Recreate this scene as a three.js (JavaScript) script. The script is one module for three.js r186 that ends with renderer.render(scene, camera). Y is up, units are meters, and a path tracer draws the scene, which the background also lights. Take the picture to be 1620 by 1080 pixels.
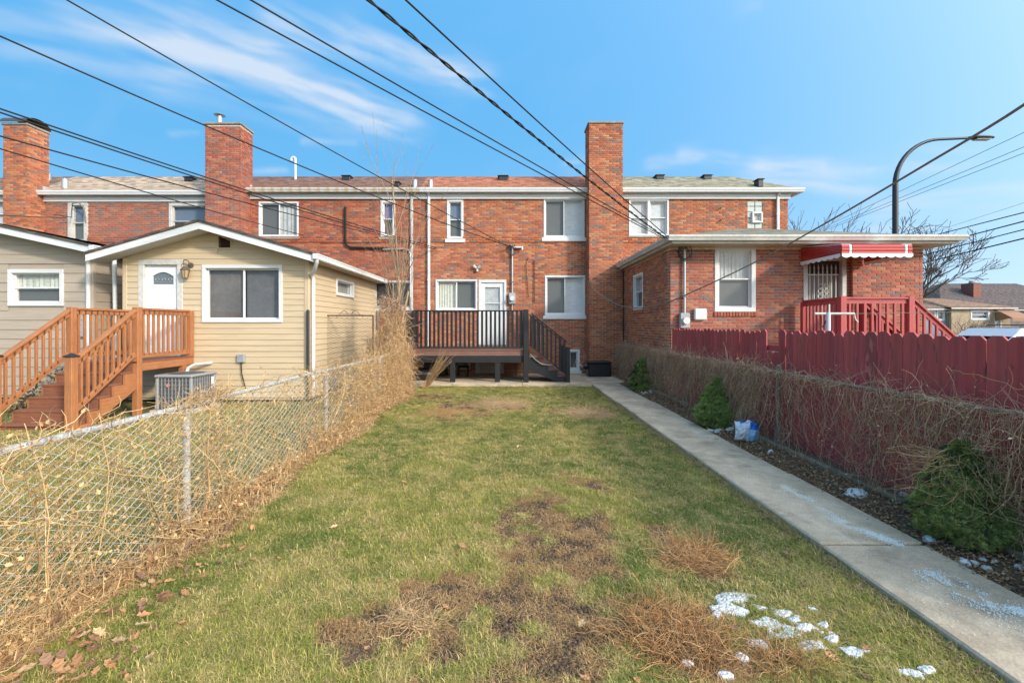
import * as THREE from 'three';
import { mergeGeometries } from 'three/addons/utils/BufferGeometryUtils.js';

// ---------- camera, sky, sun, exposure ----------
// measured from the photograph: 16 mm lens on full frame (720 px focal length at 1620 px), eye 1.67 m above the lawn
const F = 720, CH = 1.67, CX = 803, CY = 514;
const scene = new THREE.Scene();
const camera = new THREE.PerspectiveCamera(2 * Math.atan(540 / F) * 180 / Math.PI, 1620 / 1080, 0.1, 900);
camera.position.set(0, CH, 0);
camera.lookAt(0, CH, -10);
camera.setViewOffset(1620, 1080, 810 - CX, 540 - CY, 1620, 1080);
const EXPOSURE = 1.6;
const SUN_AZ = 34 * Math.PI / 180, SUN_EL = 27 * Math.PI / 180;   // from the right, a little behind the camera, low winter sun
const sunDir = new THREE.Vector3(Math.cos(SUN_EL) * Math.cos(SUN_AZ), Math.sin(SUN_EL), Math.cos(SUN_EL) * Math.sin(SUN_AZ));
const sun = new THREE.DirectionalLight(new THREE.Color().setRGB(1, 0.92, 0.80), 2.15);
sun.position.copy(sunDir).multiplyScalar(60); sun.target.position.set(0, 0, -10);
sun.castShadow = true; sun.shadow.radius = 9; sun.shadow.mapSize.set(4096, 4096);
Object.assign(sun.shadow.camera, { left: -30, right: 30, top: 30, bottom: -30, near: 1, far: 140 });
scene.add(sun, sun.target);

// ---------- noise and random numbers ----------
function rng(seed) { let a = seed >>> 0; return () => { a = (a + 0x6D2B79F5) | 0; let t = Math.imul(a ^ (a >>> 15), 1 | a); t = (t + Math.imul(t ^ (t >>> 7), 61 | t)) ^ t; return ((t ^ (t >>> 14)) >>> 0) / 4294967296; }; }
const R = rng(77);
const rr = (a, b) => a + (b - a) * R();
function hash(x, y, s) { let h = Math.imul(x | 0, 374761393) + Math.imul(y | 0, 668265263) + Math.imul(s | 0, 1442695041); h = Math.imul(h ^ (h >>> 13), 1274126177); return ((h ^ (h >>> 16)) >>> 0) / 4294967296; }
function vnoise(x, y, s = 0, per = 0) {
  const xi = Math.floor(x), yi = Math.floor(y), fx = x - xi, fy = y - yi, u = fx * fx * (3 - 2 * fx), v = fy * fy * (3 - 2 * fy);
  const w = (i) => per ? ((i % per) + per) % per : i;
  const a = hash(w(xi), w(yi), s), b = hash(w(xi + 1), w(yi), s), c = hash(w(xi), w(yi + 1), s), d = hash(w(xi + 1), w(yi + 1), s);
  return a + (b - a) * u + (c - a) * v + (a - b - c + d) * u * v;
}
function fbm(x, y, s = 0, oct = 4, per = 0) { let f = 0, a = 0.5, t = 0; for (let o = 0; o < oct; o++) { f += a * vnoise(x, y, s + o * 17, per); t += a; a *= 0.5; x *= 2; y *= 2; per *= 2; } return f / t; }
const clamp = (v, a = 0, b = 1) => Math.max(a, Math.min(b, v));
const sstep = (a, b, v) => { const t = clamp((v - a) / (b - a)); return t * t * (3 - 2 * t); };

// ---------- sky: clear winter blue, paler to the horizon, thin cirrus ----------
{
  const W = 2048, H = 1024, data = new Float32Array(W * H * 4);
  const dirOf = (px, py) => new THREE.Vector3((px - CX) / F, (CY - py) / F, -1).normalize();
  const streaks = [ // pixel ends in the photograph, half width (rad), strength
    [120, 20, 420, 80, 0.05, 0.55], [300, 60, 640, 190, 0.04, 0.62], [260, 90, 560, 170, 0.05, 0.5], [430, 30, 760, 130, 0.035, 0.5], [560, 60, 720, 120, 0.03, 0.45], [400, 110, 600, 190, 0.03, 0.45], [20, 60, 250, 90, 0.06, 0.35],
    [1200, 275, 1370, 285, 0.026, 0.8], [1210, 260, 1300, 262, 0.012, 0.5], [1030, 258, 1100, 250, 0.018, 0.42], [1080, 242, 1160, 252, 0.012, 0.45], [1440, 260, 1530, 258, 0.022, 0.6], [1400, 335, 1640, 310, 0.03, 0.6], [1380, 360, 1560, 350, 0.014, 0.55], [480, 224, 560, 228, 0.009, 0.5], [270, 210, 310, 208, 0.006, 0.45], [400, 270, 450, 268, 0.01, 0.45], [900, 262, 930, 255, 0.014, 0.5], [1170, 8, 1200, 4, 0.012, 0.4],
  ].map(([x0, y0, x1, y1, w, k]) => ({ a: dirOf(x0, y0), b: dirOf(x1, y1), w, k }));
  const q = new THREE.Vector3(), d = new THREE.Vector3();
  for (let j = 0; j < H; j++) for (let i = 0; i < W; i++) {
    const v = (j + 0.5) / H, u = (i + 0.5) / W, el = (v - 0.5) * Math.PI, az = (u - 0.5) * 2 * Math.PI;
    d.set(Math.cos(el) * Math.cos(az), Math.sin(el), Math.cos(el) * Math.sin(az));
    const h = Math.max(0, d.y), t = Math.pow(1 - h, 3.2);
    let r = 0.105 + 0.46 * Math.pow(t, 2.0), g = 0.455 + 0.33 * Math.pow(t, 1.6), b = 0.90 + 0.06 * t;
    // glow round the sun, widened and strengthened to lift the shade
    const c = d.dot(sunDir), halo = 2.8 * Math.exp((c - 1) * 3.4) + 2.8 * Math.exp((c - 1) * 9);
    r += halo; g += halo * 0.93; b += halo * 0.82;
    // cirrus, everywhere in thin amounts, and the streaks that the photograph shows
    let cl = 0;
    if (d.y > 0.02) {
      const X = d.x / (d.y + 0.25), Z = d.z / (d.y + 0.25);
      const rx = X * 0.82 + Z * 0.57, rz = -X * 0.57 + Z * 0.82;
      const wisp = fbm(rx * 1.2 + 3, rz * 6.5, 5, 5);
      cl += 0.14 * sstep(0.42, 0.85, wisp) * sstep(0.4, 0.7, fbm(X * 1.1, Z * 1.1, 9, 3));
      if (d.z < 0) for (const s of streaks) {
        const bx = s.b.x - s.a.x, by = s.b.y - s.a.y, bz = s.b.z - s.a.z, L2 = bx * bx + by * by + bz * bz;
        const tt = ((d.x - s.a.x) * bx + (d.y - s.a.y) * by + (d.z - s.a.z) * bz) / L2, tc = clamp(tt);
        q.set(s.a.x + bx * tc, s.a.y + by * tc, s.a.z + bz * tc);
        const dist = q.distanceTo(d);
        if (dist > s.w * 3) continue;
        const ux = bx, uy = by, L = Math.sqrt(L2), al = (d.x * ux + d.y * uy) / L, ac = (-d.x * uy + d.y * ux) / L, wob = 0.02 * (fbm(al * 9, ac * 9, 61, 3) - 0.5);
        const n = fbm(al * 7 + s.k * 31, (ac + wob) * 70, 21 + Math.round(s.w * 1000), 5), n2 = fbm(al * 22, (ac + wob) * 150, 33, 4), n3 = fbm(al * 9 + 5, ac * 14, 35, 3);
        cl += 1.05 * s.k * Math.exp(-Math.pow(dist / (s.w * (0.35 + 1.1 * n3)), 2)) * sstep(0.28, 0.78, n * 0.7 + n2 * 0.3);
      }
    }
    cl = clamp(cl * 0.85, 0, 0.7);
    r += (0.86 - r) * cl; g += (0.90 - g) * cl; b += (0.96 - b) * cl;
    if (d.y < 0) { const k = sstep(0, -0.05, d.y); r += (0.22 - r) * k; g += (0.2 - g) * k; b += (0.17 - b) * k; }
    const o = (j * W + i) * 4; data[o] = r / EXPOSURE; data[o + 1] = g / EXPOSURE; data[o + 2] = b / EXPOSURE; data[o + 3] = 1;
  }
  const tex = new THREE.DataTexture(data, W, H, THREE.RGBAFormat, THREE.FloatType);
  tex.mapping = THREE.EquirectangularReflectionMapping; tex.magFilter = tex.minFilter = THREE.LinearFilter; tex.needsUpdate = true;
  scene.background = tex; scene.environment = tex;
}

// ---------- textures ----------
function texture(W, H, fn, repeat = [1, 1], srgb = true) {
  const a = new Uint8Array(W * H * 4);
  for (let j = 0; j < H; j++) for (let i = 0; i < W; i++) { const c = fn(i / W, j / H); const o = (j * W + i) * 4; for (let k = 0; k < 3; k++) a[o + k] = 255 * clamp(typeof c === 'number' ? c : c[k]); a[o + 3] = 255; }
  const t = new THREE.DataTexture(a, W, H, THREE.RGBAFormat);
  t.wrapS = t.wrapT = THREE.RepeatWrapping; t.magFilter = THREE.LinearFilter; t.minFilter = THREE.LinearMipmapLinearFilter; t.generateMipmaps = true;
  t.repeat.set(...repeat); if (srgb) t.colorSpace = THREE.SRGBColorSpace; t.needsUpdate = true; return t;
}
const T = {
  grain: texture(512, 256, (u, v) => { const n = fbm(u * 6, v * 48, 3, 4, 6), m = fbm(u * 10, v * 10, 8, 3, 10); return 0.74 + 0.2 * n + 0.12 * m; }, [1 / 1.2, 1 / 0.5]),
  grainBump: texture(512, 256, (u, v) => fbm(u * 6, v * 64, 13, 4, 6), [1 / 1.2, 1 / 0.5], false),
  speck: texture(256, 256, (u, v) => { const n = fbm(u * 24, v * 24, 4, 4, 24), m = fbm(u * 5, v * 5, 6, 3, 5); return 0.66 + 0.28 * n + 0.16 * m; }, [1 / 0.5, 1 / 0.5]),
  speckBump: texture(256, 256, (u, v) => fbm(u * 40, v * 40, 14, 3, 40), [1 / 0.5, 1 / 0.5], false),
  rust: texture(1024, 64, (u, v) => { const w = 0.55 * sstep(0.5, 0.75, fbm(u * 5, v * 2, 81, 4, 5)) * sstep(0.3, 0.7, fbm(u * 70, v * 6, 83, 2, 70) + 0.1); return [0.86 - 0.14 * w, 0.85 - 0.38 * w, 0.82 - 0.62 * w]; }, [1 / 6.5, 1 / 0.3]),
  blotch: texture(512, 512, (u, v) => { const n = fbm(u * 7, v * 7, 24, 5, 7), m = fbm(u * 60, v * 60, 26, 2, 60); return 0.7 + 0.22 * n + 0.12 * m; }, [1 / 2.6, 1 / 2.6]),
  concrete: texture(1024, 1024, (u, v) => { const a = fbm(u * 5, v * 5, 41, 5, 5), b = vnoise(u * 300, v * 300, 43, 300), c = fbm(u * 40, v * 40, 44, 3, 40); const st = sstep(0.56, 0.74, fbm(u * 9, v * 9, 47, 4, 9)) * 0.09; const k = 0.6 + 0.26 * a + 0.1 * b + 0.12 * c - st; return [k, k * 0.985, k * 0.955]; }, [1 / 2.3, 1 / 2.3]),
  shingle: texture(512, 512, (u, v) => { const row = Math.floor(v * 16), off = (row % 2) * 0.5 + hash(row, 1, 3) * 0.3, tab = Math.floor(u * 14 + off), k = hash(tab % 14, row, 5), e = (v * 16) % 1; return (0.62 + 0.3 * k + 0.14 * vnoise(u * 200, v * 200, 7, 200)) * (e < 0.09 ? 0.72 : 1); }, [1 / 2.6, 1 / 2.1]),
  vinyl: texture(512, 128, (u, v) => 0.88 + 0.08 * fbm(u * 8, v * 16, 51, 4, 8) + 0.06 * fbm(u * 3, v * 3, 52, 2, 3), [1 / 3, 1 / 0.6]),
  galv: texture(256, 256, (u, v) => 0.62 + 0.38 * fbm(u * 30, v * 30, 61, 3, 30), [1 / 0.3, 1 / 0.3]),
  paint: texture(512, 512, (u, v) => { const n = fbm(u * 4, v * 26, 71, 4, 4), w = sstep(0.7, 0.78, fbm(u * 9, v * 22, 75, 4, 9)); const k = 0.76 + 0.24 * n; return [k * (1 - w * 0.3) , k * (1 - w * 0.1), k * (1 - w * 0.06)]; }, [1 / 1.6, 1 / 0.8]),
};
const lin = (r, g, b) => new THREE.Color().setRGB(r, g, b);
function mat(r, g, b, o = {}) { const { phys, ...rest } = o; return new (phys ? THREE.MeshPhysicalMaterial : THREE.MeshStandardMaterial)({ color: lin(r, g, b), roughness: 0.75, side: THREE.DoubleSide, ...rest }); }
const wood = (r, g, b, o = {}) => mat(r, g, b, { map: T.grain, bumpMap: T.grainBump, bumpScale: 0.0015, roughness: 0.72, ...o });
const M = {
  brick: mat(1, 1, 1, { vertexColors: true, map: T.speck, bumpMap: T.speckBump, bumpScale: 0.002, roughness: 0.92 }),
  mortar: mat(0.66, 0.55, 0.44, { map: T.speck, roughness: 0.95 }),
  mortarRed: mat(0.52, 0.36, 0.26, { map: T.speck, roughness: 0.95 }),
  mortarPale: mat(0.80, 0.70, 0.58, { map: T.speck, roughness: 0.95 }),
  white: mat(0.76, 0.76, 0.75, { map: T.vinyl, roughness: 0.5 }),
  whiteOld: mat(0.66, 0.64, 0.59, { map: T.blotch, roughness: 0.6 }),
  cap: mat(0.4, 0.36, 0.31, { map: T.concrete, roughness: 0.9 }),
  cream: mat(0.63, 0.49, 0.315, { map: T.vinyl, roughness: 0.55 }),
  tan: mat(0.47, 0.385, 0.30, { map: T.vinyl, roughness: 0.6 }),
  soffit: mat(0.62, 0.60, 0.55, { map: T.vinyl, roughness: 0.6 }),
  soffitTan: mat(0.55, 0.45, 0.33, { map: T.vinyl, roughness: 0.6 }),
  glass: mat(1, 1, 1, { phys: true, transmission: 1, thickness: 0, roughness: 0.03, ior: 1.5 }),
  dark: mat(0.03, 0.03, 0.035, { roughness: 0.8 }),
  screen: mat(0.10, 0.105, 0.10, { roughness: 0.85 }),
  curtain: mat(0.62, 0.64, 0.55, { map: T.grain, roughness: 0.9 }),
  blind: mat(0.66, 0.68, 0.68, { map: T.grain, roughness: 0.8 }),
  roomBlue: mat(0.12, 0.16, 0.22, { roughness: 0.6 }),
  lace: mat(0.55, 0.57, 0.56, { map: T.blotch, roughness: 0.9 }),
  deckBlack: wood(0.014, 0.0145, 0.016, { roughness: 0.6 }),
  metalBlack: mat(0.02, 0.02, 0.022, { roughness: 0.45, metalness: 0.3 }),
  deckBrown: wood(0.24, 0.12, 0.085),
  cedar: wood(0.45, 0.175, 0.065),
  cedarDark: wood(0.27, 0.10, 0.05),
  redPaint: mat(0.58, 0.085, 0.085, { map: T.paint, bumpMap: T.grainBump, bumpScale: 0.0015, roughness: 0.62 }),
  redPaint2: mat(0.50, 0.08, 0.085, { map: T.paint, bumpMap: T.grainBump, bumpScale: 0.0015, roughness: 0.66 }),
  redPaint3: mat(0.62, 0.105, 0.10, { map: T.paint, bumpMap: T.grainBump, bumpScale: 0.0015, roughness: 0.6 }),
  redPorch: mat(0.52, 0.07, 0.07, { map: T.paint, roughness: 0.55 }),
  redMetal: mat(0.42, 0.03, 0.028, { roughness: 0.4, metalness: 0.1 }),
  galv: mat(0.66, 0.64, 0.60, { map: T.galv, roughness: 0.6, metalness: 0.08 }),
  galvOld: mat(0.34, 0.29, 0.23, { map: T.galv, roughness: 0.75, metalness: 0.2 }),
  wireMesh: mat(0.64, 0.62, 0.57, { roughness: 0.55, metalness: 0.3 }),
  wireOld: mat(0.25, 0.21, 0.17, { roughness: 0.8, metalness: 0.2 }),
  steel: mat(0.45, 0.46, 0.47, { roughness: 0.4, metalness: 0.5 }),
  greyBox: mat(0.42, 0.44, 0.46, { map: T.blotch, roughness: 0.55 }),
  cable: mat(0.035, 0.033, 0.03, { phys: true, roughness: 1, specularIntensity: 0 }),
  cableGrey: mat(0.24, 0.21, 0.18, { phys: true, roughness: 1, specularIntensity: 0 }),
  concrete: mat(0.76, 0.61, 0.455, { map: T.concrete, bumpMap: T.speckBump, bumpScale: 0.002, roughness: 0.92 }),
  soil: mat(0.075, 0.052, 0.036, { map: T.speck, bumpMap: T.speckBump, bumpScale: 0.02, roughness: 1 }),
  blackPlastic: mat(0.012, 0.012, 0.014, { roughness: 0.4 }),
  lampMetal: mat(0.035, 0.037, 0.04, { roughness: 0.5, metalness: 0.3 }),
  bark: mat(0.16, 0.12, 0.09, { map: T.speck, roughness: 0.95 }),
  barkPale: mat(0.42, 0.29, 0.18, { map: T.speck, roughness: 0.95 }),
  vine: mat(1, 1, 1, { vertexColors: true, roughness: 0.9 }),
};

// ---------- builders; every Z below is metres in front of the camera (world z = -Z) ----------
const V = (x, y, Z) => new THREE.Vector3(x, y, -Z);
const pX = (x, Z) => (x - CX) * Z / F, pY = (y, Z) => CH - (y - CY) * Z / F;
const Pt = (x, y, Z) => V(pX(x, Z), pY(y, Z), Z);
const used = {};
function numbered(n) { used[n] = (used[n] ?? -1) + 1; return used[n] ? `${n}_${String(used[n]).padStart(3, '0')}` : n; }
const tmp = new THREE.Vector3(), tmp2 = new THREE.Vector3();
class MB {
  constructor(m = null) { this.p = []; this.n = []; this.u = []; this.c = []; this.m = m; this.col = null; this.any = false; }
  vert(p, n, u, v) { this.p.push(p.x, p.y, p.z); this.n.push(n.x, n.y, n.z); this.u.push(u, v); const c = this.col; if (c) this.any = true; this.c.push(c ? c[0] : 1, c ? c[1] : 1, c ? c[2] : 1); }
  tri(a, b, c, out) {   // flat triangle, normal turned towards out
    const n = new THREE.Vector3().subVectors(b, a).cross(tmp.subVectors(c, a)).normalize(); let L = [a, b, c];
    if (out && n.dot(out) < 0) { n.negate(); L = [a, c, b]; }
    const ax = Math.abs(n.x), ay = Math.abs(n.y), az = Math.abs(n.z);
    for (const q of L) { const P = this.m ? q.clone().applyMatrix4(this.m) : q, N = this.m ? n.clone().transformDirection(this.m) : n; if (az >= ax && az >= ay) this.vert(P, N, q.x, q.y); else if (ax >= ay) this.vert(P, N, q.z, q.y); else this.vert(P, N, q.x, q.z); }
    return this;
  }
  quad(a, b, c, d, out) { return this.tri(a, b, c, out).tri(a, c, d, out); }
  geo(g, m) {
    const q = g.index ? g.toNonIndexed() : g, P = q.attributes.position, N = q.attributes.normal, U = q.attributes.uv, C = q.attributes.color;
    const mm = m && this.m ? this.m.clone().multiply(m) : m || this.m, p = new THREE.Vector3(), n = new THREE.Vector3(), nm = mm ? new THREE.Matrix3().getNormalMatrix(mm) : null, keep = this.col;
    for (let i = 0; i < P.count; i++) { p.fromBufferAttribute(P, i); n.fromBufferAttribute(N, i); if (mm) { p.applyMatrix4(mm); n.applyMatrix3(nm).normalize(); } if (C) this.col = [C.getX(i), C.getY(i), C.getZ(i)]; this.vert(p, n, U ? U.getX(i) : p.x, U ? U.getY(i) : p.y); }
    this.col = keep; return this;
  }
  // box between corners; ch chamfers the edges
  box(x0, x1, y0, y1, Z0, Z1, ch = 0) { return this.geo(boxGeo(Math.abs(x1 - x0), Math.abs(y1 - y0), Math.abs(Z1 - Z0), ch), new THREE.Matrix4().makeTranslation((x0 + x1) / 2, (y0 + y1) / 2, -(Z0 + Z1) / 2)); }
  // in wall coordinates: z outwards
  slab(x0, x1, y0, y1, z0, z1, ch = 0) { return this.geo(boxGeo(x1 - x0, y1 - y0, Math.abs(z1 - z0), ch), new THREE.Matrix4().makeTranslation((x0 + x1) / 2, (y0 + y1) / 2, (z0 + z1) / 2)); }
  beam(a, b, w, h, ch = 0) {   // bar from a to b, w across, h up
    const d = new THREE.Vector3().subVectors(b, a), L = d.length(); d.normalize();
    let side = new THREE.Vector3(0, 1, 0).cross(d); if (side.lengthSq() < 1e-6) side.set(1, 0, 0); side.normalize();
    const up = side.clone().cross(d), m = new THREE.Matrix4().makeBasis(d, up, side); m.setPosition((a.x + b.x) / 2, (a.y + b.y) / 2, (a.z + b.z) / 2);
    return this.geo(boxGeo(L, h, w, ch), m);
  }
  tube(pts, r, sides = 6, cap = false) {
    const rad = (i) => typeof r === 'function' ? r(i / (pts.length - 1)) : r; let prev = null, N = new THREE.Vector3(0, 1, 0), run = 0;
    for (let i = 0; i < pts.length; i++) {
      const t = new THREE.Vector3().subVectors(pts[Math.min(i + 1, pts.length - 1)], pts[Math.max(i - 1, 0)]).normalize();
      N.addScaledVector(t, -N.dot(t)); if (N.lengthSq() < 1e-4) { N.set(t.y, -t.x, 0.3); N.addScaledVector(t, -N.dot(t)); } N.normalize();
      const B = t.clone().cross(N), ring = []; if (i) run += pts[i].distanceTo(pts[i - 1]);
      for (let k = 0; k <= sides; k++) { const a = k / sides * Math.PI * 2, n = N.clone().multiplyScalar(Math.cos(a)).addScaledVector(B, Math.sin(a)); ring.push([pts[i].clone().addScaledVector(n, rad(i)), n, k / sides * 0.2, run]); }
      if (prev) for (let k = 0; k < sides; k++) for (const q of [prev[k], prev[k + 1], ring[k + 1], prev[k], ring[k + 1], ring[k]]) { const P = this.m ? q[0].clone().applyMatrix4(this.m) : q[0], n = this.m ? q[1].clone().transformDirection(this.m) : q[1]; this.vert(P, n, q[3], q[2]); }
      if (cap && (i === 0 || i === pts.length - 1)) for (let k = 1; k < sides - 1; k++) this.tri(ring[0][0], ring[k][0], ring[k + 1][0], i ? t : t.clone().negate());
      prev = ring;
    }
    return this;
  }
  cyl(x, y0, y1, Z, r0, r1 = r0, sides = 14) { return this.geo(new THREE.CylinderGeometry(r1, r0, y1 - y0, sides), new THREE.Matrix4().makeTranslation(x, (y0 + y1) / 2, -Z)); }
  poly(pts2, holes, thick, m) { const s = new THREE.Shape(pts2.map(([x, y]) => new THREE.Vector2(x, y))); for (const h of holes || []) s.holes.push(new THREE.Path(h.map(([x, y]) => new THREE.Vector2(x, y)))); return this.geo(new THREE.ExtrudeGeometry(s, { depth: thick, bevelEnabled: false }), m); }
  get tris() { return this.p.length / 9; }
  geometry(base) {
    const g = new THREE.BufferGeometry(), p = new Float32Array(this.p); if (base) for (let i = 0; i < p.length; i += 3) { p[i] -= base.x; p[i + 1] -= base.y; p[i + 2] -= base.z; }
    g.setAttribute('position', new THREE.BufferAttribute(p, 3)); g.setAttribute('normal', new THREE.BufferAttribute(new Float32Array(this.n), 3)); g.setAttribute('uv', new THREE.BufferAttribute(new Float32Array(this.u), 2));
    if (this.any) g.setAttribute('color', new THREE.BufferAttribute(new Float32Array(this.c), 3)); return g;
  }
  build(name, material, parent = null) { const o = new THREE.Mesh(this.geometry(parent?.base), material); return put(o, name, parent); }
}
function put(o, name, parent) {
  o.castShadow = o.receiveShadow = true;
  if (parent) { o.name = name; o.base = parent.base; parent.add(o); } else { o.name = numbered(name); scene.add(o); }
  return o;
}
const boxCache = {};
function boxGeo(sx, sy, sz, ch = 0) {   // box with chamfered edges, uv in metres, u along the longest side
  const key = [sx, sy, sz, ch].map((v) => v.toFixed(4)).join(); if (boxCache[key]) return boxCache[key];
  const h = [sx / 2, sy / 2, sz / 2], mb = new RawTris(h);
  const S = [-1, 1], at = (s, ax) => new THREE.Vector3(...[0, 1, 2].map((k) => s[k] * (k === ax || !ch ? h[k] : h[k] - ch)));
  for (let ax = 0; ax < 3; ax++) { const b = (ax + 1) % 3, c = (ax + 2) % 3; for (const s of S) { const q = [[-1, -1], [1, -1], [1, 1], [-1, 1]].map(([p, r]) => { const v = [0, 0, 0]; v[ax] = s; v[b] = p; v[c] = r; return at(v, ax); }); mb.quad(...q); } }
  if (ch) {
    for (let ax = 0; ax < 3; ax++) { const b = (ax + 1) % 3, c = (ax + 2) % 3; for (const s of S) for (const t of S) { const v = (e) => { const w = [0, 0, 0]; w[ax] = e; w[b] = s; w[c] = t; return w; }; mb.quad(at(v(-1), b), at(v(1), b), at(v(1), c), at(v(-1), c)); } }
    for (const a of S) for (const b of S) for (const c of S) mb.tri(at([a, b, c], 0), at([a, b, c], 1), at([a, b, c], 2));
  }
  return boxCache[key] = mb.done();
}
class RawTris {
  constructor(h) { this.h = h; this.p = []; this.n = []; this.u = []; this.long = h.indexOf(Math.max(...h)); }
  tri(a, b, c) {
    const n = new THREE.Vector3().subVectors(b, a).cross(tmp.subVectors(c, a)).normalize(), mid = tmp2.copy(a).add(b).add(c); let L = [a, b, c]; if (n.dot(mid) < 0) { n.negate(); L = [a, c, b]; }
    const an = [Math.abs(n.x), Math.abs(n.y), Math.abs(n.z)], ax = an.indexOf(Math.max(...an)), oth = [0, 1, 2].filter((k) => k !== ax), U = oth.includes(this.long) ? this.long : oth[0], W = oth.find((k) => k !== U), o = hash(this.h[0] * 1e4, this.h[1] * 1e4, this.h[2] * 1e4 | 0) * 3;
    for (const q of L) { const e = q.toArray(); this.p.push(...e); this.n.push(n.x, n.y, n.z); this.u.push(e[U] + o, e[W] + o * 0.7); }
  }
  quad(a, b, c, d) { this.tri(a, b, c); this.tri(a, c, d); }
  done() { const g = new THREE.BufferGeometry(); g.setAttribute('position', new THREE.BufferAttribute(new Float32Array(this.p), 3)); g.setAttribute('normal', new THREE.BufferAttribute(new Float32Array(this.n), 3)); g.setAttribute('uv', new THREE.BufferAttribute(new Float32Array(this.u), 2)); return g; }
}
function thing(name, label, category, at = new THREE.Vector3(), group) {
  const o = new THREE.Group(); o.name = numbered(name); o.position.copy(at); o.base = at.clone(); o.userData = { label, category }; if (group) o.userData.group = group; scene.add(o); return o;
}
function tag(o, label, category, group, kind) { Object.assign(o.userData, { label, category }); if (group) o.userData.group = group; if (kind) o.userData.kind = kind; return o; }
function struct(o, label, category) { o.userData.kind = 'structure'; if (label) o.userData.label = label; if (category) o.userData.category = category; return o; }
// a piece that shares its geometry: world position, optional matrix turn
function piece(name, g, material, parent, pos, rot) { const o = new THREE.Mesh(g, material); o.position.copy(pos).sub(parent.base); if (rot) o.rotation.set(...rot); return put(o, name, parent); }
// wall frames: local x to the right seen from outside, y up, z outwards
const wallFront = (x, y, Z) => new THREE.Matrix4().makeTranslation(x, y, -Z);
const wallRight = (X, y, Z) => new THREE.Matrix4().makeBasis(new THREE.Vector3(0, 0, -1), new THREE.Vector3(0, 1, 0), new THREE.Vector3(1, 0, 0)).setPosition(X, y, -Z);   // faces +x, x runs away from the camera
const wallLeft = (X, y, Z) => new THREE.Matrix4().makeBasis(new THREE.Vector3(0, 0, 1), new THREE.Vector3(0, 1, 0), new THREE.Vector3(-1, 0, 0)).setPosition(X, y, -Z);    // faces -x, x runs towards the camera
const rect = (h) => [[h[0], h[2]], [h[1], h[2]], [h[1], h[3]], [h[0], h[3]]];

// ---------- bricks ----------
const PAL = {   // [colour, weight]
  red: [[[0.479, 0.137, 0.070], 5], [[0.426, 0.112, 0.060], 4], [[0.532, 0.182, 0.090], 3.4], [[0.351, 0.096, 0.060], 2], [[0.383, 0.162, 0.094], 1.2], [[0.231, 0.137, 0.108], 1.0], [[0.290, 0.115, 0.089], 0.9], [[0.500, 0.232, 0.128], 1]],
  orange: [[[0.532, 0.172, 0.075], 5], [[0.479, 0.142, 0.065], 4], [[0.585, 0.222, 0.099], 3], [[0.383, 0.112, 0.065], 2], [[0.277, 0.158, 0.119], 1.3], [[0.350, 0.148, 0.099], 0.9], [[0.532, 0.263, 0.139], 1.2]],
  rose: [[[0.446, 0.131, 0.079], 5], [[0.405, 0.112, 0.070], 4], [[0.489, 0.172, 0.099], 3], [[0.319, 0.102, 0.070], 2.4], [[0.314, 0.126, 0.099], 1.6], [[0.266, 0.158, 0.139], 1.1], [[0.511, 0.193, 0.099], 1.4]],
  mixed: [[[0.446, 0.142, 0.084], 4], [[0.405, 0.122, 0.075], 4], [[0.319, 0.131, 0.094], 2.4], [[0.290, 0.148, 0.119], 2], [[0.242, 0.158, 0.139], 1.6], [[0.489, 0.182, 0.099], 2]],
};
for (const k in PAL) { let s = 0; for (const e of PAL[k]) s += e[1]; let a = 0; PAL[k] = PAL[k].map(([c, w]) => ({ c, upto: (a += w / s), m: mat(...c, { map: T.speck, bumpMap: T.speckBump, bumpScale: 0.002, roughness: 0.92 }) })); }
const pick = (pal, r) => pal.find((e) => r <= e.upto) || pal[0];
const BW = 0.203, BHt = 0.0562, J = 0.0115, BD = 0.05, brickUnit = boxGeo(BW, BHt, BD, 0);
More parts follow.
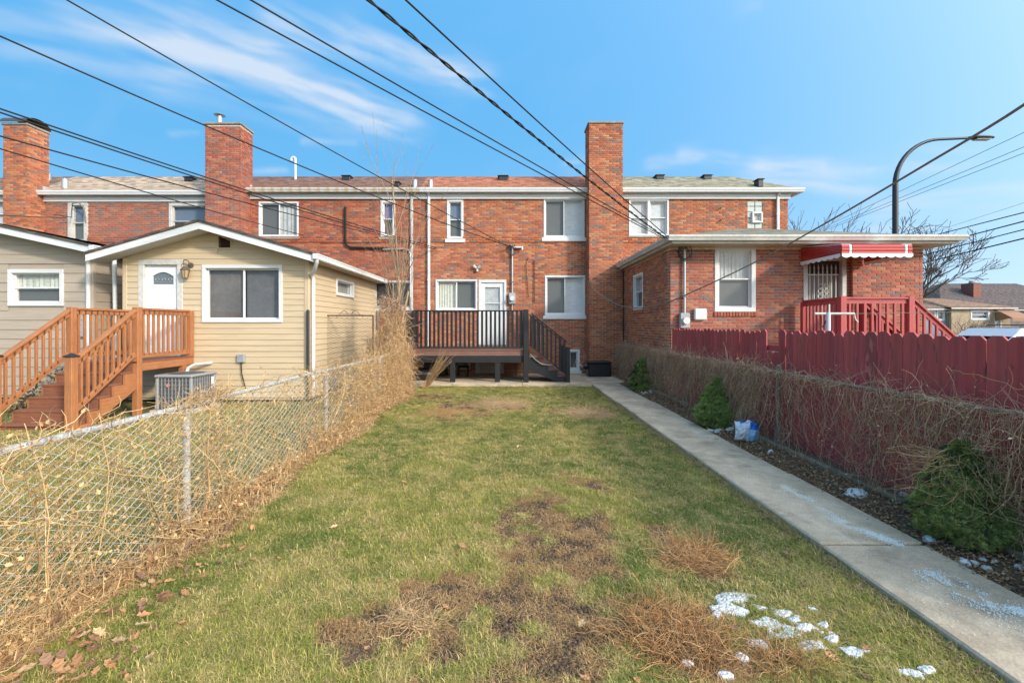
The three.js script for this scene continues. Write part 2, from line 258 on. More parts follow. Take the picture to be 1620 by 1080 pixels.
/* running-bond brickwork in the wall frame m over w by h; holes [x0,x1,y0,y1]; every brick is a box standing 10 mm proud of the mortar.
   solo(x, y) marks the bricks that become parts of their own (300 at most), the rest are joined */
function bricks(parent, m, w, h, holes, palName, o = {}) {
  const pal = PAL[palName], { solo = null, proud = {}, seed = 1, y0 = 0, skip = null, cluster = 0.14 } = o, mb = new MB(m), rnd = rng(seed * 7919 + 5); let left = solo ? (o.most ?? 300) : 0;
  const rows = Math.floor((h - y0) / (BHt + J)), q = new THREE.Quaternion().setFromRotationMatrix(m);
  for (let r = 0; r < rows; r++) {
    const yb = y0 + r * (BHt + J), yc = yb + BHt / 2, out = proud[r] || 0; let spans = [[0, w]];
    for (const [a, b, c, d] of holes) if (yc > c && yc < d) spans = spans.flatMap(([s, e]) => b <= s || a >= e ? [[s, e]] : [[s, a], [b, e]].filter(([x, y]) => y - x > 0.02));
    const off = (r % 2) * (BW + J) / 2;
    for (const [s, e] of spans) for (let i = Math.floor((s - off) / (BW + J)); ; i++) {
      const a0 = off + i * (BW + J), a = Math.max(a0, s), b = Math.min(a0 + BW, e); if (a0 >= e) break; if (b - a < 0.025) continue;
      if (skip && skip((a + b) / 2, yc)) { rnd(); continue; }
      // firing varies brick by brick, dark bricks come in loose runs
      let v = rnd(); if (fbm(i * 0.33 + seed * 9, r * 0.8, seed, 2) > 0.7 && rnd() < 0.5) v = 0.8 + 0.14 * rnd();
      const e0 = pick(pal, v), dz = (rnd() - 0.5) * 0.004 + out, full = b - a > BW - 0.002;
      if (left > 0 && full && solo((a + b) / 2, yc)) { left--; const me = new THREE.Mesh(brickUnit, e0.m); me.position.set((a + b) / 2, yc, dz - BD / 2).applyMatrix4(m).sub(parent.base); me.quaternion.copy(q); put(me, 'brick', parent); continue; }
      const k = 0.86 + 0.28 * rnd(); mb.col = [e0.c[0] * k, e0.c[1] * k, e0.c[2] * k];
      mb.slab(a, b, yb, yb + BHt, dz - BD, dz);
    }
  }
  const g = mb.build('brickwork', M.brick, parent); g.userData.kind = 'stuff'; return g;
}
function mortarWall(parent, m, outline, holes, material, thick = 0.2, name = 'wall') {
  const mb = new MB(m); mb.poly(outline, holes.map(rect), thick, new THREE.Matrix4().makeTranslation(0, 0, -thick - 0.011)); return mb.build(name, material, parent);
}
// lapped siding boards, each a piece of its own; outline(y) gives [x0, x1] at that height
function siding(parent, m, outline, y0, y1, expo, holes, material, lip = 0.016) {
  for (let y = y0; y < y1 - 0.02; y += expo) {
    const yt = Math.min(y + expo, y1), [a0, b0] = outline(y), [a1, b1] = outline(yt); let spans = [[a0, b0, a1, b1]];
    for (const [ha, hb, hc, hd] of holes) if (yt > hc + 0.012 && y < hd - 0.012) spans = spans.flatMap(([s0, e0, s1, e1]) => hb <= s0 || ha >= e0 ? [[s0, e0, s1, e1]] : [[s0, ha, s1, ha], [hb, e0, hb, e1]].filter(([x, z]) => z - x > 0.03));
    for (const [s0, e0, s1, e1] of spans) {
      if (e0 - s0 < 0.05) continue; const mb = new MB(m), p = (x, yy, z) => new THREE.Vector3(x, yy, z), o = new THREE.Vector3(0, 0, 1), lp = lip * (0.9 + 0.25 * R());
      mb.quad(p(s0, y + 0.006, lp), p(e0, y + 0.006, lp), p(e1, yt, 0.003), p(s1, yt, 0.003), o);
      mb.quad(p(s0, y, lp - 0.003), p(e0, y, lp - 0.003), p(e0, y + 0.006, lp), p(s0, y + 0.006, lp), o);
      mb.quad(p(s0, y, lp - 0.003), p(e0, y, lp - 0.003), p(e0, y, -0.004), p(s0, y, -0.004), p(0, -1, 0));
      mb.tri(p(s0, y, lp), p(s1, yt, 0.003), p(s0, y, -0.004), p(-1, 0, 0)); mb.tri(p(e0, y, lp), p(e1, yt, 0.003), p(e0, y, -0.004), p(1, 0, 0));
      mb.build('siding_board', material, parent);
    }
  }
}
/* window in the wall frame m, [x0,x1,y0,y1] the outer edge of its frame: mesh 'window' is the casing; children sash, pane, blind, sill */
function win(parent, m, [x0, x1, y0, y1], o = {}) {
  const { type = 'slider', c = 0.055, out = 0.02, casing = M.white, backs = [M.screen, M.blind], sill = 0, sillMat = M.white, recess = 0.07, sillOut = 0.05 } = o;
  const f = new MB(m), z0 = -0.16;
  f.slab(x0, x1, y1 - c, y1, z0, out, 0.006); f.slab(x0, x1, y0, y0 + c, z0, out, 0.006); f.slab(x0, x0 + c, y0 + c, y1 - c, z0, out, 0.006); f.slab(x1 - c, x1, y0 + c, y1 - c, z0, out, 0.006);
  const w = f.build('window', casing, parent), a = x0 + c, b = x1 - c, d = y0 + c, e = y1 - c, cells = [], s = 0.032;
  if (type === 'slider') { const mid = (a + b) / 2; cells.push([a, mid + 0.015, d, e, 0], [mid - 0.015, b, d, e, -0.022]); }
  else if (type === 'hung') { const mid = (d + e) / 2 + (o.mid ?? 0); cells.push([a, b, d, mid + 0.015, -0.022], [a, b, mid - 0.015, e, 0]); }
  else if (type === 'pair') { const mx = (a + b) / 2, my = (d + e) / 2; new MB(m).slab(mx - 0.04, mx + 0.04, d, e, z0, out - 0.006, 0.005).build('mullion', casing, w); for (const [p, q] of [[a, mx - 0.04], [mx + 0.04, b]]) cells.push([p, q, d, my + 0.015, -0.022], [p, q, my - 0.015, e, 0]); }
  else cells.push([a, b, d, e, 0]);
  cells.forEach(([p, q, r, t, dz], i) => {
    const z = -recess + dz + 0.03, k = new MB(m); k.slab(p, q, t - s, t, z - 0.02, z, 0.004); k.slab(p, q, r, r + s, z - 0.02, z, 0.004); k.slab(p, p + s, r + s, t - s, z - 0.02, z, 0.004); k.slab(q - s, q, r + s, t - s, z - 0.02, z, 0.004); k.build('sash', casing, w);
    new MB(m).quad(new THREE.Vector3(p + s - 0.004, r + s - 0.004, z - 0.011), new THREE.Vector3(q - s + 0.004, r + s - 0.004, z - 0.011), new THREE.Vector3(q - s + 0.004, t - s + 0.004, z - 0.011), new THREE.Vector3(p + s - 0.004, t - s + 0.004, z - 0.011), new THREE.Vector3(0, 0, 1)).build('pane', M.glass, w);
    const bk = backs[i % backs.length]; let pleat = (bk === M.curtain || bk === M.lace || bk === M.blind), n = pleat ? 22 : 1, bm = new MB(m), zb = -0.14;
    const zz = (u, v) => pleat ? zb + (bk === M.blind ? 0.0 : 0.012 * Math.sin(u * 60 + Math.sin(u * 9) * 2)) : zb;
    for (let g = 0; g < n; g++) { const u0 = p + (q - p) * g / n, u1 = p + (q - p) * (g + 1) / n; bm.quad(new THREE.Vector3(u0, r, zz(u0)), new THREE.Vector3(u1, r, zz(u1)), new THREE.Vector3(u1, t, zz(u1)), new THREE.Vector3(u0, t, zz(u0)), new THREE.Vector3(0, 0, 1)); }
    bm.build(pleat ? 'curtain' : 'screen', bk, w);
  });
  if (sill) new MB(m).slab(x0 - 0.06, x1 + 0.06, y0 - sill, y0 - 0.002, -0.1, sillOut, 0.008).build('sill', sillMat, w);
  return w;
}
const hole = (a, pad = 0) => [a[0] + pad, a[1] - pad, a[2] + pad, a[3] - pad];

// ---------- the ground ----------
const gpx = (x, y) => { const Z = CH * F / (y - CY); return [(x - CX) * Z / F, Z]; };
// dead and worn places of the lawn: pixel centre, metres half width and half depth, strength
const PATCH = [[860, 830, 0.38, 0.42, 1], [900, 880, 0.30, 0.3, 0.9], [770, 960, 0.48, 0.24, 1], [860, 980, 0.34, 0.26, 1], [640, 1000, 0.30, 0.16, 0.9], [800, 1060, 0.36, 0.14, 1], [560, 1040, 0.16, 0.08, 0.6], [755, 642, 0.75, 0.6, 0.75], [720, 660, 0.5, 0.4, 0.7], [935, 655, 0.35, 0.5, 0.7], [690, 628, 0.5, 0.35, 0.7], [920, 765, 0.2, 0.25, 0.5], [1060, 850, 0.2, 0.15, 0.5], [1100, 890, 0.18, 0.15, 0.6], [1050, 1010, 0.3, 0.2, 0.6], [880, 650, 0.3, 0.25, 0.5]].map(([x, y, a, b, k]) => [...gpx(x, y), a, b, k]);
function dead(X, Z) { let s = 0; const wx = X + 0.3 * (fbm(X * 3.4, Z * 3.4, 91, 4) - 0.5) * 2, wz = Z + 0.34 * (fbm(X * 3, Z * 3, 95, 3) - 0.5) * 2; for (const [x, z, a, b, k] of PATCH) { const d = ((wx - x) / a) ** 2 + ((wz - z) / b) ** 2; if (d < 6) s = Math.max(s, k * Math.exp(-d * d * 0.45)); } return s ? clamp(s * (0.05 + 2.0 * sstep(0.3, 0.68, fbm(X * 6.5, Z * 6.5, 97, 4)))) : 0; }
function gh(X, Z) { return 0.03 * (fbm(X * 1.1, Z * 1.1, 101, 3) - 0.5) + 0.018 * (fbm(X * 6, Z * 6, 103, 2) - 0.5); }
{
  const m = mat(0.22, 0.21, 0.10, { map: T.blotch, roughness: 1 });
  const g = new MB(); const n = 24; // far ground, cut where the yard lies is not needed: the yard sheets stand above it
  g.quad(V(-400, -0.06, -60), V(400, -0.06, -60), V(400, -0.06, 500), V(-400, -0.06, 500), new THREE.Vector3(0, 1, 0));
  struct(g.build('ground', m), 'flat grassy ground running on behind the houses', 'ground');
  const sheet = (name, x0, x1, z0, z1, nx, nz, fn, label, soilFn) => {
    const mb = new MB(), col = (X, Z) => fn(X, Z), up = new THREE.Vector3(0, 1, 0), P = (i, j) => { const X = x0 + (x1 - x0) * i / nx, Z = z0 + (z1 - z0) * j / nz; return V(X, gh(X, Z) + (soilFn ? soilFn(X, Z) : 0), Z); };
    for (let i = 0; i < nx; i++) for (let j = 0; j < nz; j++) { const a = P(i, j), b = P(i + 1, j), c = P(i + 1, j + 1), d = P(i, j + 1); for (const t of [[a, b, c], [a, c, d]]) { const nn = new THREE.Vector3().subVectors(t[1], t[0]).cross(tmp.subVectors(t[2], t[0])).normalize(); if (nn.y < 0) { nn.negate(); t.reverse(); } for (const q of t) { mb.col = col(q.x, -q.z); mb.vert(q, nn, q.x, q.z); } } }
    const o = mb.build(name, mat(1, 1, 1, { vertexColors: true, map: T.speck, bumpMap: T.speckBump, bumpScale: 0.012, roughness: 1 })); return struct(o, label, 'lawn');
  };
  const soilTint = (X, Z) => { const d = dead(X, Z), n = fbm(X * 5, Z * 5, 111, 4), thatch = [0.20 + 0.1 * n, 0.16 + 0.09 * n, 0.07], soil = [0.075 + 0.10 * n, 0.046 + 0.06 * n, 0.026 + 0.03 * n], k = clamp(d * 1.1); return thatch.map((v, i) => v + (soil[i] - v) * k); };
  sheet('lawn', -2.62, 2.36, 0.9, 12.35, 130, 240, soilTint, 'worn winter lawn between the chain link fence and the walk');
  sheet('neighbour_lawn', -12, -2.62, 0.9, 15, 60, 90, (X, Z) => { const n = fbm(X * 4, Z * 4, 121, 3); return [0.20 + 0.1 * n, 0.17 + 0.09 * n, 0.07]; }, 'neighbouring lawn seen through the left fence');
  const bed = sheet('planting_bed', 3.04, 3.78, 1.0, 14.3, 16, 150, (X, Z) => { const n = fbm(X * 7, Z * 7, 131, 4); return [0.12 + 0.14 * n, 0.075 + 0.085 * n, 0.045 + 0.045 * n]; }, 'leaf littered soil bed between the walk and the vine fence', (X) => 0.03 + 0.07 * sstep(3.05, 3.45, X));
  bed.userData.category = 'soil';
  sheet('side_yard', 3.78, 14, 1, 10.2, 30, 30, (X, Z) => { const n = fbm(X * 3, Z * 3, 141, 3); return [0.2 + 0.1 * n, 0.17 + 0.09 * n, 0.07]; }, 'grass yard behind the red fence');
}
// the walk: one slab after another, joints open between them
{
  const w = new THREE.Group(); w.name = numbered('concrete_walk'); w.base = V(2.7, 0, 6); w.position.copy(w.base); scene.add(w); struct(w, 'long narrow concrete walk leading to the brick houses', 'walk');
  const Js = [0.35, 1.85, 3.35, 4.95, 6.5, 8.05, 9.6, 11.15, 12.7];
  for (let i = 0; i < Js.length - 1; i++) { const dy = (hash(i, 3, 7) - 0.5) * 0.012, x0 = 2.31 + (hash(i, 1, 2) - 0.5) * 0.015; new MB().box(x0, 3.07 + (hash(i, 2, 2) - 0.5) * 0.02, -0.05, 0.06 + dy, Js[i] + 0.011, Js[i + 1] - 0.011, 0.012).build('slab', M.concrete, w); }
  const p = new THREE.Group(); p.name = numbered('patio'); p.base = V(0, 0, 13.5); p.position.copy(p.base); scene.add(p); struct(p, 'concrete patio slab under the black deck at the house', 'patio');
  const xs = [-3.4, -1.5, 0.4, 2.3, 3.66]; for (let i = 0; i < 4; i++) new MB().box(xs[i] + 0.004, xs[i + 1] - 0.004, -0.05, 0.085, i === 3 ? 12.71 : 12.36, 14.97, 0.008).build('slab', M.concrete, p);
  const road = new MB().quad(V(9, -0.05, 12.5), V(120, -0.05, 12.5), V(120, -0.05, 31), V(9, -0.05, 31), new THREE.Vector3(0, 1, 0)).build('street', mat(0.075, 0.075, 0.075, { map: T.concrete, roughness: 0.95 })); struct(road, 'asphalt side street beyond the red fence', 'street');
  const kerb = new MB(); kerb.box(9.6, 120, -0.06, 0.07, 31, 31.2, 0.02); struct(kerb.build('kerb', M.concrete), 'concrete kerb along the far side of the street', 'kerb');
  const ped = new MB(); ped.box(9.6, 120, -0.06, 0.06, 31.21, 33, 0.01); struct(ped.build('pavement', M.concrete), 'pavement in front of the houses across the street', 'pavement');
}

// ---------- row houses: one long brick terrace, each house a thing ----------
const ZF = 15, fx = (x) => (x - CX) * ZF / F, fy = (y) => CH - (y - CY) * ZF / F, frect = (a, b, c, d) => [fx(a), fx(b), fy(d), fy(c)];
const WALLTOP = 5.84, ROWH = BHt + J;
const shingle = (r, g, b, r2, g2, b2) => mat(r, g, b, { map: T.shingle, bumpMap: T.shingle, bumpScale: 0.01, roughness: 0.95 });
function rowHouse({ label, X0, X1, openings, roof, pal, mortar, seed, blocked, hipRight, wins, solo, gutterMat = M.white, friezeMat = M.white, dy = 0, most }) {
  const h = thing('row_house', label, 'house', V((X0 + X1) / 2, 0, ZF)), w = X1 - X0, m = wallFront(X0, 0, ZF), loc = openings.map((a) => [a[0] - X0, a[1] - X0, a[2], a[3]]);
  const top = WALLTOP + dy;
  mortarWall(h, m, [[0.002, 0], [w - 0.002, 0], [w - 0.002, top], [0.002, top]], loc.map((q) => hole(q, 0.01)), mortar);
  const course = Math.round((4.42 - 0) / ROWH), proud = { [course]: 0.034, [course + 1]: 0.034, [course + 2]: 0.034 };
  bricks(h, m, w, top, loc, pal, { seed, proud, skip: blocked ? (x, y) => blocked(x + X0, y) : null, solo: solo ? (x, y) => solo(x + X0, y) : null, most });
  new MB().box(X0 + 0.01, X1 - 0.01, 0, top + 0.1, ZF + 0.24, 22.5).build('rear_wall', mortar, h);
  if (hipRight) { const mr = wallRight(X1, 0, ZF); bricks(h, mr, 7.4, top, [], pal, { seed: seed + 1, skip: (x, y) => y < 3 }); new MB().box(X1 - 0.2, X1 - 0.012, 0, top, ZF + 0.04, 22.4).build('wall', mortar, h); }
  // frieze, soffit, gutter
  const xe = hipRight ? X1 + 0.28 : X1;
  const fr = new MB(); fr.box(X0, hipRight ? X1 + 0.05 : X1, 5.81 + dy, 6.05 + dy, 14.93, 14.99, 0.006); fr.box(X0, hipRight ? X1 + 0.06 : X1, 5.935 + dy, 5.955 + dy, 14.915, 14.95); if (hipRight) fr.box(X1 + 0.013, X1 + 0.05, 5.81, 6.05, 15.0, 22); fr.build('frieze_board', friezeMat, h);
  new MB().box(X0, xe, 6.05 + dy, 6.075 + dy, 14.80, 15.0).build('soffit', M.soffit, h);
  const prof = [[0, 0], [0.10, 0], [0.115, 0.05], [0.135, 0.085], [0.135, 0.13], [0.12, 0.13], [0.12, 0.1], [0, 0.1]];
  const gt = new MB(new THREE.Matrix4().makeBasis(new THREE.Vector3(0, 0, 1), new THREE.Vector3(0, 1, 0), new THREE.Vector3(1, 0, 0).negate()).setPosition(xe + (hipRight ? 0.1 : 0), 5.985 + dy, -14.83)); gt.poly(prof, [], xe - X0 + (hipRight ? 0.1 : 0)); gt.build('gutter', gutterMat, h);
  if (hipRight) { new MB().box(X1 + 0.06, xe, 6.05, 6.075, 15.0, 22).build('soffit', M.soffit, h); new MB().box(xe, xe + 0.11, 5.99, 6.1, 14.79, 22, 0.01).build('gutter', gutterMat, h); }
  // roof: a slope up to a nearly level top
  const rb = new MB(), e0 = V(X0, 6.10 + dy, 14.76), e1 = V(xe, 6.10 + dy, 14.76), up = new THREE.Vector3(0, 1, 0.2), rise = 0.87 - dy, run = 1.5, t0 = V(X0, 6.10 + dy + rise, 14.76 + run), t1 = V(hipRight ? xe - run : X1, 6.10 + dy + rise, 14.76 + run);
  const segs = 40, lerp = (a, b, t) => a.clone().lerp(b, t), wob = (k, i) => k === 'e' ? 0 : 0.025 * (vnoise(i * 0.9 + seed * 13, 0.5, 7) - 0.5);
  for (let i = 0; i < segs; i++) { const a = lerp(e0, e1, i / segs), b = lerp(e0, e1, (i + 1) / segs), c = lerp(t0, t1, (i + 1) / segs), d = lerp(t0, t1, i / segs); c.y += wob('t', i + 1); d.y += wob('t', i);
    const s0 = i / segs * w, s1 = (i + 1) / segs * w, N = new THREE.Vector3(0, 0.87, 0.49); for (const [q, u, v] of [[a, a.x, 0], [b, b.x, 0], [c, c.x, 1.78], [a, a.x, 0], [c, c.x, 1.78], [d, d.x, 1.78]]) rb.vert(q, N, u, v); }
  rb.quad(t0, t1, V(t1.x, t1.y - 0.06, 21), V(X0, t0.y - 0.06, 21), up);
  rb.quad(V(X0, t0.y - 0.06, 21), V(t1.x, t1.y - 0.06, 21), V(xe, 6.1, 22.9), V(X0, 6.1, 22.9), up);
  if (hipRight) { const N = new THREE.Vector3(0.49, 0.87, 0); for (const [q, u, v] of [[e1, 14.58, 0], [t1, 16.1, 1.78], [V(t1.x, t1.y - 0.06, 21), 21, 1.78], [e1, 14.58, 0], [V(t1.x, t1.y - 0.06, 21), 21, 1.78], [V(xe, 6.1, 22.9), 22.9, 0]]) rb.vert(q, N, u, v); }
  rb.box(X0, xe, 6.078 + dy, 6.095 + dy, 14.77, 22.9);
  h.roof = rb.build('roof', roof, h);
  for (const [i, o] of wins) win(h, wallFront(0, 0, ZF), openings[i], o);
  return h;
}
const A0 = fx(-60), AB = fx(62), BC = fx(362), CD = fx(666), DE = fx(958), E1 = fx(1247);
const opB = [frect(107, 138, 319, 385), frect(267, 331, 321, 378)];
const opC = [frect(409, 472, 319, 375), frect(602, 625, 317, 375), frect(591, 651, 444, 488)];
const opD = [frect(707, 733, 316, 378), frect(860, 925, 314, 376), frect(689, 755, 442, 491), frect(862, 926, 436, 499), frect(757, 801, 443, 545), frect(898, 917, 553, 586), frect(752, 797, 561, 602), frect(690, 744, 557, 584)];
const opE = [frect(995, 1058, 315, 373), frect(1183, 1207, 317, 362)];
const opA = [frect(-40, 12, 316, 360)];
const noLow = (a, b, y) => (x, yy) => x > a && x < b && yy < y;
const houseA = rowHouse({ label: 'farthest left brick row house, mostly out of view, with arched metal cap chimney', X0: A0, X1: AB, openings: opA, roof: shingle(0.30, 0.19, 0.13), pal: 'orange', mortar: M.mortar, seed: 11, blocked: (x, y) => y < 3, wins: [[0, { backs: [M.blind, M.blind], type: 'hung' }]], dy: -0.09 });
const houseB = rowHouse({ label: 'brick row house with faded tan shingle roof behind the cream siding annex', X0: AB, X1: BC, openings: opB, roof: shingle(0.56, 0.41, 0.29), pal: 'mixed', mortar: M.mortarPale, seed: 12, solo: (x, y) => y > 4.0 && x < -11.2, blocked: (x, y) => y < 3, wins: [[0, { type: 'hung', casing: M.whiteOld, c: 0.12, backs: [M.screen, M.roomBlue] }], [1, { type: 'hung', casing: M.whiteOld, c: 0.1, backs: [M.screen, M.roomBlue] }]], dy: -0.09 });
const houseC = rowHouse({ label: 'red brick row house with dark brown roof and rust stained gutter', X0: BC, X1: CD, openings: opC, roof: shingle(0.25, 0.125, 0.085), gutterMat: mat(0.78, 0.77, 0.75, { map: T.rust, roughness: 0.5 }), pal: 'red', mortar: M.mortarRed, seed: 13, solo: (x, y) => y > 4.6 && x > -8.3 && x < -4.5, blocked: noLow(-20, -4.6, 3), wins: [[0, { backs: [M.screen, M.lace], sill: 0.07, sillMat: M.cap }], [1, { type: 'hung', c: 0.08, backs: [M.screen, mat(0.2, 0.17, 0.3)], sill: 0.08, sillMat: M.cap }], [2, { backs: [M.dark, M.screen], casing: M.whiteOld, sill: 0.08 }]] });
const houseD = rowHouse({ label: 'middle brick row house with reddish roof, white door and black deck', X0: CD, X1: DE, openings: opD, roof: shingle(0.50, 0.17, 0.08), pal: 'orange', mortar: M.mortar, seed: 14, solo: (x, y) => y > 1.0 && y < 3.2 && x > -0.1 && x < 2.6, wins: [[0, { type: 'hung', c: 0.07, backs: [M.screen, M.roomBlue], sill: 0.12 }], [1, { backs: [M.screen, M.blind], sill: 0.12 }], [2, { backs: [M.curtain, M.screen], sill: 0.03 }], [3, { backs: [M.screen, M.blind], sill: 0.12 }], [5, { type: 'fixed', c: 0.07, backs: [M.screen], sill: 0.16, sillOut: 0.12 }], [7, { type: 'slider', backs: [M.screen, M.screen], casing: M.whiteOld }]] });
const houseE = rowHouse({ label: 'right end brick row house with grey green hipped roof and glass block window', X0: DE, X1: E1, openings: opE, roof: shingle(0.36, 0.32, 0.21), pal: 'orange', mortar: M.mortar, seed: 15, solo: (x, y) => y > 4.4 && x > 5.2, hipRight: true, blocked: (x, y) => x > 3.75 && y < 3.5, wins: [[0, { type: 'pair', backs: [M.blind, M.blind], sill: 0.06, sillMat: M.cap }]] });
// patched shingles of the reddish roof
// glass block window with its small vent
{
  const a = opE[1], g = mat(0.42, 0.46, 0.42, { phys: true, roughness: 0.25, clearcoat: 0.6 }), rows = 5, W = (a[1] - a[0]) / 2, H = (a[3] - a[2]) / rows;
  const back = new MB().box(a[0], a[1], a[2], a[3], ZF + 0.07, ZF + 0.12).build('window', M.mortarPale, houseE);
  for (let i = 0; i < 2; i++) for (let j = 0; j < rows; j++) { if (j === 1 || j === 2) { if (i === 0 && j === 1) continue; if (j === 1 || i === 1) { if (i === 1) continue; } } new MB().box(a[0] + i * W + 0.006, a[0] + (i + 1) * W - 0.006, a[2] + j * H + 0.006, a[2] + (j + 1) * H - 0.006, ZF + 0.02, ZF + 0.075, 0.012).build('glass_block', g, back); }
  win(houseE, wallFront(0, 0, ZF - 0.03), [a[0] + W * 0.55, a[1] - 0.02, a[2] + H * 1.05, a[2] + H * 2.95], { type: 'fixed', c: 0.05, backs: [M.screen] });
}
// the white door on the deck with its storm window, and the grey one under the deck
function panelDoor(parent, m, [x0, x1, y0, y1], o) {
  const f = new MB(m), c = o.c ?? 0.09; f.slab(x0, x1, y1 - c, y1, -0.15, 0.02, 0.006); f.slab(x0, x0 + c, y0, y1 - c, -0.15, 0.02, 0.006); f.slab(x1 - c, x1, y0, y1 - c, -0.15, 0.02, 0.006);
  const d = f.build('door', o.frame, parent), a = x0 + c, b = x1 - c, t = y1 - c; o.fill(d, a, b, y0, t); return d;
}
panelDoor(houseD, wallFront(0, 0, ZF), opD[4], { frame: M.white, c: 0.075, fill: (d, a, b, y0, t) => {
  const m = wallFront(0, 0, ZF), k = new MB(m), gx0 = a + 0.14, gx1 = b - 0.14, g0 = y0 + 1.08, g1 = t - 0.16;
  k.slab(a, a + 0.14, y0, t, -0.07, -0.03, 0.005); k.slab(b - 0.14, b, y0, t, -0.07, -0.03, 0.005); k.slab(gx0, gx1, g1, t, -0.07, -0.03, 0.005); k.slab(gx0, gx1, y0, g0, -0.07, -0.03, 0.005); k.slab(gx0, gx1, g0 + 0.27, g0 + 0.3, -0.065, -0.035, 0.004); k.build('door_leaf', M.white, d);
  new MB(m).slab(gx0, gx1, g0, g1, -0.056, -0.05).build('pane', M.glass, d); new MB(m).slab(gx0, gx1, g0, g1, -0.1, -0.09).build('curtain', M.lace, d);
  new MB(m).slab(a + 0.05, a + 0.075, y0 + 0.95, y0 + 1.1, -0.03, 0.02, 0.005).build('handle', M.steel, d);
  new MB(m).slab(a, b, y0, t, -0.15, -0.14).build('backing', M.dark, d);
} });
panelDoor(houseD, wallFront(0, 0, ZF), opD[6], { frame: M.whiteOld, c: 0.13, fill: (d, a, b, y0, t) => { const m = wallFront(0, 0, ZF); new MB(m).slab(a, b, y0, t, -0.09, -0.05, 0.006).build('door_leaf', M.greyBox, d); new MB(m).cyl(a + 0.08, y0 + 0.5, y0 + 0.53, 0, 0.02).build('handle', M.steel, d); } });

// ---------- chimneys (parts of the houses) ----------
function chimney(house, x0, x1, Z0, Z1, yTop, y0, pal, mortar, seed) {
  const core = new MB().box(x0 + 0.011, x1 - 0.011, 0, yTop, Z0 + 0.011, Z1 - 0.011).build('chimney', mortar, house), w = x1 - x0, d = Z1 - Z0;
  const add = (m, W, s) => { const g = bricks({ base: house.base, add: (o) => core.add(o) }, m, W, yTop, [], pal, { seed: s, y0 }); return g; };
  add(wallFront(x0, 0, Z0), w, seed); add(wallRight(x1, 0, Z0), d, seed + 1); add(wallLeft(x0, 0, Z1), d, seed + 2);
  new MB().box(x0 - 0.035, x1 + 0.035, yTop, yTop + 0.07, Z0 - 0.035, Z1 + 0.035, 0.015).build('chimney_cap', M.cap, core);
  return core;
}
{
  const cD = chimney(houseD, 2.585, 3.655, 14.42, 15.12, 8.05, 0.06, 'orange', M.mortar, 31);
  for (const x of [2.9, 3.35]) new MB().cyl(x, 8.12, 8.19, 14.75, 0.13, 0.12, 12).build('flue_pot', mat(0.3, 0.13, 0.08), cD);
  const zb = 14.42, cB = chimney(houseB, pX(324, zb), pX(380, zb), zb, 15.12, 8.02, 2.9, 'rose', M.mortarPale, 41);
  new MB().cyl(pX(347, 14.7), 8.09, 8.42, 14.7, 0.075).cyl(pX(347, 14.7), 8.44, 8.5, 14.7, 0.17, 0.05).build('flue_pipe', M.steel, cB);
  const cA = chimney(houseA, pX(4, zb), pX(42, zb), zb, 15.12, 8.0, 2.9, 'orange', M.mortar, 51);
  const hood = new MB(), xa = pX(4, zb) - 0.03, xb = pX(42, zb) + 0.05, N = 12; const arc = (k, x) => { const a = Math.PI * k / N; return V(x, 8.08 + 0.24 * Math.sin(a), 14.74 - 0.40 * Math.cos(a)); };
  for (let k = 0; k < N; k++) { hood.quad(arc(k, xa), arc(k + 1, xa), arc(k + 1, xb), arc(k, xb), new THREE.Vector3(0, 1, 0)); } hood.build('chimney_hood', mat(0.1, 0.09, 0.09, { metalness: 0.5, roughness: 0.5 }), cA);
}
// downspouts, roof vents, pipes
function downspout(house, X, yTop, yBot, material = M.white, Z = 14.93) { const d = new MB(); d.box(X - 0.04, X + 0.04, yBot, yTop - 0.1, Z - 0.035, Z + 0.03, 0.01); d.beam(V(X, yTop - 0.09, Z), V(X, yTop + 0.06, 14.78), 0.075, 0.06, 0.01); const o = d.build('downspout', material, house); for (const y of [yBot + 0.9, (yTop + yBot) / 2, yTop - 0.7]) if (y < yTop - 0.2) new MB().box(X - 0.05, X + 0.05, y, y + 0.03, Z - 0.04, Z + 0.02, 0.003).build('strap', material, o); return o; }
downspout(houseC, fx(652), 5.98, 0.3, M.whiteOld); downspout(houseD, fx(679), 5.98, 0.3); downspout(houseB, fx(68), 5.9, 2.9); downspout(houseE, fx(1229), 5.98, 3.6);
const roofAt = (x, yp) => { const Z = 15.6; return [pX(x, Z), Z]; };
function vent(house, x, Z, h, r, kind) { const X = pX(x, Z), y = 6.1 + (Z - 14.76) * 0.56; const mb = new MB(); if (kind === 'box') { mb.box(X - r, X + r, y - 0.05, y + h, Z - 0.12, Z + 0.16, 0.02); mb.box(X - r - 0.03, X + r + 0.03, y + h, y + h + 0.03, Z - 0.15, Z + 0.18, 0.01); } else { mb.cyl(X, y - 0.1, y + h, Z, r); mb.cyl(X, y + h, y + h + 0.02, Z, r * 1.12); } return mb.build('roof_vent', kind === 'box' ? M.lampMetal : M.steel, house.roof); }
vent(houseC, 656, 15.0, 0.18, 0.08); vent(houseD, 681, 15.0, 0.18, 0.08); vent(houseC, 549, 15.9, 0.1, 0.14, 'box'); vent(houseC, 628, 15.1, 0.08, 0.09, 'box'); vent(houseD, 796, 15.9, 0.1, 0.16, 'box'); vent(houseE, 1043, 16.0, 0.1, 0.14, 'box'); vent(houseE, 1118, 16.0, 0.1, 0.14, 'box'); vent(houseB, 102, 15.1, 0.2, 0.09); vent(houseB, 300, 15.8, 0.08, 0.13, 'box'); vent(houseE, 1201, 15.0, 0.2, 0.09, 'box'); vent(houseB, 75, 15.9, 0.2, 0.1);
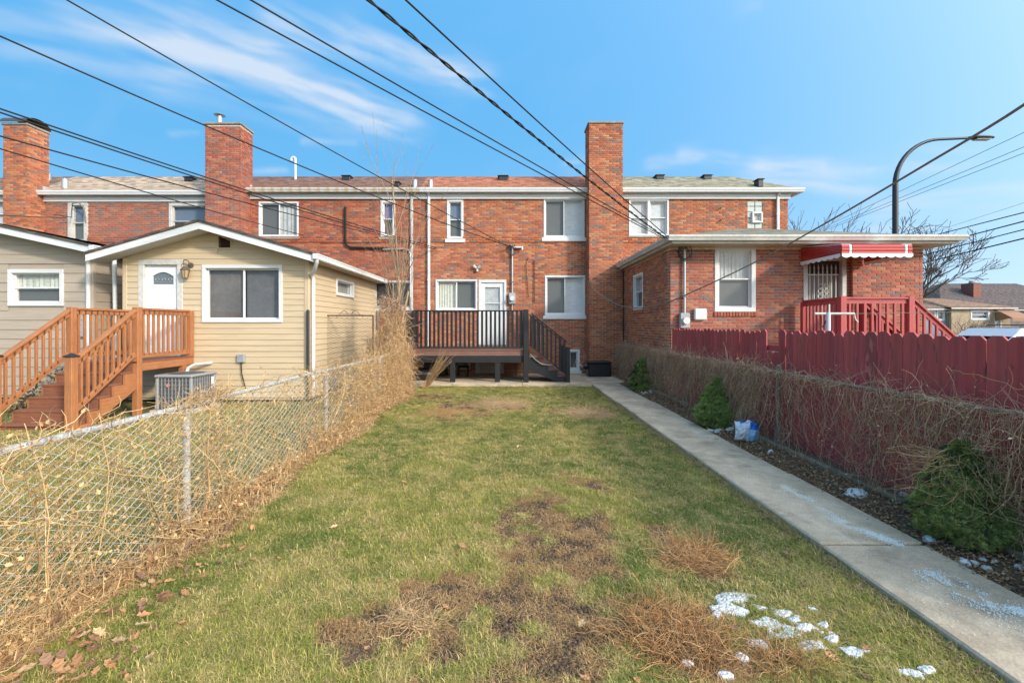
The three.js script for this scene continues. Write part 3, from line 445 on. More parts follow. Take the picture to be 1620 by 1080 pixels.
{ const X = pX(467, 15.9), y = 6.8, pts = [V(X, y - 0.1, 15.9), V(X, y + 0.6, 15.9)]; for (let k = 0; k <= 8; k++) { const a = Math.PI * k / 8; pts.push(V(X - 0.07 + 0.07 * Math.cos(a), y + 0.66 + 0.07 * Math.sin(a), 15.9)); } pts.push(V(X - 0.14, y + 0.6, 15.9)); new MB().tube(pts, 0.04, 10, true).build('vent_pipe', M.white, houseC.roof); }
// flashing blocks beside the chimneys
new MB().box(pX(384, 15.05), pX(400, 15.05), 6.0, 6.28, 14.95, 15.25, 0.02).build('flashing', M.greyBox, houseB); new MB().box(pX(52, 15.0), pX(74, 15.0), 6.0, 6.22, 14.9, 15.2, 0.02).build('flashing', M.greyBox, houseA);
// black drain pipe and grey conduit on the dark roofed house
{ const Z = 14.93; new MB().tube([V(fx(547), fy(328), Z), V(fx(547), fy(378), Z), V(fx(549), fy(388), Z), V(fx(556), fy(392), Z), V(fx(612), fy(393), Z)], 0.035, 8, true).build('drain_pipe', M.cable, houseC); new MB().tube([V(fx(606), fy(395), Z), V(fx(640), fy(394), Z), V(fx(647), fy(396), Z), V(fx(650), fy(402), Z - 0.02), V(fx(650), fy(470), Z - 0.02)], 0.025, 8, true).build('conduit', M.steel, houseC);
  new MB().tube([V(fx(837), fy(410), 14.97), V(fx(835), fy(408), 14.96), V(fx(832), fy(420), 14.96), V(fx(836), fy(470), 14.97)], 0.008, 5).build('wall_cable', M.cable, houseD); new MB().tube([V(fx(845), fy(412), 14.97), V(fx(845), fy(480), 14.96)], 0.012, 5).build('wall_cable', M.cable, houseD);
  new MB().tube([V(fx(931), fy(330), 14.96), V(fx(931), fy(580), 14.96)], 0.012, 5).build('wall_cable', M.cable, houseD);
  for (const [a, b] of [[330, 337], [349, 351]]) new MB().tube([V(fx(1139), fy(a), 14.98), V(fx(1139), fy(a) , 14.9)], 0.02, 6, true).build('wall_stub', M.cable, houseE); }

// ---------- gabled siding annexes on the left ----------
function gableAnnex({ name, label, x0, x1, Z0, xr, yr, ye, over, front, expo, material, holes, side, roofMat, sideHoles = [], ovL = 0.42, ovR = 0.3, lip }) {
  const h = thing(name, label, 'annex', V((x0 + x1) / 2, 0, Z0)), m = wallFront(0, 0, Z0), Z1 = 14.9;
  const slope = (yr - ye) / ((x1 + ovR) - xr), yAt = (x) => yr - Math.abs(x - xr) * slope - 0.16;
  mortarWall(h, m, [[x0, 0.05], [x1, 0.05], [x1, yAt(x1)], [xr, yAt(xr)], [x0, yAt(x0)]], holes.map((q) => hole(q, 0.01)), material, 0.12);
  const yc = Math.min(yAt(x0), yAt(x1)), lim = (y) => { const e = y > yc ? (yAt(xr) - y) / slope : 99; return [Math.max(x0 + 0.06, xr - e), Math.min(x1 - 0.06, xr + e)]; };
  siding(h, m, lim, 0.1, yAt(xr) - 0.02, expo, holes, material, lip);
  const cp = new MB(); cp.box(x0 - 0.012, x0 + 0.075, 0.06, yAt(x0) - 0.02, Z0 - 0.025, Z0 + 0.06, 0.006); cp.build('corner_post', material, h); const c2 = new MB(); c2.box(x1 - 0.075, x1 + 0.022, 0.06, yAt(x1) - 0.02, Z0 - 0.025, Z0 + 0.07, 0.006); c2.build('corner_post', material, h);
  // right side wall
  const mr = wallRight(x1, 0, Z0), L = Z1 - Z0; mortarWall(h, mr, [[0.13, 0.05], [L, 0.05], [L, yAt(x1)], [0.13, yAt(x1)]], sideHoles.map((q) => hole(q, 0.01)), material, 0.12); siding(h, mr, () => [0.075, L], 0.1, yAt(x1) - 0.04, expo, sideHoles, material, lip);
  new MB().box(x0, x0 + 0.1, 0.05, yAt(x0), Z0 + 0.13, Z1).build('side_wall', material, h);
  new MB().box(x0 + 0.12, x1 - 0.25, 0.02, 2.6, Z0 + 0.3, Z1 - 0.05).build('interior', M.dark, h);
  // roof sheets, white rake boards, soffits
  const xa = x0 - ovL, xb = x1 + ovR, ya = yr - (xr - xa) * slope, yb = yr - (xb - xr) * slope, Zf = Z0 - over, th = 0.05;
  const rf = new MB(); for (const [xe, y] of [[xa, ya], [xb, yb]]) { const a = V(xe, y, Zf - 0.03), b = V(xr, yr, Zf - 0.03), c = V(xr, yr, Z1), d = V(xe, y, Z1), dn = (p) => p.clone().setY(p.y - th); const n = new THREE.Vector3(xe > xr ? 0.28 : -0.28, 0.96, 0); const L1 = a.distanceTo(b); for (const [q, u, v] of [[a, 0, 0], [b, 0, L1], [c, 5, L1], [a, 0, 0], [c, 5, L1], [d, 5, 0]]) rf.vert(q, n, u, v); rf.quad(dn(a), dn(b), dn(c), dn(d), n.clone().negate()); rf.quad(a, b, dn(b), dn(a), new THREE.Vector3(0, 0, 1)); rf.quad(a, d, dn(d), dn(a), new THREE.Vector3(xe > xr ? 1 : -1, 0, 0)); }
  rf.build('roof', roofMat, h);
  for (const [xe, y] of [[xa, ya], [xb, yb]]) {
    const k = new MB(), s = xe > xr ? 1 : -1, a = [xr, yr - th - 0.002], b = [xe, y - th - 0.002], hh = 0.145;
    k.poly(s > 0 ? [[a[0], a[1] - hh], [b[0], b[1] - hh], [b[0], b[1]], [a[0], a[1]]] : [[b[0], b[1] - hh], [a[0], a[1] - hh], [a[0], a[1]], [b[0], b[1]]], [], 0.03, new THREE.Matrix4().makeTranslation(0, 0, -Zf - 0.03)); k.build('rake_board', M.white, h);
    const sf = new MB(); sf.poly(s > 0 ? [[a[0], a[1] - hh + 0.02], [b[0], b[1] - hh + 0.02], [b[0], b[1] - hh + 0.045], [a[0], a[1] - hh + 0.045]] : [[b[0], b[1] - hh + 0.02], [a[0], a[1] - hh + 0.02], [a[0], a[1] - hh + 0.045], [b[0], b[1] - hh + 0.045]], [], over - 0.035, new THREE.Matrix4().makeTranslation(0, 0, -Z0 + 0.001)); sf.build('soffit', M.soffit, h);
  }
  // eave gutter on the right side and its soffit
  const gt = new MB(); gt.box(xb, xb + 0.1, yb - 0.15, yb - 0.035, Zf - 0.05, Z1 - 0.06, 0.012); gt.box(xb + 0.095, xb + 0.112, yb - 0.06, yb - 0.03, Zf - 0.05, Z1 - 0.06, 0.004); gt.build('gutter', M.white, h);
  const es = new MB(); es.box(x1 + 0.02, xb - 0.002, yb - 0.14, yb - 0.12, Z0 + 0.0, Z1 - 0.06); es.box(xb - 0.03, xb - 0.001, yb - 0.16, yb - 0.06, Z0 + 0.002, Z1 - 0.06); es.build('soffit', M.soffitTan, h);
  h.info = { yb, xb, yAt, xa, ya, Zf }; return h;
}
const ZC = 9.87, cX = (x) => pX(x, ZC), cY = (y) => pY(y, ZC), crect = (a, b, c, d) => [cX(a), cX(b), cY(d), cY(c)];
const cDoor = [cX(219), cX(289), 1.0, cY(410)], cWin = crect(320, 447, 419, 510), cVent = crect(344, 367, 372, 394), cSide = [11.46 - ZC, 12.75 - ZC, 2.42, 2.86];
const cream = gableAnnex({ name: 'siding_annex', label: 'cream siding annex with a low gable, white door and wide sliding window', x0: -8.33, x1: -4.33, Z0: ZC, xr: -6.40, yr: 3.86, ye: 3.18, over: 0.45, expo: 0.125, material: M.cream, holes: [cDoor, cWin, cVent], sideHoles: [cSide], roofMat: shingle(0.12, 0.09, 0.075) });
win(cream, wallFront(0, 0, ZC), cWin, { backs: [mat(0.17, 0.155, 0.145, { map: T.blotch }), mat(0.14, 0.14, 0.145, { map: T.blotch })], c: 0.075, out: 0.035 });  // grey of the reflecting panes is put into the backing colours
win(cream, wallRight(-4.33, 0, ZC), cSide, { type: 'fixed', backs: [mat(0.3, 0.3, 0.27)], c: 0.06, out: 0.03 });
{ // louvred gable vent
  const m = wallFront(0, 0, ZC), [a, b, c, d] = cVent, f = new MB(m); f.slab(a, b, d - 0.03, d, -0.06, 0.025, 0.004); f.slab(a, b, c, c + 0.03, -0.06, 0.025, 0.004); f.slab(a, a + 0.03, c + 0.03, d - 0.03, -0.06, 0.025, 0.004); f.slab(b - 0.03, b, c + 0.03, d - 0.03, -0.06, 0.025, 0.004); const v = f.build('gable_vent', M.cream, cream);
  new MB(m).slab(a + 0.02, b - 0.02, c + 0.02, d - 0.02, -0.1, -0.06).build('backing', M.dark, v);
  for (let i = 0; i < 5; i++) { const y = c + 0.045 + i * 0.045, k = new MB(m); k.quad(new THREE.Vector3(a + 0.03, y, 0.015), new THREE.Vector3(b - 0.03, y, 0.015), new THREE.Vector3(b - 0.03, y + 0.03, -0.05), new THREE.Vector3(a + 0.03, y + 0.03, -0.05), new THREE.Vector3(0, 1, 1)); k.build('louvre', M.cedarDark, v); }
}
panelDoor(cream, wallFront(0, 0, ZC), cDoor, { frame: M.whiteOld, c: 0.12, fill: (d, a, b, y0, t) => {
  const m = wallFront(0, 0, ZC), leaf = new MB(m), w = b - a, gy0 = t - 0.42, gy1 = t - 0.15, gx0 = a + 0.13, gx1 = b - 0.13, cx = (a + b) / 2, hole2 = [[gx0, gy0], [gx1, gy0], [gx1, gy1 - 0.09]]; for (let k = 1; k < 8; k++) { const u = k / 8; hole2.push([gx1 + (gx0 - gx1) * u, gy1 - 0.09 + 0.09 * Math.sin(Math.PI * u)]); } hole2.push([gx0, gy1 - 0.09]);
  leaf.poly([[a, y0], [b, y0], [b, t], [a, t]], [hole2], 0.04, new THREE.Matrix4().makeTranslation(0, 0, -0.1)); const L = leaf.build('door_leaf', mat(0.74, 0.76, 0.80, { roughness: 0.45 }), d);
  new MB(m).slab(gx0, gx1, gy0, gy1, -0.1, -0.09).build('pane', mat(0.14, 0.16, 0.18, { roughness: 0.2 }), d);
  const lead = new MB(m); for (const k of [-0.14, 0, 0.14]) lead.geo(new THREE.TorusGeometry(0.045, 0.006, 5, 4), new THREE.Matrix4().makeTranslation(cx + k, gy0 + 0.11, -0.086)); lead.slab(gx0, gx1, gy0 + 0.05, gy0 + 0.058, -0.09, -0.084); lead.build('leading', M.steel, d);
  for (const sx of [0.09, w / 2 + 0.03]) for (const [p, q] of [[t - 1.05, t - 0.52], [y0 + 0.15, t - 1.15]]) { const pn = new MB(m); pn.slab(a + sx, a + sx + w / 2 - 0.12, p, q, -0.065, -0.052, 0.01); pn.build('door_panel', mat(0.74, 0.76, 0.80, { roughness: 0.45 }), d); }
  new MB(m).slab(b - 0.07, b - 0.045, y0 + 0.95, y0 + 1.05, -0.06, 0.0, 0.01).build('handle', M.steel, d);
} });
{ // downspout of the cream annex, from the corner of the gutter down the side
  const { xb, yb, Zf } = cream.info, pts = [V(xb + 0.05, yb - 0.14, Zf + 0.05), V(xb + 0.05, yb - 0.2, Zf + 0.06), V(xb - 0.06, yb - 0.34, Zf + 0.22), V(-4.27, yb - 0.42, ZC + 0.02), V(-4.27, yb - 0.5, ZC + 0.12), V(-4.27, 0.12, ZC + 0.12)]; new MB().tube(pts, 0.042, 8, true).build('downspout', M.white, cream);
  const m = wallFront(0, 0, ZC); new MB(m).slab(cX(377), cX(389), cY(573), cY(560), 0.012, 0.08, 0.012).build('outlet_box', M.greyBox, cream); new MB().tube([V(cX(383), cY(573), ZC - 0.05), V(cX(384), cY(590), ZC - 0.05), V(cX(389), cY(606), ZC - 0.07), V(cX(394), cY(620), ZC - 0.1)], 0.012, 6).build('outlet_cable', M.cable, cream);
}
// wall lantern beside the door
{ const x = cX(300), y = cY(424), t = thing('wall_lantern', 'weathered bronze wall lantern between the white door and the wide window', 'lamp', V(x, y, ZC)), br = mat(0.13, 0.1, 0.085, { roughness: 0.7, metalness: 0.3 });
  new MB().geo(new THREE.CylinderGeometry(0.055, 0.055, 0.03, 12), new THREE.Matrix4().makeRotationX(Math.PI / 2).setPosition(x + 0.04, y + 0.06, -ZC + 0.03)).build('backplate', br, t);
  const pts = []; for (let k = 0; k <= 14; k++) { const a = -0.6 + 4.6 * k / 14, r = 0.085 - 0.045 * k / 14; pts.push(V(x - 0.03 + r * Math.cos(a), y + 0.1 + r * Math.sin(a), ZC - 0.1)); } pts.unshift(V(x + 0.04, y + 0.06, ZC - 0.04)); new MB().tube(pts, 0.011, 6, true).build('arm', br, t);
  new MB().cyl(x - 0.02, y - 0.06, y + 0.03, ZC - 0.12, 0.1, 0.03, 10).build('hood', br, t); new MB().cyl(x - 0.02, y - 0.22, y - 0.06, ZC - 0.12, 0.05, 0.085, 8).build('glass_shade', mat(0.42, 0.3, 0.16, { roughness: 0.3 }), t);
  for (let k = 0; k < 6; k++) { const a = k / 6 * 6.283; new MB().beam(V(x - 0.02 + 0.088 * Math.cos(a), y - 0.06, ZC - 0.12 + 0.088 * Math.sin(a)), V(x - 0.02 + 0.053 * Math.cos(a), y - 0.225, ZC - 0.12 + 0.053 * Math.sin(a)), 0.01, 0.01).build('bar', br, t); } }
const ZT = 10.2, tX = (x) => pX(x, ZT), tY = (y) => pY(y, ZT), tWin = [tX(13), tX(101), tY(484), tY(426)];
const tanAnnex = gableAnnex({ name: 'siding_annex', label: 'taupe wide board siding annex at the far left with one small white window', x0: -14.4, x1: -9.3, Z0: ZT, xr: -11.75, yr: 4.02, ye: 3.42, over: 0.4, expo: 0.21, material: M.tan, holes: [tWin], roofMat: shingle(0.12, 0.1, 0.085), ovR: 0.3, lip: 0.018 });
win(tanAnnex, wallFront(0, 0, ZT), tWin, { type: 'hung', backs: [M.screen, M.curtain], c: 0.085, out: 0.035 });
{ const { xb, yb } = tanAnnex.info; new MB().tube([V(xb + 0.03, yb - 0.14, ZT - 0.3), V(-9.36, yb - 0.3, ZT - 0.05), V(-9.36, 0.4, ZT - 0.05)], 0.045, 8, true).build('downspout', M.white, tanAnnex); new MB().tube([V(-9.0, yb - 0.13, ZT + 0.2), V(-8.98, 0.3, ZT + 0.25)], 0.045, 8, true).build('downspout', M.white, tanAnnex);
  new MB().box(-9.55, -9.35, 1.4, 1.75, ZT - 0.09, ZT - 0.02, 0.015).build('meter_box', M.greyBox, tanAnnex); }

// ---------- brick annex on the right ----------
const ZA = 10.3, XA = 3.69, XB = 9.33, aX = (x) => pX(x, ZA), aY = (y) => pY(y, ZA);
const annex = thing('brick_annex', 'low brick annex with wide white gutter behind the red fence', 'annex', V((XA + XB) / 2, 0, ZA));
{
  const H = 3.42, aw = [aX(1131) - XA, aX(1196) - XA, aY(493), aY(389)], ad = [aX(1271) - XA, aX(1339) - XA, 1.2, aY(405)], m = wallFront(XA, 0, ZA), w = XB - XA;
  mortarWall(annex, m, [[0.002, 0], [w, 0], [w, H], [0.002, H]], [aw, ad].map((q) => hole(q, 0.01)), M.mortarPale);
  bricks(annex, m, w, H, [aw, ad], 'rose', { seed: 61, skip: (x, y) => y < 1.2 && x > 0.5, solo: (x, y) => y > 1.66, most: 300 });
  const ml = wallLeft(XA, 0, 15), L = 15 - ZA, lw = [15 - 13.35, 15 - 12.4, 2.1, 3.12]; mortarWall(annex, ml, [[0, 0], [L - 0.21, 0], [L - 0.21, H], [0, H]], [hole(lw, 0.01)], M.mortar); bricks(annex, ml, L - 0.052, H, [lw], 'orange', { seed: 62 });
  const mr = wallRight(XB, 0, ZA); new MB(mr).slab(0.2, L, 0, H, -0.2, -0.012).build('wall', M.mortarPale, annex); bricks(annex, mr, L, H, [], 'rose', { seed: 63, skip: (x, y) => y < 1.2 });
  new MB().box(XA + 0.25, XB - 0.25, 0.02, H - 0.02, ZA + 0.4, 14.9).build('interior', M.dark, annex);
  win(annex, m, aw, { type: 'hung', backs: [M.screen, M.lace], c: 0.1, out: 0.01, sill: 0 }); win(annex, ml, lw, { type: 'hung', backs: [M.screen, M.lace], c: 0.07, out: 0.005 });
  const sl = new MB(m); for (let i = 0; i < 14; i++) { const x = aw[0] - 0.02 + i * (aw[1] - aw[0] + 0.04) / 14; const c = PAL.rose[i % 3].c; sl.col = c; sl.slab(x, x + 0.058, aw[2] - 0.1, aw[2] - 0.004, -0.05, 0.03, 0.004); } sl.build('brick_sill', M.brick, annex);
  const sl2 = new MB(ml); for (let i = 0; i < 14; i++) { const x = lw[0] - 0.02 + i * (lw[1] - lw[0] + 0.04) / 14; sl2.col = PAL.orange[i % 3].c; sl2.slab(x, x + 0.058, lw[2] - 0.1, lw[2] - 0.004, -0.05, 0.03, 0.004); } sl2.build('brick_sill', M.brick, annex);
  // eaves: soffit, fascia, gutter profile all round
  const ex0 = 3.55, ex1 = 9.68, ez = 9.78, ey = 3.47; new MB().box(ex0, ex1, ey - 0.045, ey - 0.02, ez, 14.99).build('soffit', M.soffitTan, annex);
  const fa = new MB(); fa.box(ex0 - 0.01, ex1 + 0.01, ey - 0.05, ey + 0.06, ez - 0.012, ez + 0.01); fa.box(ex0 - 0.012, ex0 + 0.01, ey - 0.05, ey + 0.06, ez + 0.012, 14.9); fa.box(ex1 - 0.01, ex1 + 0.012, ey - 0.05, ey + 0.06, ez + 0.012, 14.9); fa.build('fascia', M.whiteOld, annex);
  const prof = [[0, 0], [0.085, 0], [0.10, 0.045], [0.12, 0.075], [0.12, 0.115], [0.105, 0.115], [0.105, 0.09], [0, 0.09]];
  const gt = new MB(new THREE.Matrix4().makeBasis(new THREE.Vector3(0, 0, 1), new THREE.Vector3(0, 1, 0), new THREE.Vector3(-1, 0, 0)).setPosition(ex1 + 0.12, ey + 0.005, -ez + 0.013)); gt.poly(prof, [], ex1 - ex0 + 0.24);
  gt.m = new THREE.Matrix4().makeBasis(new THREE.Vector3(-1, 0, 0), new THREE.Vector3(0, 1, 0), new THREE.Vector3(0, 0, -1)).setPosition(ex0 - 0.013, ey + 0.005, -ez + 0.1); gt.poly(prof, [], 5.1); gt.build('gutter', M.whiteOld, annex);
  const rf = new MB(), y0 = ey + 0.1, y1 = ey + 0.82, c = [V(ex0 - 0.03, y0, ez - 0.03), V(ex1 + 0.03, y0, ez - 0.03), V(ex1 + 0.03, y0, 15), V(ex0 - 0.03, y0, 15)], r0 = V(6.2, y1, 12.4), r1 = V(7.05, y1, 12.4), U = new THREE.Vector3(0, 1, 0);
  const face = (P) => { const n = new THREE.Vector3().subVectors(P[1], P[0]).cross(tmp.subVectors(P[2], P[0])).normalize(); if (n.y < 0) n.negate(); const e = tmp2.subVectors(P[1], P[0]).normalize().clone(), f = n.clone().cross(e); for (let i = 1; i < P.length - 1; i++) for (const q of [P[0], P[i], P[i + 1]]) { const d = q.clone().sub(P[0]); rf.vert(q, n, d.dot(e), Math.abs(d.dot(f))); } };
  face([c[0], c[1], r1, r0]); face([c[3], c[0], r0]); face([c[1], c[2], r1]); face([c[2], c[3], r0, r1]); rf.box(ex0 - 0.03, ex1 + 0.03, y0 - 0.02, y0 - 0.005, ez - 0.03, 14.99); rf.build('roof', shingle(0.27, 0.25, 0.18), annex);
  new MB().box(3.5, 3.62, ey + 0.12, ey + 0.2, 14.2, 14.8, 0.02).build('flashing', M.cable, annex);
  // barred storm door
  panelDoor(annex, m, ad, { frame: M.whiteOld, c: 0.1, fill: (d, a, b, y0, t) => {
    new MB(m).slab(a, b, y0, t, -0.13, -0.1, 0.004).build('door_leaf', mat(0.2, 0.19, 0.17), d); new MB(m).slab(a, b, t - 0.3, t, -0.1, -0.085).build('screen', M.dark, d);
    const n = 7; for (let i = 0; i < n; i++) { const x = a + 0.09 + (b - a - 0.18) * i / (n - 1), k = new MB(m); k.slab(x - 0.009, x + 0.009, y0 + 0.1, t - 0.14, -0.07, -0.052); k.geo(new THREE.ConeGeometry(0.022, 0.11, 6), new THREE.Matrix4().makeTranslation(x, t - 0.12, -0.061)); k.geo(new THREE.SphereGeometry(0.017, 6, 5), new THREE.Matrix4().makeTranslation(x, t - 0.2, -0.061)); k.build('door_bar', M.whiteOld, d); }
    const r = new MB(m); r.slab(a, b, t - 0.33, t - 0.3, -0.08, -0.05, 0.004); r.slab(a, b, y0 + 0.1, y0 + 0.13, -0.08, -0.05, 0.004); r.build('cross_bar', M.whiteOld, d);
    const s = new MB(m), cx = (a + b) / 2, cy = t - 0.75; for (const [dx, dy] of [[-0.06, 0.17], [0.06, 0.17], [-0.075, 0.06], [0.075, 0.06], [-0.075, -0.06], [0.075, -0.06], [-0.06, -0.17], [0.06, -0.17]]) s.geo(new THREE.TorusGeometry(0.05, 0.008, 5, 12), new THREE.Matrix4().makeTranslation(cx + dx, cy + dy, -0.045)); s.build('scroll_work', M.whiteOld, d);
  } });
  // the brick pier to the right of the door stands forward of the door wall
  const pm = wallFront(aX(1345), 0, ZA - 0.09), pw = XB - aX(1345); new MB(pm).slab(0.012, pw, 0, H - 0.005, -0.075, -0.012).build('pier', M.mortarPale, annex); bricks(annex, pm, pw, H - 0.02, [], 'rose', { seed: 66, skip: (x, y) => y < 1.1 });
  const psl = wallLeft(aX(1345), 0, ZA); bricks(annex, psl, 0.04, H - 0.02, [], 'rose', { seed: 67, skip: (x, y) => y < 1.1 });
  // telephone box and brick lamp block
  new MB().box(aX(1097), aX(1116), aY(506), aY(488), ZA - 0.1, ZA - 0.005, 0.02).build('junction_box', M.white, annex);
}

// ---------- meters, masts, lights on the walls ----------
function meter(label, X, yBox, yTop, Z, hBox, elbow) {
  const t = thing('electric_meter', label, 'electric meter', V(X, yBox, Z));
  new MB().box(X - 0.11, X + 0.11, yBox, yBox + hBox, Z - 0.13, Z - 0.015, 0.015).build('meter_box', M.greyBox, t);
  new MB().geo(new THREE.CylinderGeometry(0.075, 0.085, 0.09, 18), new THREE.Matrix4().makeRotationX(Math.PI / 2).setPosition(X, yBox + hBox * 0.5, -Z + 0.17)).build('meter_glass', mat(0.62, 0.62, 0.58, { roughness: 0.15 }), t);
  new MB().tube([V(X + 0.01, yBox + hBox - 0.02, Z - 0.06), V(X + 0.01, yTop, Z - 0.06)], 0.027, 10, true).build('mast', M.steel, t);
  const hd = new MB(); hd.tube([V(X + 0.01, yTop - 0.02, Z - 0.06), V(X + 0.01, yTop + 0.05, Z - 0.07), V(X - 0.03, yTop + 0.07, Z - 0.12), V(X - 0.05, yTop + 0.03, Z - 0.16)], 0.045, 8, true); hd.build('weather_head', M.galvOld, t);
  for (const y of [yBox + hBox + 0.35, yTop - 0.25]) new MB().box(X - 0.045, X + 0.065, y, y + 0.035, Z - 0.09, Z - 0.01, 0.004).build('strap', M.galvOld, t);
  new MB().tube([V(X + 0.01, yBox, Z - 0.06), V(X + 0.01, yBox - 0.9, Z - 0.06)], 0.022, 8).build('lower_pipe', M.steel, t);
  // loose service loops at the head
  for (let i = 0; i < 3; i++) { const pts = []; for (let k = 0; k <= 10; k++) { const a = k / 10 * 5.2 + i; pts.push(V(X - 0.03 + (0.1 + 0.03 * i) * Math.cos(a), yTop - 0.1 + (0.14 + 0.03 * i) * Math.sin(a), Z - 0.14 - 0.02 * i)); } new MB().tube(pts, 0.008, 5).build('service_loop', M.cable, t); }
  return t;
}
meter('grey electric meter with tall mast on the wall beside the white deck door', fx(810), fy(481), fy(392), ZF, 0.36);
meter('grey electric meter with mast at the front corner of the low brick annex', aX(1081), aY(519), aY(394), ZA, 0.34);
{ // twin spot lamp above the slider
  const x = fx(755), y = fy(425), t = thing('flood_light', 'small cream twin floodlight on the brick above the deck window', 'lamp', V(x, y, ZF)); new MB().geo(new THREE.CylinderGeometry(0.055, 0.055, 0.04, 12), new THREE.Matrix4().makeRotationX(Math.PI / 2).setPosition(x, y + 0.02, -ZF + 0.02)).build('base', M.whiteOld, t);
  for (const s of [-1, 1]) new MB().geo(new THREE.CylinderGeometry(0.06, 0.035, 0.11, 10), new THREE.Matrix4().makeRotationZ(s * -0.9).setPosition(x + s * 0.075, y + 0.045, -ZF + 0.1)).build('lamp_head', M.whiteOld, t); new MB().cyl(x, y - 0.1, y - 0.01, ZF - 0.07, 0.04, 0.045, 10).build('sensor', M.whiteOld, t);
  const b = thing('bracket_light', 'small white bracket fixture beside the meter mast', 'lamp', V(fx(820), fy(392), ZF)); new MB().box(fx(813), fx(826), fy(393), fy(391), ZF - 0.14, ZF - 0.01, 0.008).build('arm', M.white, b); new MB().cyl(fx(826), fy(396), fy(390), ZF - 0.12, 0.03, 0.03, 8).build('head', M.white, b);
  const g = thing('gooseneck_light', 'dark gooseneck mast head at the narrow left window', 'service mast', V(fx(128), fy(340), ZF)); const pts = [V(fx(136), fy(352), ZF - 0.02), V(fx(136), fy(330), ZF - 0.1), V(fx(131), fy(322), ZF - 0.16), V(fx(123), fy(324), ZF - 0.2)]; new MB().tube(pts, 0.022, 8, true).build('mast_head', M.galvOld, g); new MB().tube([V(fx(123), fy(324), ZF - 0.2), V(fx(127), fy(334), ZF - 0.3), V(fx(122), fy(346), ZF - 0.2), V(fx(100), fy(343), ZF - 0.3)], 0.012, 6).build('drip_loop', M.cable, g);
}

// ---------- stairs, decks, railings ----------
function railing(parent, a, b, { top = 1.0, bottom = 0.1, n, bw = 0.04, bd = 0.04, rail = [0.09, 0.04], brail = [0.04, 0.07], material, ends = 0.06, railMat, sub }) {
  const up = (p, y) => p.clone().setY(p.y + y), rm = railMat || material; new MB().beam(up(a, top), up(b, top), rail[0], rail[1], 0.006).build('top_rail', rm, parent); if (sub) new MB().beam(up(a, top - rail[1] / 2 - sub / 2), up(b, top - rail[1] / 2 - sub / 2), 0.038, sub, 0.004).build('upper_rail', material, parent);
  new MB().beam(up(a, bottom), up(b, bottom), brail[0], brail[1], 0.004).build('bottom_rail', material, parent);
  const g = boxGeo(bw, top - bottom, bd, 0.003), L = Math.hypot(b.x - a.x, b.z - a.z), ang = Math.atan2(-(b.z - a.z), b.x - a.x);
  for (let i = 0; i < n; i++) { const t = ends / L + (1 - 2 * ends / L) * (n > 1 ? i / (n - 1) : 0.5), p = a.clone().lerp(b, t); p.y += (top + bottom) / 2; piece('baluster', g, material, parent, p, [0, ang, 0]); }
}
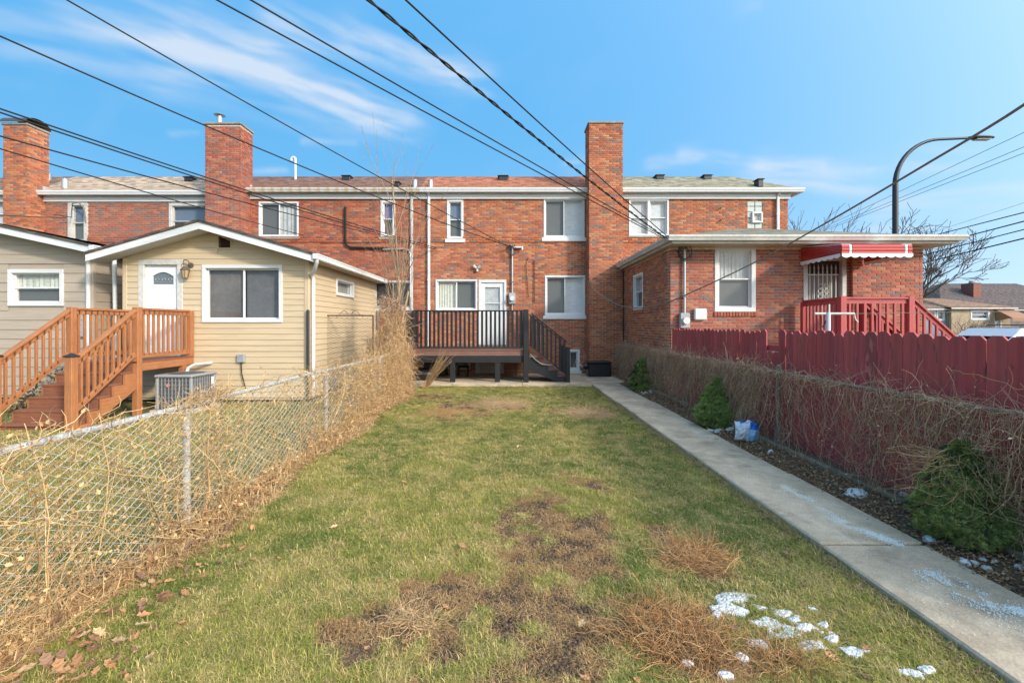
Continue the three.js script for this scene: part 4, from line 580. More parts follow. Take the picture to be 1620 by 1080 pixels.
{ // black deck of the middle house
  const Zd = 12.66, x0 = -2.95, x1 = 0.55, y = 0.985, t = thing('deck', 'black railed wooden deck with short side stairs at the middle house', 'deck', V(-1, 0.085, Zd));
  for (let Z = Zd - 0.02, i = 0; Z < 14.95; Z += 0.143, i++) new MB().box(x0, x1, y - 0.035, y, Z, Math.min(Z + 0.137, 14.96), 0.004).build('deck_board', M.deckBrown, t);
  new MB().box(x0, x1 - 0.001, y - 0.17, y - 0.037, Zd - 0.01, Zd + 0.03, 0.004).build('rim_joist', M.deckBrown, t); new MB().box(x0, x1 + 0.02, y - 0.36, y - 0.172, Zd - 0.03, Zd + 0.06, 0.006).build('beam', M.deckBlack, t); new MB().box(x1 - 0.05, x1 - 0.002, y - 0.35, y - 0.04, Zd + 0.07, 14.95, 0.004).build('side_joist', M.deckBlack, t);
  for (let X = x0 + 0.3; X < x1 - 0.1; X += 0.41) new MB().box(X, X + 0.04, y - 0.2, y - 0.037, Zd + 0.065, 14.9).build('joist', M.cedarDark, t);
  for (const px of [716, 787]) new MB().box(pX(px, Zd) - 0.07, pX(px, Zd) + 0.07, 0.0, y - 0.361, Zd - 0.04, Zd + 0.09, 0.006).build('post', M.deckBlack, t);
  new MB().box(x0 + 0.1, x0 + 0.24, 0.0, y - 0.361, Zd - 0.04, Zd + 0.09, 0.006).build('post', M.deckBlack, t);
  new MB().box(pX(832, Zd) - 0.07, pX(832, Zd) + 0.07, 0, 2.1, Zd - 0.1, Zd + 0.04, 0.008).build('newel_post', M.deckBlack, t);
  new MB().box(x1 - 0.06, x1 + 0.04, y, 2.08, 14.8, 14.9, 0.006).build('newel_post', M.deckBlack, t);
  railing(t, V(x0, y, Zd), V(pX(828, Zd), y, Zd), { top: 1.08, bottom: 0.06, n: 28, bw: 0.062, bd: 0.02, rail: [0.05, 0.035], brail: [0.035, 0.035], material: M.metalBlack });
  railing(t, V(x0 + 0.02, y, Zd + 0.1), V(x0 + 0.02, y, 14.9), { top: 1.08, bottom: 0.06, n: 12, bw: 0.13, bd: 0.03, rail: [0.06, 0.04], material: M.deckBlack });
  for (const yy of [1.3, 1.7]) new MB().box(x0 + 0.05, x0 + 0.09, yy, yy + 0.09, Zd + 0.1, 14.9, 0.004).build('cross_rail', M.deckBlack, t);
  // stairs to the right, four treads
  const xs = x1 + 0.06, xe = pX(898, Zd), n = 4, run = (xe - 0.02 - xs) / n, rise = (y - 0.085) / (n + 1), zr = 13.75;
  for (let i = 0; i < n; i++) { const yt = y - rise * (i + 1), a = xs + run * i; new MB().box(a - 0.02, a + run + 0.02, yt - 0.04, yt, Zd + 0.03, zr, 0.006).build('tread', M.deckBrown, t); new MB().box(a - 0.02, a, yt + 0.001, yt + rise - 0.041, Zd + 0.04, zr).build('riser', M.deckBlack, t); }
  for (const [za, zc] of [[Zd - 0.02, Zd + 0.025], [zr + 0.005, zr + 0.05]]) { const k = new MB(), pts = [[xs - 0.04, y - 0.2]]; for (let i = 0; i < n; i++) { const yt = y - rise * (i + 1) - 0.041; pts.push([xs + run * i, yt], [xs + run * (i + 1), yt]); } pts.push([xe, 0.09], [xe - 0.3, 0.09], [xs - 0.04, y - 0.55]); k.poly(pts.reverse(), [], zc - za, new THREE.Matrix4().makeTranslation(0, 0, -zc)); k.build('stringer', M.deckBlack, t); }
  for (const Z of [Zd - 0.05, zr + 0.06]) { new MB().box(xe - 0.055, xe + 0.055, 0.086, 1.06, Z - 0.05, Z + 0.06, 0.006).build('newel_post', M.deckBlack, t); railing(t, V(x1 + 0.1, y - 0.02, Z), V(xe - 0.03, 0.17, Z), { top: 1.03, bottom: 0.12, n: 8, bw: 0.05, bd: 0.022, rail: [0.045, 0.035], brail: [0.035, 0.03], material: M.metalBlack }); }
  // hose-like cable on the steps
  new MB().tube([V(0.62, 0.86, 12.62), V(0.78, 0.7, 12.6), V(0.95, 0.58, 12.6), V(1.2, 0.56, 12.61), V(1.3, 0.58, 12.63)], 0.018, 6).build('cable', M.cableGrey, t);
}
{ // things kept under the deck
  const add = (name, label, cat, mb, m) => tag(mb.build(name, m), label, cat);
  add('storage_tub', 'black lidded storage tub lying in the dark below the deck', 'tub', new MB().box(-2.6, -1.9, 0.086, 0.5, 14.0, 14.5, 0.03).box(-2.63, -1.87, 0.5, 0.54, 13.97, 14.53, 0.015), M.blackPlastic);
  add('plank', 'weathered timber prop standing below the deck stairs', 'plank', new MB().beam(V(0.28, 0.086, 14.4), V(0.3, 0.92, 14.5), 0.06, 0.09, 0.004), wood(0.3, 0.2, 0.13));
  add('rolled_sack', 'black plastic sack slumped beneath the left end of the deck', 'sack', new MB().geo(new THREE.SphereGeometry(0.26, 16, 10), new THREE.Matrix4().makeScale(1.5, 0.7, 0.9).setPosition(-2.45, 0.255, -13.1)), M.blackPlastic);
  add('garden_stool', 'low dark metal stool standing in the shade under the deck', 'stool', (() => { const k = new MB(); k.box(-1.55, -1.2, 0.36, 0.4, 13.9, 14.2, 0.01); for (const x of [-1.53, -1.24]) for (const Z of [13.92, 14.16]) k.box(x, x + 0.03, 0.086, 0.36, Z, Z + 0.03); return k; })(), M.cable);
}
{ // cedar stairs and landing at the cream annex
  const xr = -6.83, xl = -8.04, Zf = 8.33, y = 1.0, t = thing('wooden_stairs', 'reddish brown wooden stairs and landing at the cream annex', 'stairs', V(-7.4, 0, 8.3));
  for (let Z = Zf, i = 0; Z < 9.82; Z += 0.146, i++) new MB().box(xl - 0.03, xr + 0.04, y - 0.032, y, Z, Math.min(Z + 0.14, 9.84), 0.004).build('deck_board', M.cedarDark, t);
  new MB().box(xr, xr + 0.04, y - 0.18, y - 0.034, Zf + 0.02, 9.84, 0.005).build('rim_joist', M.cedar, t); new MB().box(xl - 0.04, xl, y - 0.18, y - 0.034, Zf + 0.02, 9.84, 0.005).build('rim_joist', M.cedar, t); new MB().box(xl, xr, y - 0.18, y - 0.034, Zf + 0.02, Zf + 0.06, 0.004).build('rim_joist', M.cedar, t);
  const pw = 0.055; for (const X of [xl, xr]) { new MB().box(X - pw, X + pw, 0, y + 1.0, Zf + 0.0, Zf + 0.11, 0.006).build('newel_post', M.cedar, t); new MB().box(X - pw, X + pw, y + 0.001, y + 0.98, 9.72, 9.83, 0.006).build('newel_post', M.cedar, t); railing(t, V(X, y, Zf + 0.1), V(X, y, 9.74), { top: 0.97, bottom: 0.1, n: 10, bw: 0.038, bd: 0.038, rail: [0.09, 0.04], brail: [0.038, 0.085], material: M.cedar, sub: 0.085, ends: 0.09 }); }
  new MB().box(xr - 0.05, xr + 0.055, 0, y - 0.181, 9.5, 9.62, 0.005).build('post', M.cedar, t);
  const n = 5, Zn = 7.16, run = (Zf - 0.0 - Zn) / n, rise = y / (n + 0.6);
  for (let i = 0; i < n; i++) { const yt = y - rise * (i + 1), Z = Zf - run * (i + 1); for (const k of [0, 1]) new MB().box(xl + 0.02, xr - 0.02, yt - 0.034, yt, Z - 0.03 + k * (run + 0.02) / 2 + (k ? 0.003 : 0), Z - 0.03 + (k + 1) * (run + 0.02) / 2, 0.005).build('tread', M.cedarDark, t); new MB().box(xl + 0.03, xr - 0.03, yt + 0.001, yt + rise - 0.035, Z + run - 0.02, Z + run - 0.003).build('riser', M.cedarDark, t); }
  new MB().box(xl + 0.03, xr - 0.03, 0.0, y - rise * n - 0.035, Zn + 0.002, Zn + 0.02).build('riser', M.cedarDark, t);
  for (const X of [xl, xr]) {
    const k = new MB(new THREE.Matrix4().makeBasis(new THREE.Vector3(0, 0, 1), new THREE.Vector3(0, 1, 0), new THREE.Vector3(-1, 0, 0)).setPosition(X + 0.02, 0, -Zf)); const pts = [[0.02, y - 0.035]]; pts.length = 0; pts.push([-0.01, y - 0.19]); for (let i = 0; i < n; i++) { const yt = y - rise * (i + 1) - 0.035; pts.push([run * i, yt], [run * (i + 1), yt]); } pts.push([run * n + 0.02, 0.0], [run * n - 0.25, 0.0], [-0.01, y - 0.5]); k.poly(pts.reverse(), [], 0.04); k.build('stringer', M.cedar, t);
    new MB().box(X - 0.06, X + 0.06, 0, 1.17, Zn - 0.1, Zn + 0.02, 0.008).build('newel_post', M.cedar, t);
    const cap = new MB(); cap.box(X - 0.075, X + 0.075, 1.17, 1.19, Zn - 0.115, Zn + 0.035, 0.004); cap.geo(new THREE.ConeGeometry(0.095, 0.045, 4), new THREE.Matrix4().makeRotationY(Math.PI / 4).setPosition(X, 1.213, -(Zn - 0.04))); cap.build('post_cap', M.lampMetal, t);
    railing(t, V(X, y + 0.0, Zf), V(X, 0.18, Zn + 0.02), { top: 0.94, bottom: 0.14, n: 9, bw: 0.038, bd: 0.038, rail: [0.09, 0.04], brail: [0.038, 0.085], material: M.cedar, sub: 0.085, ends: 0.1 });
  }
}
{ // red porch of the brick annex
  const x0 = 6.6, x1 = 7.94, Zp = 8.98, y = 1.2, t = thing('porch', 'red painted wooden porch with railing and steps at the brick annex', 'porch', V(7.3, 0, 9.6));
  for (let Z = Zp; Z < 10.18; Z += 0.146) new MB().box(x0, x1, y - 0.035, y, Z, Math.min(Z + 0.14, 10.19), 0.004).build('deck_board', M.redPorch, t);
  new MB().box(x0, x1, y - 0.2, y - 0.036, Zp - 0.02, Zp + 0.02, 0.004).build('rim_joist', M.redPorch, t);
  for (const X of [x0, x1]) { new MB().box(X - 0.06, X + 0.06, 0, y + 1.04, Zp - 0.06, Zp + 0.06, 0.008).build('newel_post', M.redPorch, t); new MB().box(X - 0.045, X + 0.045, 0, y + 0.98, 10.1, 10.19, 0.006).build('newel_post', M.redPorch, t); }
  const o = { top: 1.0, bottom: 0.06, bw: 0.045, bd: 0.04, rail: [0.1, 0.04], brail: [0.04, 0.09], material: M.redPorch, sub: 0.09, ends: 0.1 };
  railing(t, V(x0, y, Zp + 0.05), V(x0, y, 10.12), { ...o, n: 9 }); railing(t, V(x0 + 0.05, y, Zp), V(x1 - 0.05, y, Zp), { ...o, n: 8 }); railing(t, V(x1 + 0.06, y - 0.02, Zp), V(9.2, 0.1, Zp), { ...o, n: 9 }); railing(t, V(x1 + 0.06, y - 0.02, 10.14), V(9.2, 0.1, 10.14), { ...o, n: 9 });
  const n = 5, run = 1.2 / n, rise = y / (n + 1); for (let i = 0; i < n; i++) new MB().box(x1 + run * i, x1 + run * (i + 1) + 0.02, y - rise * (i + 1) - 0.04, y - rise * (i + 1), Zp + 0.06, 10.08, 0.005).build('tread', M.redPorch, t);
  new MB().box(9.15, 9.26, 0, 1.06, Zp - 0.05, Zp + 0.06, 0.006).build('newel_post', M.redPorch, t);
}
{ // striped metal awning
  const x0 = 6.58, x1 = 7.98, Zw = ZA - 0.11, Zf = 8.97, t = thing('awning', 'red and white striped metal awning over the barred door', 'awning', V(7.3, 3.1, ZA - 0.02)), yw = 3.41, yf = 3.26, yb = 3.08;
  const n = 7, g = mat(0.72, 0.7, 0.68, { roughness: 0.45 });
  for (let i = 0; i < n; i++) { const a = x0 + (x1 - x0) * i / n, b = x0 + (x1 - x0) * (i + 1) / n - 0.004, k = new MB(); k.beam(V((a + b) / 2, yw, Zw), V((a + b) / 2, yf, Zf), b - a, 0.012, 0.003); k.build('roof_pan', i % 6 ? M.redMetal : g, t); }
  const S = 6; for (const X of [x0, x1]) for (let i = 0; i < S; i++) { const f0 = i / S, f1 = (i + 0.92) / S, k = new MB(), lo = (Z) => yb + 0.03, hi = (f) => [V(X, yb + (yw - yb) * f, Zw), V(X, yb + (yf - yb) * f, Zf)]; const [a, b] = hi(f0), [c, d] = hi(f1), o = new THREE.Vector3(X < 7 ? -1 : 1, 0, 0); const sh = X < 7 ? -0.012 : 0.012; k.quad(a.clone().setX(X + sh), b.clone().setX(X + sh), d, c, o); k.quad(a, b, b.clone().setX(X + sh), a.clone().setX(X + sh), new THREE.Vector3(0, -1, 0)); k.build('side_slat', M.redMetal, t); }
  for (let i = 0; i < 3; i++) { const y = yb + (yf - yb) * i / 3; for (const [a, b, mm] of [[x0, x0 + 0.15, M.redMetal], [x0 + 0.15, x0 + 0.21, g], [x0 + 0.21, x1 - 0.15, M.redMetal], [x1 - 0.15, x1 - 0.09, g], [x1 - 0.09, x1, M.redMetal]]) new MB().box(a + 0.001, b - 0.001, y, y + 0.052, Zf - 0.012 - 0.006 * (i % 2), Zf, 0.006).build('front_slat', mm, t); }
  const scal = (a, b, nn) => { const k = new MB(), len = a.distanceTo(b), dir = b.clone().sub(a).normalize(); const out = new THREE.Vector3(-dir.z, 0, dir.x), N = nn * 8; const at = (i) => { const u = i / N, p = a.clone().lerp(b, u); return [p, p.clone().setY(p.y - 0.075 + 0.03 * Math.abs(Math.sin(u * nn * Math.PI)) * -1 + 0.02)]; }; for (let i = 0; i < N; i++) { const [p, q] = at(i), [r, s] = at(i + 1), o = out.clone().multiplyScalar(0.006); k.quad(p.clone().add(o), r.clone().add(o), s.clone().add(o), q.clone().add(o), out); k.quad(p, r, s, q, out.clone().negate()); k.quad(q, s, s.clone().add(o), q.clone().add(o), new THREE.Vector3(0, -1, 0)); } k.build('valance', g, t); };
  scal(V(x0, yb, Zf - 0.02), V(x1, yb, Zf - 0.02), 8); scal(V(x0 - 0.014, yb, Zw), V(x0 - 0.014, yb, Zf), 7); scal(V(x1 + 0.014, yb, Zw), V(x1 + 0.014, yb, Zf), 7);
}

// ---------- chain link ----------
function chainLink(parent, a, b, h, y0, pitch, r, material, name = 'chain_link') {   // woven zigzag wires between a and b
  const mb = new MB(), d = new THREE.Vector3().subVectors(b, a).setY(0), L = d.length(); d.normalize(); const nrm = new THREE.Vector3(-d.z, 0, d.x), rows = Math.floor(h / pitch), cols = Math.floor(L / pitch);
  for (let i = 0; i < cols; i++) { const pts = []; for (let j = 0; j <= rows * 2; j++) { const x = i * pitch + ((j + i) % 2 ? pitch : 0) * 1.02 , y = y0 + j * pitch / 2, w = (j % 2 ? 1 : -1) * r * 0.9 * (i % 2 ? 1 : -1) + 0.008 * (fbm(x * 1.5, y * 2, 5, 2) - 0.5) * 2; pts.push(a.clone().addScaledVector(d, x).addScaledVector(nrm, w).setY(y)); }
    // straight runs between crossings
    for (let j = 0; j < pts.length - 1; j++) mb.tube([pts[j], pts[j + 1]], r, 4);
    const tp = pts[pts.length - 1]; mb.tube([tp, tp.clone().add(new THREE.Vector3(0, 0.022, 0)).addScaledVector(d, 0.004), tp.clone().add(new THREE.Vector3(0, 0.026, 0)).addScaledVector(d, 0.018), tp.clone().add(new THREE.Vector3(0, 0.008, 0)).addScaledVector(d, 0.024)], r, 4); }
  const o = mb.build(name, material, parent); o.userData.kind = 'stuff'; return o;
}
function post(parent, X, Z, h, r, material, cap = true) { const k = new MB(); k.cyl(X, -0.1, h, Z, r, r, 14); const p = k.build('post', material, parent); if (cap) { new MB().geo(new THREE.SphereGeometry(r * 1.12, 12, 6, 0, 6.3, 0, 1.6), new THREE.Matrix4().makeTranslation(X, h, -Z)).build('post_cap', material, p); } for (const y of [0.2, 0.5, 0.8]) new MB().geo(new THREE.TorusGeometry(r * 1.08, 0.004, 5, 14), new THREE.Matrix4().makeRotationX(Math.PI / 2).setPosition(X, y * h / 1.02, -Z)).build('tie', material, p); return p; }
const XL = -2.62, HL = 1.02, XRt = 3.5, HR = 1.08;
{
  const t = thing('chain_link_fence', 'galvanised chain link fence with pale top rail along the left of the lawn', 'fence', V(XL, 0, 6));
  for (const Z of [0.85, 3.71, 6.55, 9.29, 12.0]) post(t, XL, Z, Z === 12 ? HL + 0.1 : HL - 0.03, 0.028, M.galv, Z === 12);
  const pts = []; for (let Z = 0.5; Z <= 12.01; Z += 0.25) pts.push(V(XL, HL + 0.006 * Math.sin(Z * 1.3) - 0.005, Z)); new MB().tube(pts, 0.022, 12, true).build('top_rail', M.galv, t);
  for (const Z of [2.2, 5.2, 8.2]) new MB().tube([V(XL, HL, Z), V(XL, HL, Z + 0.13)], 0.0255, 12).build('rail_sleeve', M.galv, t);
  chainLink(t, V(XL + 0.028, 0, 0.7), V(XL + 0.028, 0, 11.9), HL - 0.02, 0.02, 0.062, 0.0021, M.wireMesh);
  const r = thing('chain_link_fence', 'rusty grey chain link fence buried in dry vines beside the walk', 'fence', V(XRt, 0, 6));
  for (const Z of [2.85, 5.87, 8.87, 11.9, 14.3]) post(r, XRt, Z, HR + (Z < 6 ? 0.05 : 0), 0.026, M.galvOld);
  const q = []; for (let Z = 0.8; Z <= 14.31; Z += 0.25) q.push(V(XRt, HR - 0.02 + 0.008 * Math.sin(Z * 1.1), Z)); new MB().tube(q, 0.02, 10, true).build('top_rail', M.galvOld, r);
  chainLink(r, V(XRt - 0.025, 0, 0.9), V(XRt - 0.025, 0, 14.2), HR - 0.12, 0.1, 0.062, 0.0019, M.wireOld);
  const kb = thing('edging_kerb', 'low mossy concrete edging under the vine covered fence', 'edging', V(XRt, 0, 6)); for (let Z = 1.2; Z < 10; Z += 1.22) new MB().box(XRt - 0.07, XRt - 0.0, 0.02, 0.155 + (hash(Z * 10, 1, 3) - 0.5) * 0.02, Z, Z + 1.2, 0.012).build('edging_stone', mat(0.36, 0.29, 0.2, { map: T.concrete, roughness: 0.95 }), kb);
}
{ // gate and tall posts beside the cream annex
  const t = thing('chain_link_gate', 'rusty chain link gate with wire scrolls beside the cream annex', 'gate', V(-3.7, 0, 10.9)), Zg = 10.9, gx0 = pX(516, Zg), gx1 = pX(590, Zg), y0 = 0.62, y1 = pY(499, Zg), ru = mat(0.2, 0.12, 0.08, { map: T.galv, roughness: 0.8 });
  for (const x of [pX(512, Zg) - 0.02, pX(597, Zg)]) { new MB().cyl(x, -0.05, y1 + 0.09, Zg, 0.035, 0.035, 12).geo(new THREE.SphereGeometry(0.037, 10, 6), new THREE.Matrix4().makeTranslation(x, y1 + 0.09, -Zg)).build('post', M.galvOld, t); }
  new MB().tube([V(gx0, 0.12, Zg), V(gx0, y1, Zg)], 0.02, 10, true).build('gate_frame', ru, t); new MB().tube([V(gx1, 0.12, Zg), V(gx1, y1, Zg)], 0.02, 10, true).build('gate_frame', ru, t); for (const y of [0.14, y0, y1]) new MB().tube([V(gx0, y, Zg), V(gx1, y, Zg)], 0.018, 10, true).build('gate_frame', ru, t);
  chainLink(t, V(gx0, 0, Zg - 0.025), V(gx1, 0, Zg - 0.025), y1 - 0.2, 0.15, 0.062, 0.0019, M.wireOld);
  for (const s of [-1, 1]) { const pts = []; for (let k = 0; k <= 16; k++) { const a = k / 16; pts.push(V((gx0 + gx1) / 2 + s * (0.04 + 0.28 * a), y1 + 0.03 + 0.1 * Math.sin(a * 4.4) * (1 - a * 0.4), Zg)); } new MB().tube(pts, 0.006, 5).build('scroll', ru, t); }
  new MB().box(gx0 - 0.09, gx0 + 0.02, 1.3, 1.33, Zg - 0.03, Zg + 0.02, 0.004).build('hinge', ru, t);
  const u = thing('wire_mesh_fence', 'narrow tall chain link panel and post at the cream annex corner', 'fence', V(-4.3, 0, 10)); new MB().cyl(pX(487, 9.8), -0.05, pY(492, 9.8), 9.8, 0.033, 0.033, 12).geo(new THREE.SphereGeometry(0.035, 10, 6), new THREE.Matrix4().makeTranslation(pX(487, 9.8), pY(492, 9.8), -9.8)).build('post', M.lampMetal, u); chainLink(u, V(pX(487, 9.8), 0, 9.8), V(pX(512, Zg) - 0.02, 0, 10.87), 1.6, 0.1, 0.062, 0.0019, M.wireOld);
}
// ---------- red picket fence ----------
{
  const t = thing('picket_fence', 'weathered dark red dog ear picket fence beside the walk', 'fence', V(3.74, 0, 6)), X = 3.72, pw = 0.15, gap = 0.006, topY = 1.59; let i = 0;
  const shape = (h) => { const w = pw - gap, e = 0.035, s = new THREE.Shape([[0, 0], [w, 0], [w, h - e], [w - e, h], [e, h], [0, h - e]].map(([x, y]) => new THREE.Vector2(x, y))); const g = new THREE.ExtrudeGeometry(s, { depth: 0.016, bevelEnabled: true, bevelSize: 0.002, bevelThickness: 0.002, bevelSegments: 1 }); const u = g.attributes.uv; const P = g.attributes.position, U = new Float32Array(P.count * 2); for (let k = 0; k < P.count; k++) { U[2 * k] = P.getY(k); U[2 * k + 1] = P.getX(k) + P.getZ(k); } g.setAttribute('uv', new THREE.BufferAttribute(U, 2)); return g; };
  const gs = [1.52, 1.535, 1.545].map(shape), broken = shape(1.24), mats = [M.redPaint, M.redPaint2, M.redPaint3], worn = mat(0.60, 0.13, 0.12, { map: texture(256, 256, (u, v) => { const n = fbm(u * 7, v * 14, 301, 4, 7), w = sstep(0.6, 0.63, n); return [0.72 + 0.2 * w, 0.72 + 0.27 * w * 1.5, 0.72 + 0.27 * w * 1.4]; }, [1 / 0.9, 1 / 0.5]), roughness: 0.7 });
  const faded = mats.map((m, k) => { const c = m.clone(); c.color.multiplyScalar([0.82, 1.12, 0.92][k]); c.map = m.map.clone(); c.map.offset.set(0.37 * k + 0.2, 0.6); c.map.needsUpdate = true; return c; });
  for (let Z = 10.285; Z > 1.6; Z -= pw, i++) {
    const xs = CX + X * F / (Z - pw / 2), isBroken = xs > 1216 && xs < 1228, isWorn = xs > 1363 && xs < 1388; let k = Math.floor(hash(i, 5, 9) * 3);
    const m = isWorn ? worn : (hash(i, 8, 3) > 0.5 ? mats : faded)[k];
    const o = piece('picket', isBroken ? broken : gs[Math.floor(hash(i, 2, 2) * 3)], m, t, V(X + 0.018 + (hash(i, 4, 4) - 0.5) * 0.008, 0.055, Z), [0, -Math.PI / 2 , (hash(i, 6, 6) - 0.5) * 0.012]);
    o.rotation.set(0, Math.PI / 2, 0); o.rotation.order = 'YXZ'; o.rotation.z = (hash(i, 6, 6) - 0.5) * 0.012; o.position.copy(V(X, 0.055 + (hash(i, 9, 1) - 0.5) * 0.012, Z - pw).sub(t.base));
    if (isBroken) o.userData.label = 'picket with its top broken off';
    if (isWorn) o.userData.label = 'picket with peeling pale red paint';
  }
  for (const y of [0.4, 1.3]) new MB().box(X + 0.03, X + 0.07, y, y + 0.09, 1.7, 10.1, 0.004).build('fence_rail', M.redPaint2, t);
  for (let Z = 2.4; Z < 10.2; Z += 2.44) new MB().box(X + 0.071, X + 0.16, 0, 1.5, Z, Z + 0.09, 0.005).build('fence_post', M.redPaint2, t);
}

// ---------- free-standing objects ----------
{ // air conditioner
  const x0 = -6.72, x1 = -6.02, Z0 = 8.66, Z1 = 9.4, y0 = 0.06, y1 = 0.72, t = thing('air_conditioner', 'grey outdoor air conditioner unit between the wooden landing and cream wall', 'air conditioner', V(-6.37, 0, 9)), g = mat(0.25, 0.26, 0.27, { roughness: 0.5 }), gd = mat(0.07, 0.075, 0.08, { roughness: 0.6 });
  new MB().box(x0 - 0.06, x1 + 0.06, -0.03, 0.06, Z0 - 0.06, Z1 + 0.06, 0.01).build('pad', M.concrete, t); new MB().box(x0 + 0.03, x1 - 0.03, y0, y1 - 0.05, Z0 + 0.03, Z1 - 0.03).build('coil', gd, t);
  for (const [X, Z] of [[x0, Z0], [x1 - 0.06, Z0], [x0, Z1 - 0.06], [x1 - 0.06, Z1 - 0.06]]) new MB().box(X, X + 0.06, y0, y1 - 0.06, Z, Z + 0.06, 0.015).build('corner_post', g, t);
  new MB().box(x0 - 0.02, x1 + 0.02, y1 - 0.06, y1, Z0 - 0.02, Z1 + 0.02, 0.025).build('top_cover', g, t); new MB().geo(new THREE.RingGeometry(0.05, 0.3, 28), new THREE.Matrix4().makeRotationX(-Math.PI / 2).setPosition((x0 + x1) / 2, y1 + 0.003, -(Z0 + Z1) / 2)).build('fan_grille', gd, t);
  for (let i = 1; i < 9; i++) { const X = x0 + 0.05 + (x1 - x0 - 0.1) * i / 9; new MB().box(X - 0.005, X + 0.005, y0 + 0.02, y1 - 0.061, Z0 + 0.008, Z0 + 0.03).build('grille_bar', g, t); const Z = Z0 + 0.05 + (Z1 - Z0 - 0.1) * i / 9; new MB().box(x1 - 0.03, x1 - 0.008, y0 + 0.02, y1 - 0.061, Z - 0.005, Z + 0.005).build('grille_bar', g, t); }
  for (let j = 0; j < 7; j++) { const y = y0 + 0.06 + j * 0.08; new MB().box(x0 + 0.06, x1 - 0.06, y, y + 0.006, Z0 + 0.004, Z0 + 0.009).build('grille_bar', g, t); new MB().box(x1 - 0.009, x1 - 0.004, y, y + 0.006, Z0 + 0.06, Z1 - 0.06).build('grille_bar', g, t); }
  new MB().geo(new THREE.CylinderGeometry(0.035, 0.035, 0.01, 16), new THREE.Matrix4().makeRotationX(Math.PI / 2).setPosition(x0 + 0.25, y1 - 0.2, -Z0 + 0.004)).build('badge', mat(0.5, 0.2, 0.18), t);
  new MB().box(x1 - 0.006, x1 + 0.002, y1 - 0.25, y1 - 0.1, Z1 - 0.16, Z1 - 0.08).build('sticker', M.white, t);
  new MB().tube([V(x0 + 0.05, 0.6, Z1), V(x0 + 0.05, 0.78, Z1 + 0.1), V(x0 + 0.12, 0.84, Z1 + 0.2), V(x0 + 0.3, 0.85, ZC)], 0.035, 8).build('line_set', M.whiteOld, t);
}
{ // black bin by the chimney
  const x0 = 2.46, x1 = 3.2, Z0 = 13.9, Z1 = 14.38, t = thing('storage_bin', 'shiny black plastic box on the patio at the chimney foot', 'bin', V(2.8, 0.085, 14.1)), k = new MB(); k.box(x0 + 0.02, x1 - 0.02, 0.085, 0.5, Z0 + 0.02, Z1, 0.03); for (let i = 0; i < 6; i++) k.box(x0 + 0.09 + i * 0.105, x0 + 0.12 + i * 0.105, 0.1, 0.48, Z0 + 0.01, Z0 + 0.03, 0.004); k.build('bin_body', M.blackPlastic, t);
  new MB().box(x0, x1, 0.5, 0.545, Z0, Z1, 0.015).build('lid', M.blackPlastic, t); new MB().geo(new THREE.CylinderGeometry(0.1, 0.1, 0.14, 14), new THREE.Matrix4().makeRotationZ(Math.PI / 2).setPosition(x0 - 0.05, 0.4, -14.1)).build('handle', M.blackPlastic, t);
  tag(new MB().tube([V(2.36, 0.36, 14.15), V(2.28, 0.42, 14.3), V(2.2, 0.55, 14.6), V(2.16, 0.3, 14.85)], 0.018, 6).build('drain_hose', M.whiteOld), 'short pale hose running from the black box to the wall', 'hose');
}
{ // clothes line post, white cross bar
  const Z = 8.2, x = pX(1312, Z), yt = pY(496, Z), t = thing('clothes_line_post', 'white cross bar clothes line post behind the red fence', 'clothes post', V(x, 0, Z)), m = M.whiteOld; new MB().cyl(x - 0.02, -0.1, yt + 0.02, Z, 0.045, 0.045, 10).build('post', mat(0.5, 0.5, 0.55), t); new MB().tube([V(pX(1289, Z), yt, Z), V(pX(1352, Z), yt, Z)], 0.022, 8, true).build('cross_bar', m, t);
  new MB().tube([V(pX(1302, Z), yt - 0.25, Z), V(pX(1312, Z), yt - 0.01, Z)], 0.012, 6).build('brace', M.cable, t); new MB().tube([V(x, yt, Z), V(x, yt + 0.17, Z)], 0.015, 6, true).build('finial', M.whiteOld, t); new MB().tube([V(pX(1352, Z), yt, Z), V(9, yt + 0.03, 7.5), V(13, yt + 0.05, 6.5)], 0.005, 5).build('clothes_line', M.cableGrey, t); new MB().tube([V(pX(1352, Z), yt, Z), V(pX(1354, Z), yt - 0.1, Z), V(pX(1357, Z), yt - 0.16, Z - 0.02)], 0.012, 5).build('line_end', M.white, t);
}
{ // street lamp
  const Z = 20, x = pX(1417, Z), yt = pY(218, Z), t = thing('street_lamp', 'tall dark street lamp with curved arm rising behind the brick annex', 'street lamp', V(x, 0, Z)); const pts = [V(x, -0.05, Z), V(x, 6.8, Z)]; const R0 = 2.0, y0 = yt - R0 - 0.06; pts.push(V(x, y0, Z)); for (let k = 1; k <= 12; k++) { const a = k / 12 * Math.PI / 2 * 0.97; pts.push(V(x + R0 * (1 - Math.cos(a)), y0 + R0 * Math.sin(a), Z)); } pts.push(V(pX(1535, Z), yt, Z)); new MB().tube(pts, (u) => 0.115 - 0.06 * u, 12, true).build('pole', M.lampMetal, t);
  const hx = pX(1530, Z), hd = new MB(); hd.geo(new THREE.SphereGeometry(0.5, 20, 8), new THREE.Matrix4().makeScale(1.25, 0.17, 0.4).setPosition(hx + 0.6, yt + 0.01, -Z)); hd.build('lamp_head', M.lampMetal, t); new MB().box(hx + 0.35, hx + 1.0, yt - 0.09, yt - 0.065, Z - 0.13, Z + 0.13, 0.01).build('lens', mat(0.6, 0.6, 0.56, { roughness: 0.3 }), t); new MB().cyl(x, -0.05, 0.5, Z, 0.2, 0.16, 12).build('base', M.lampMetal, t);
}
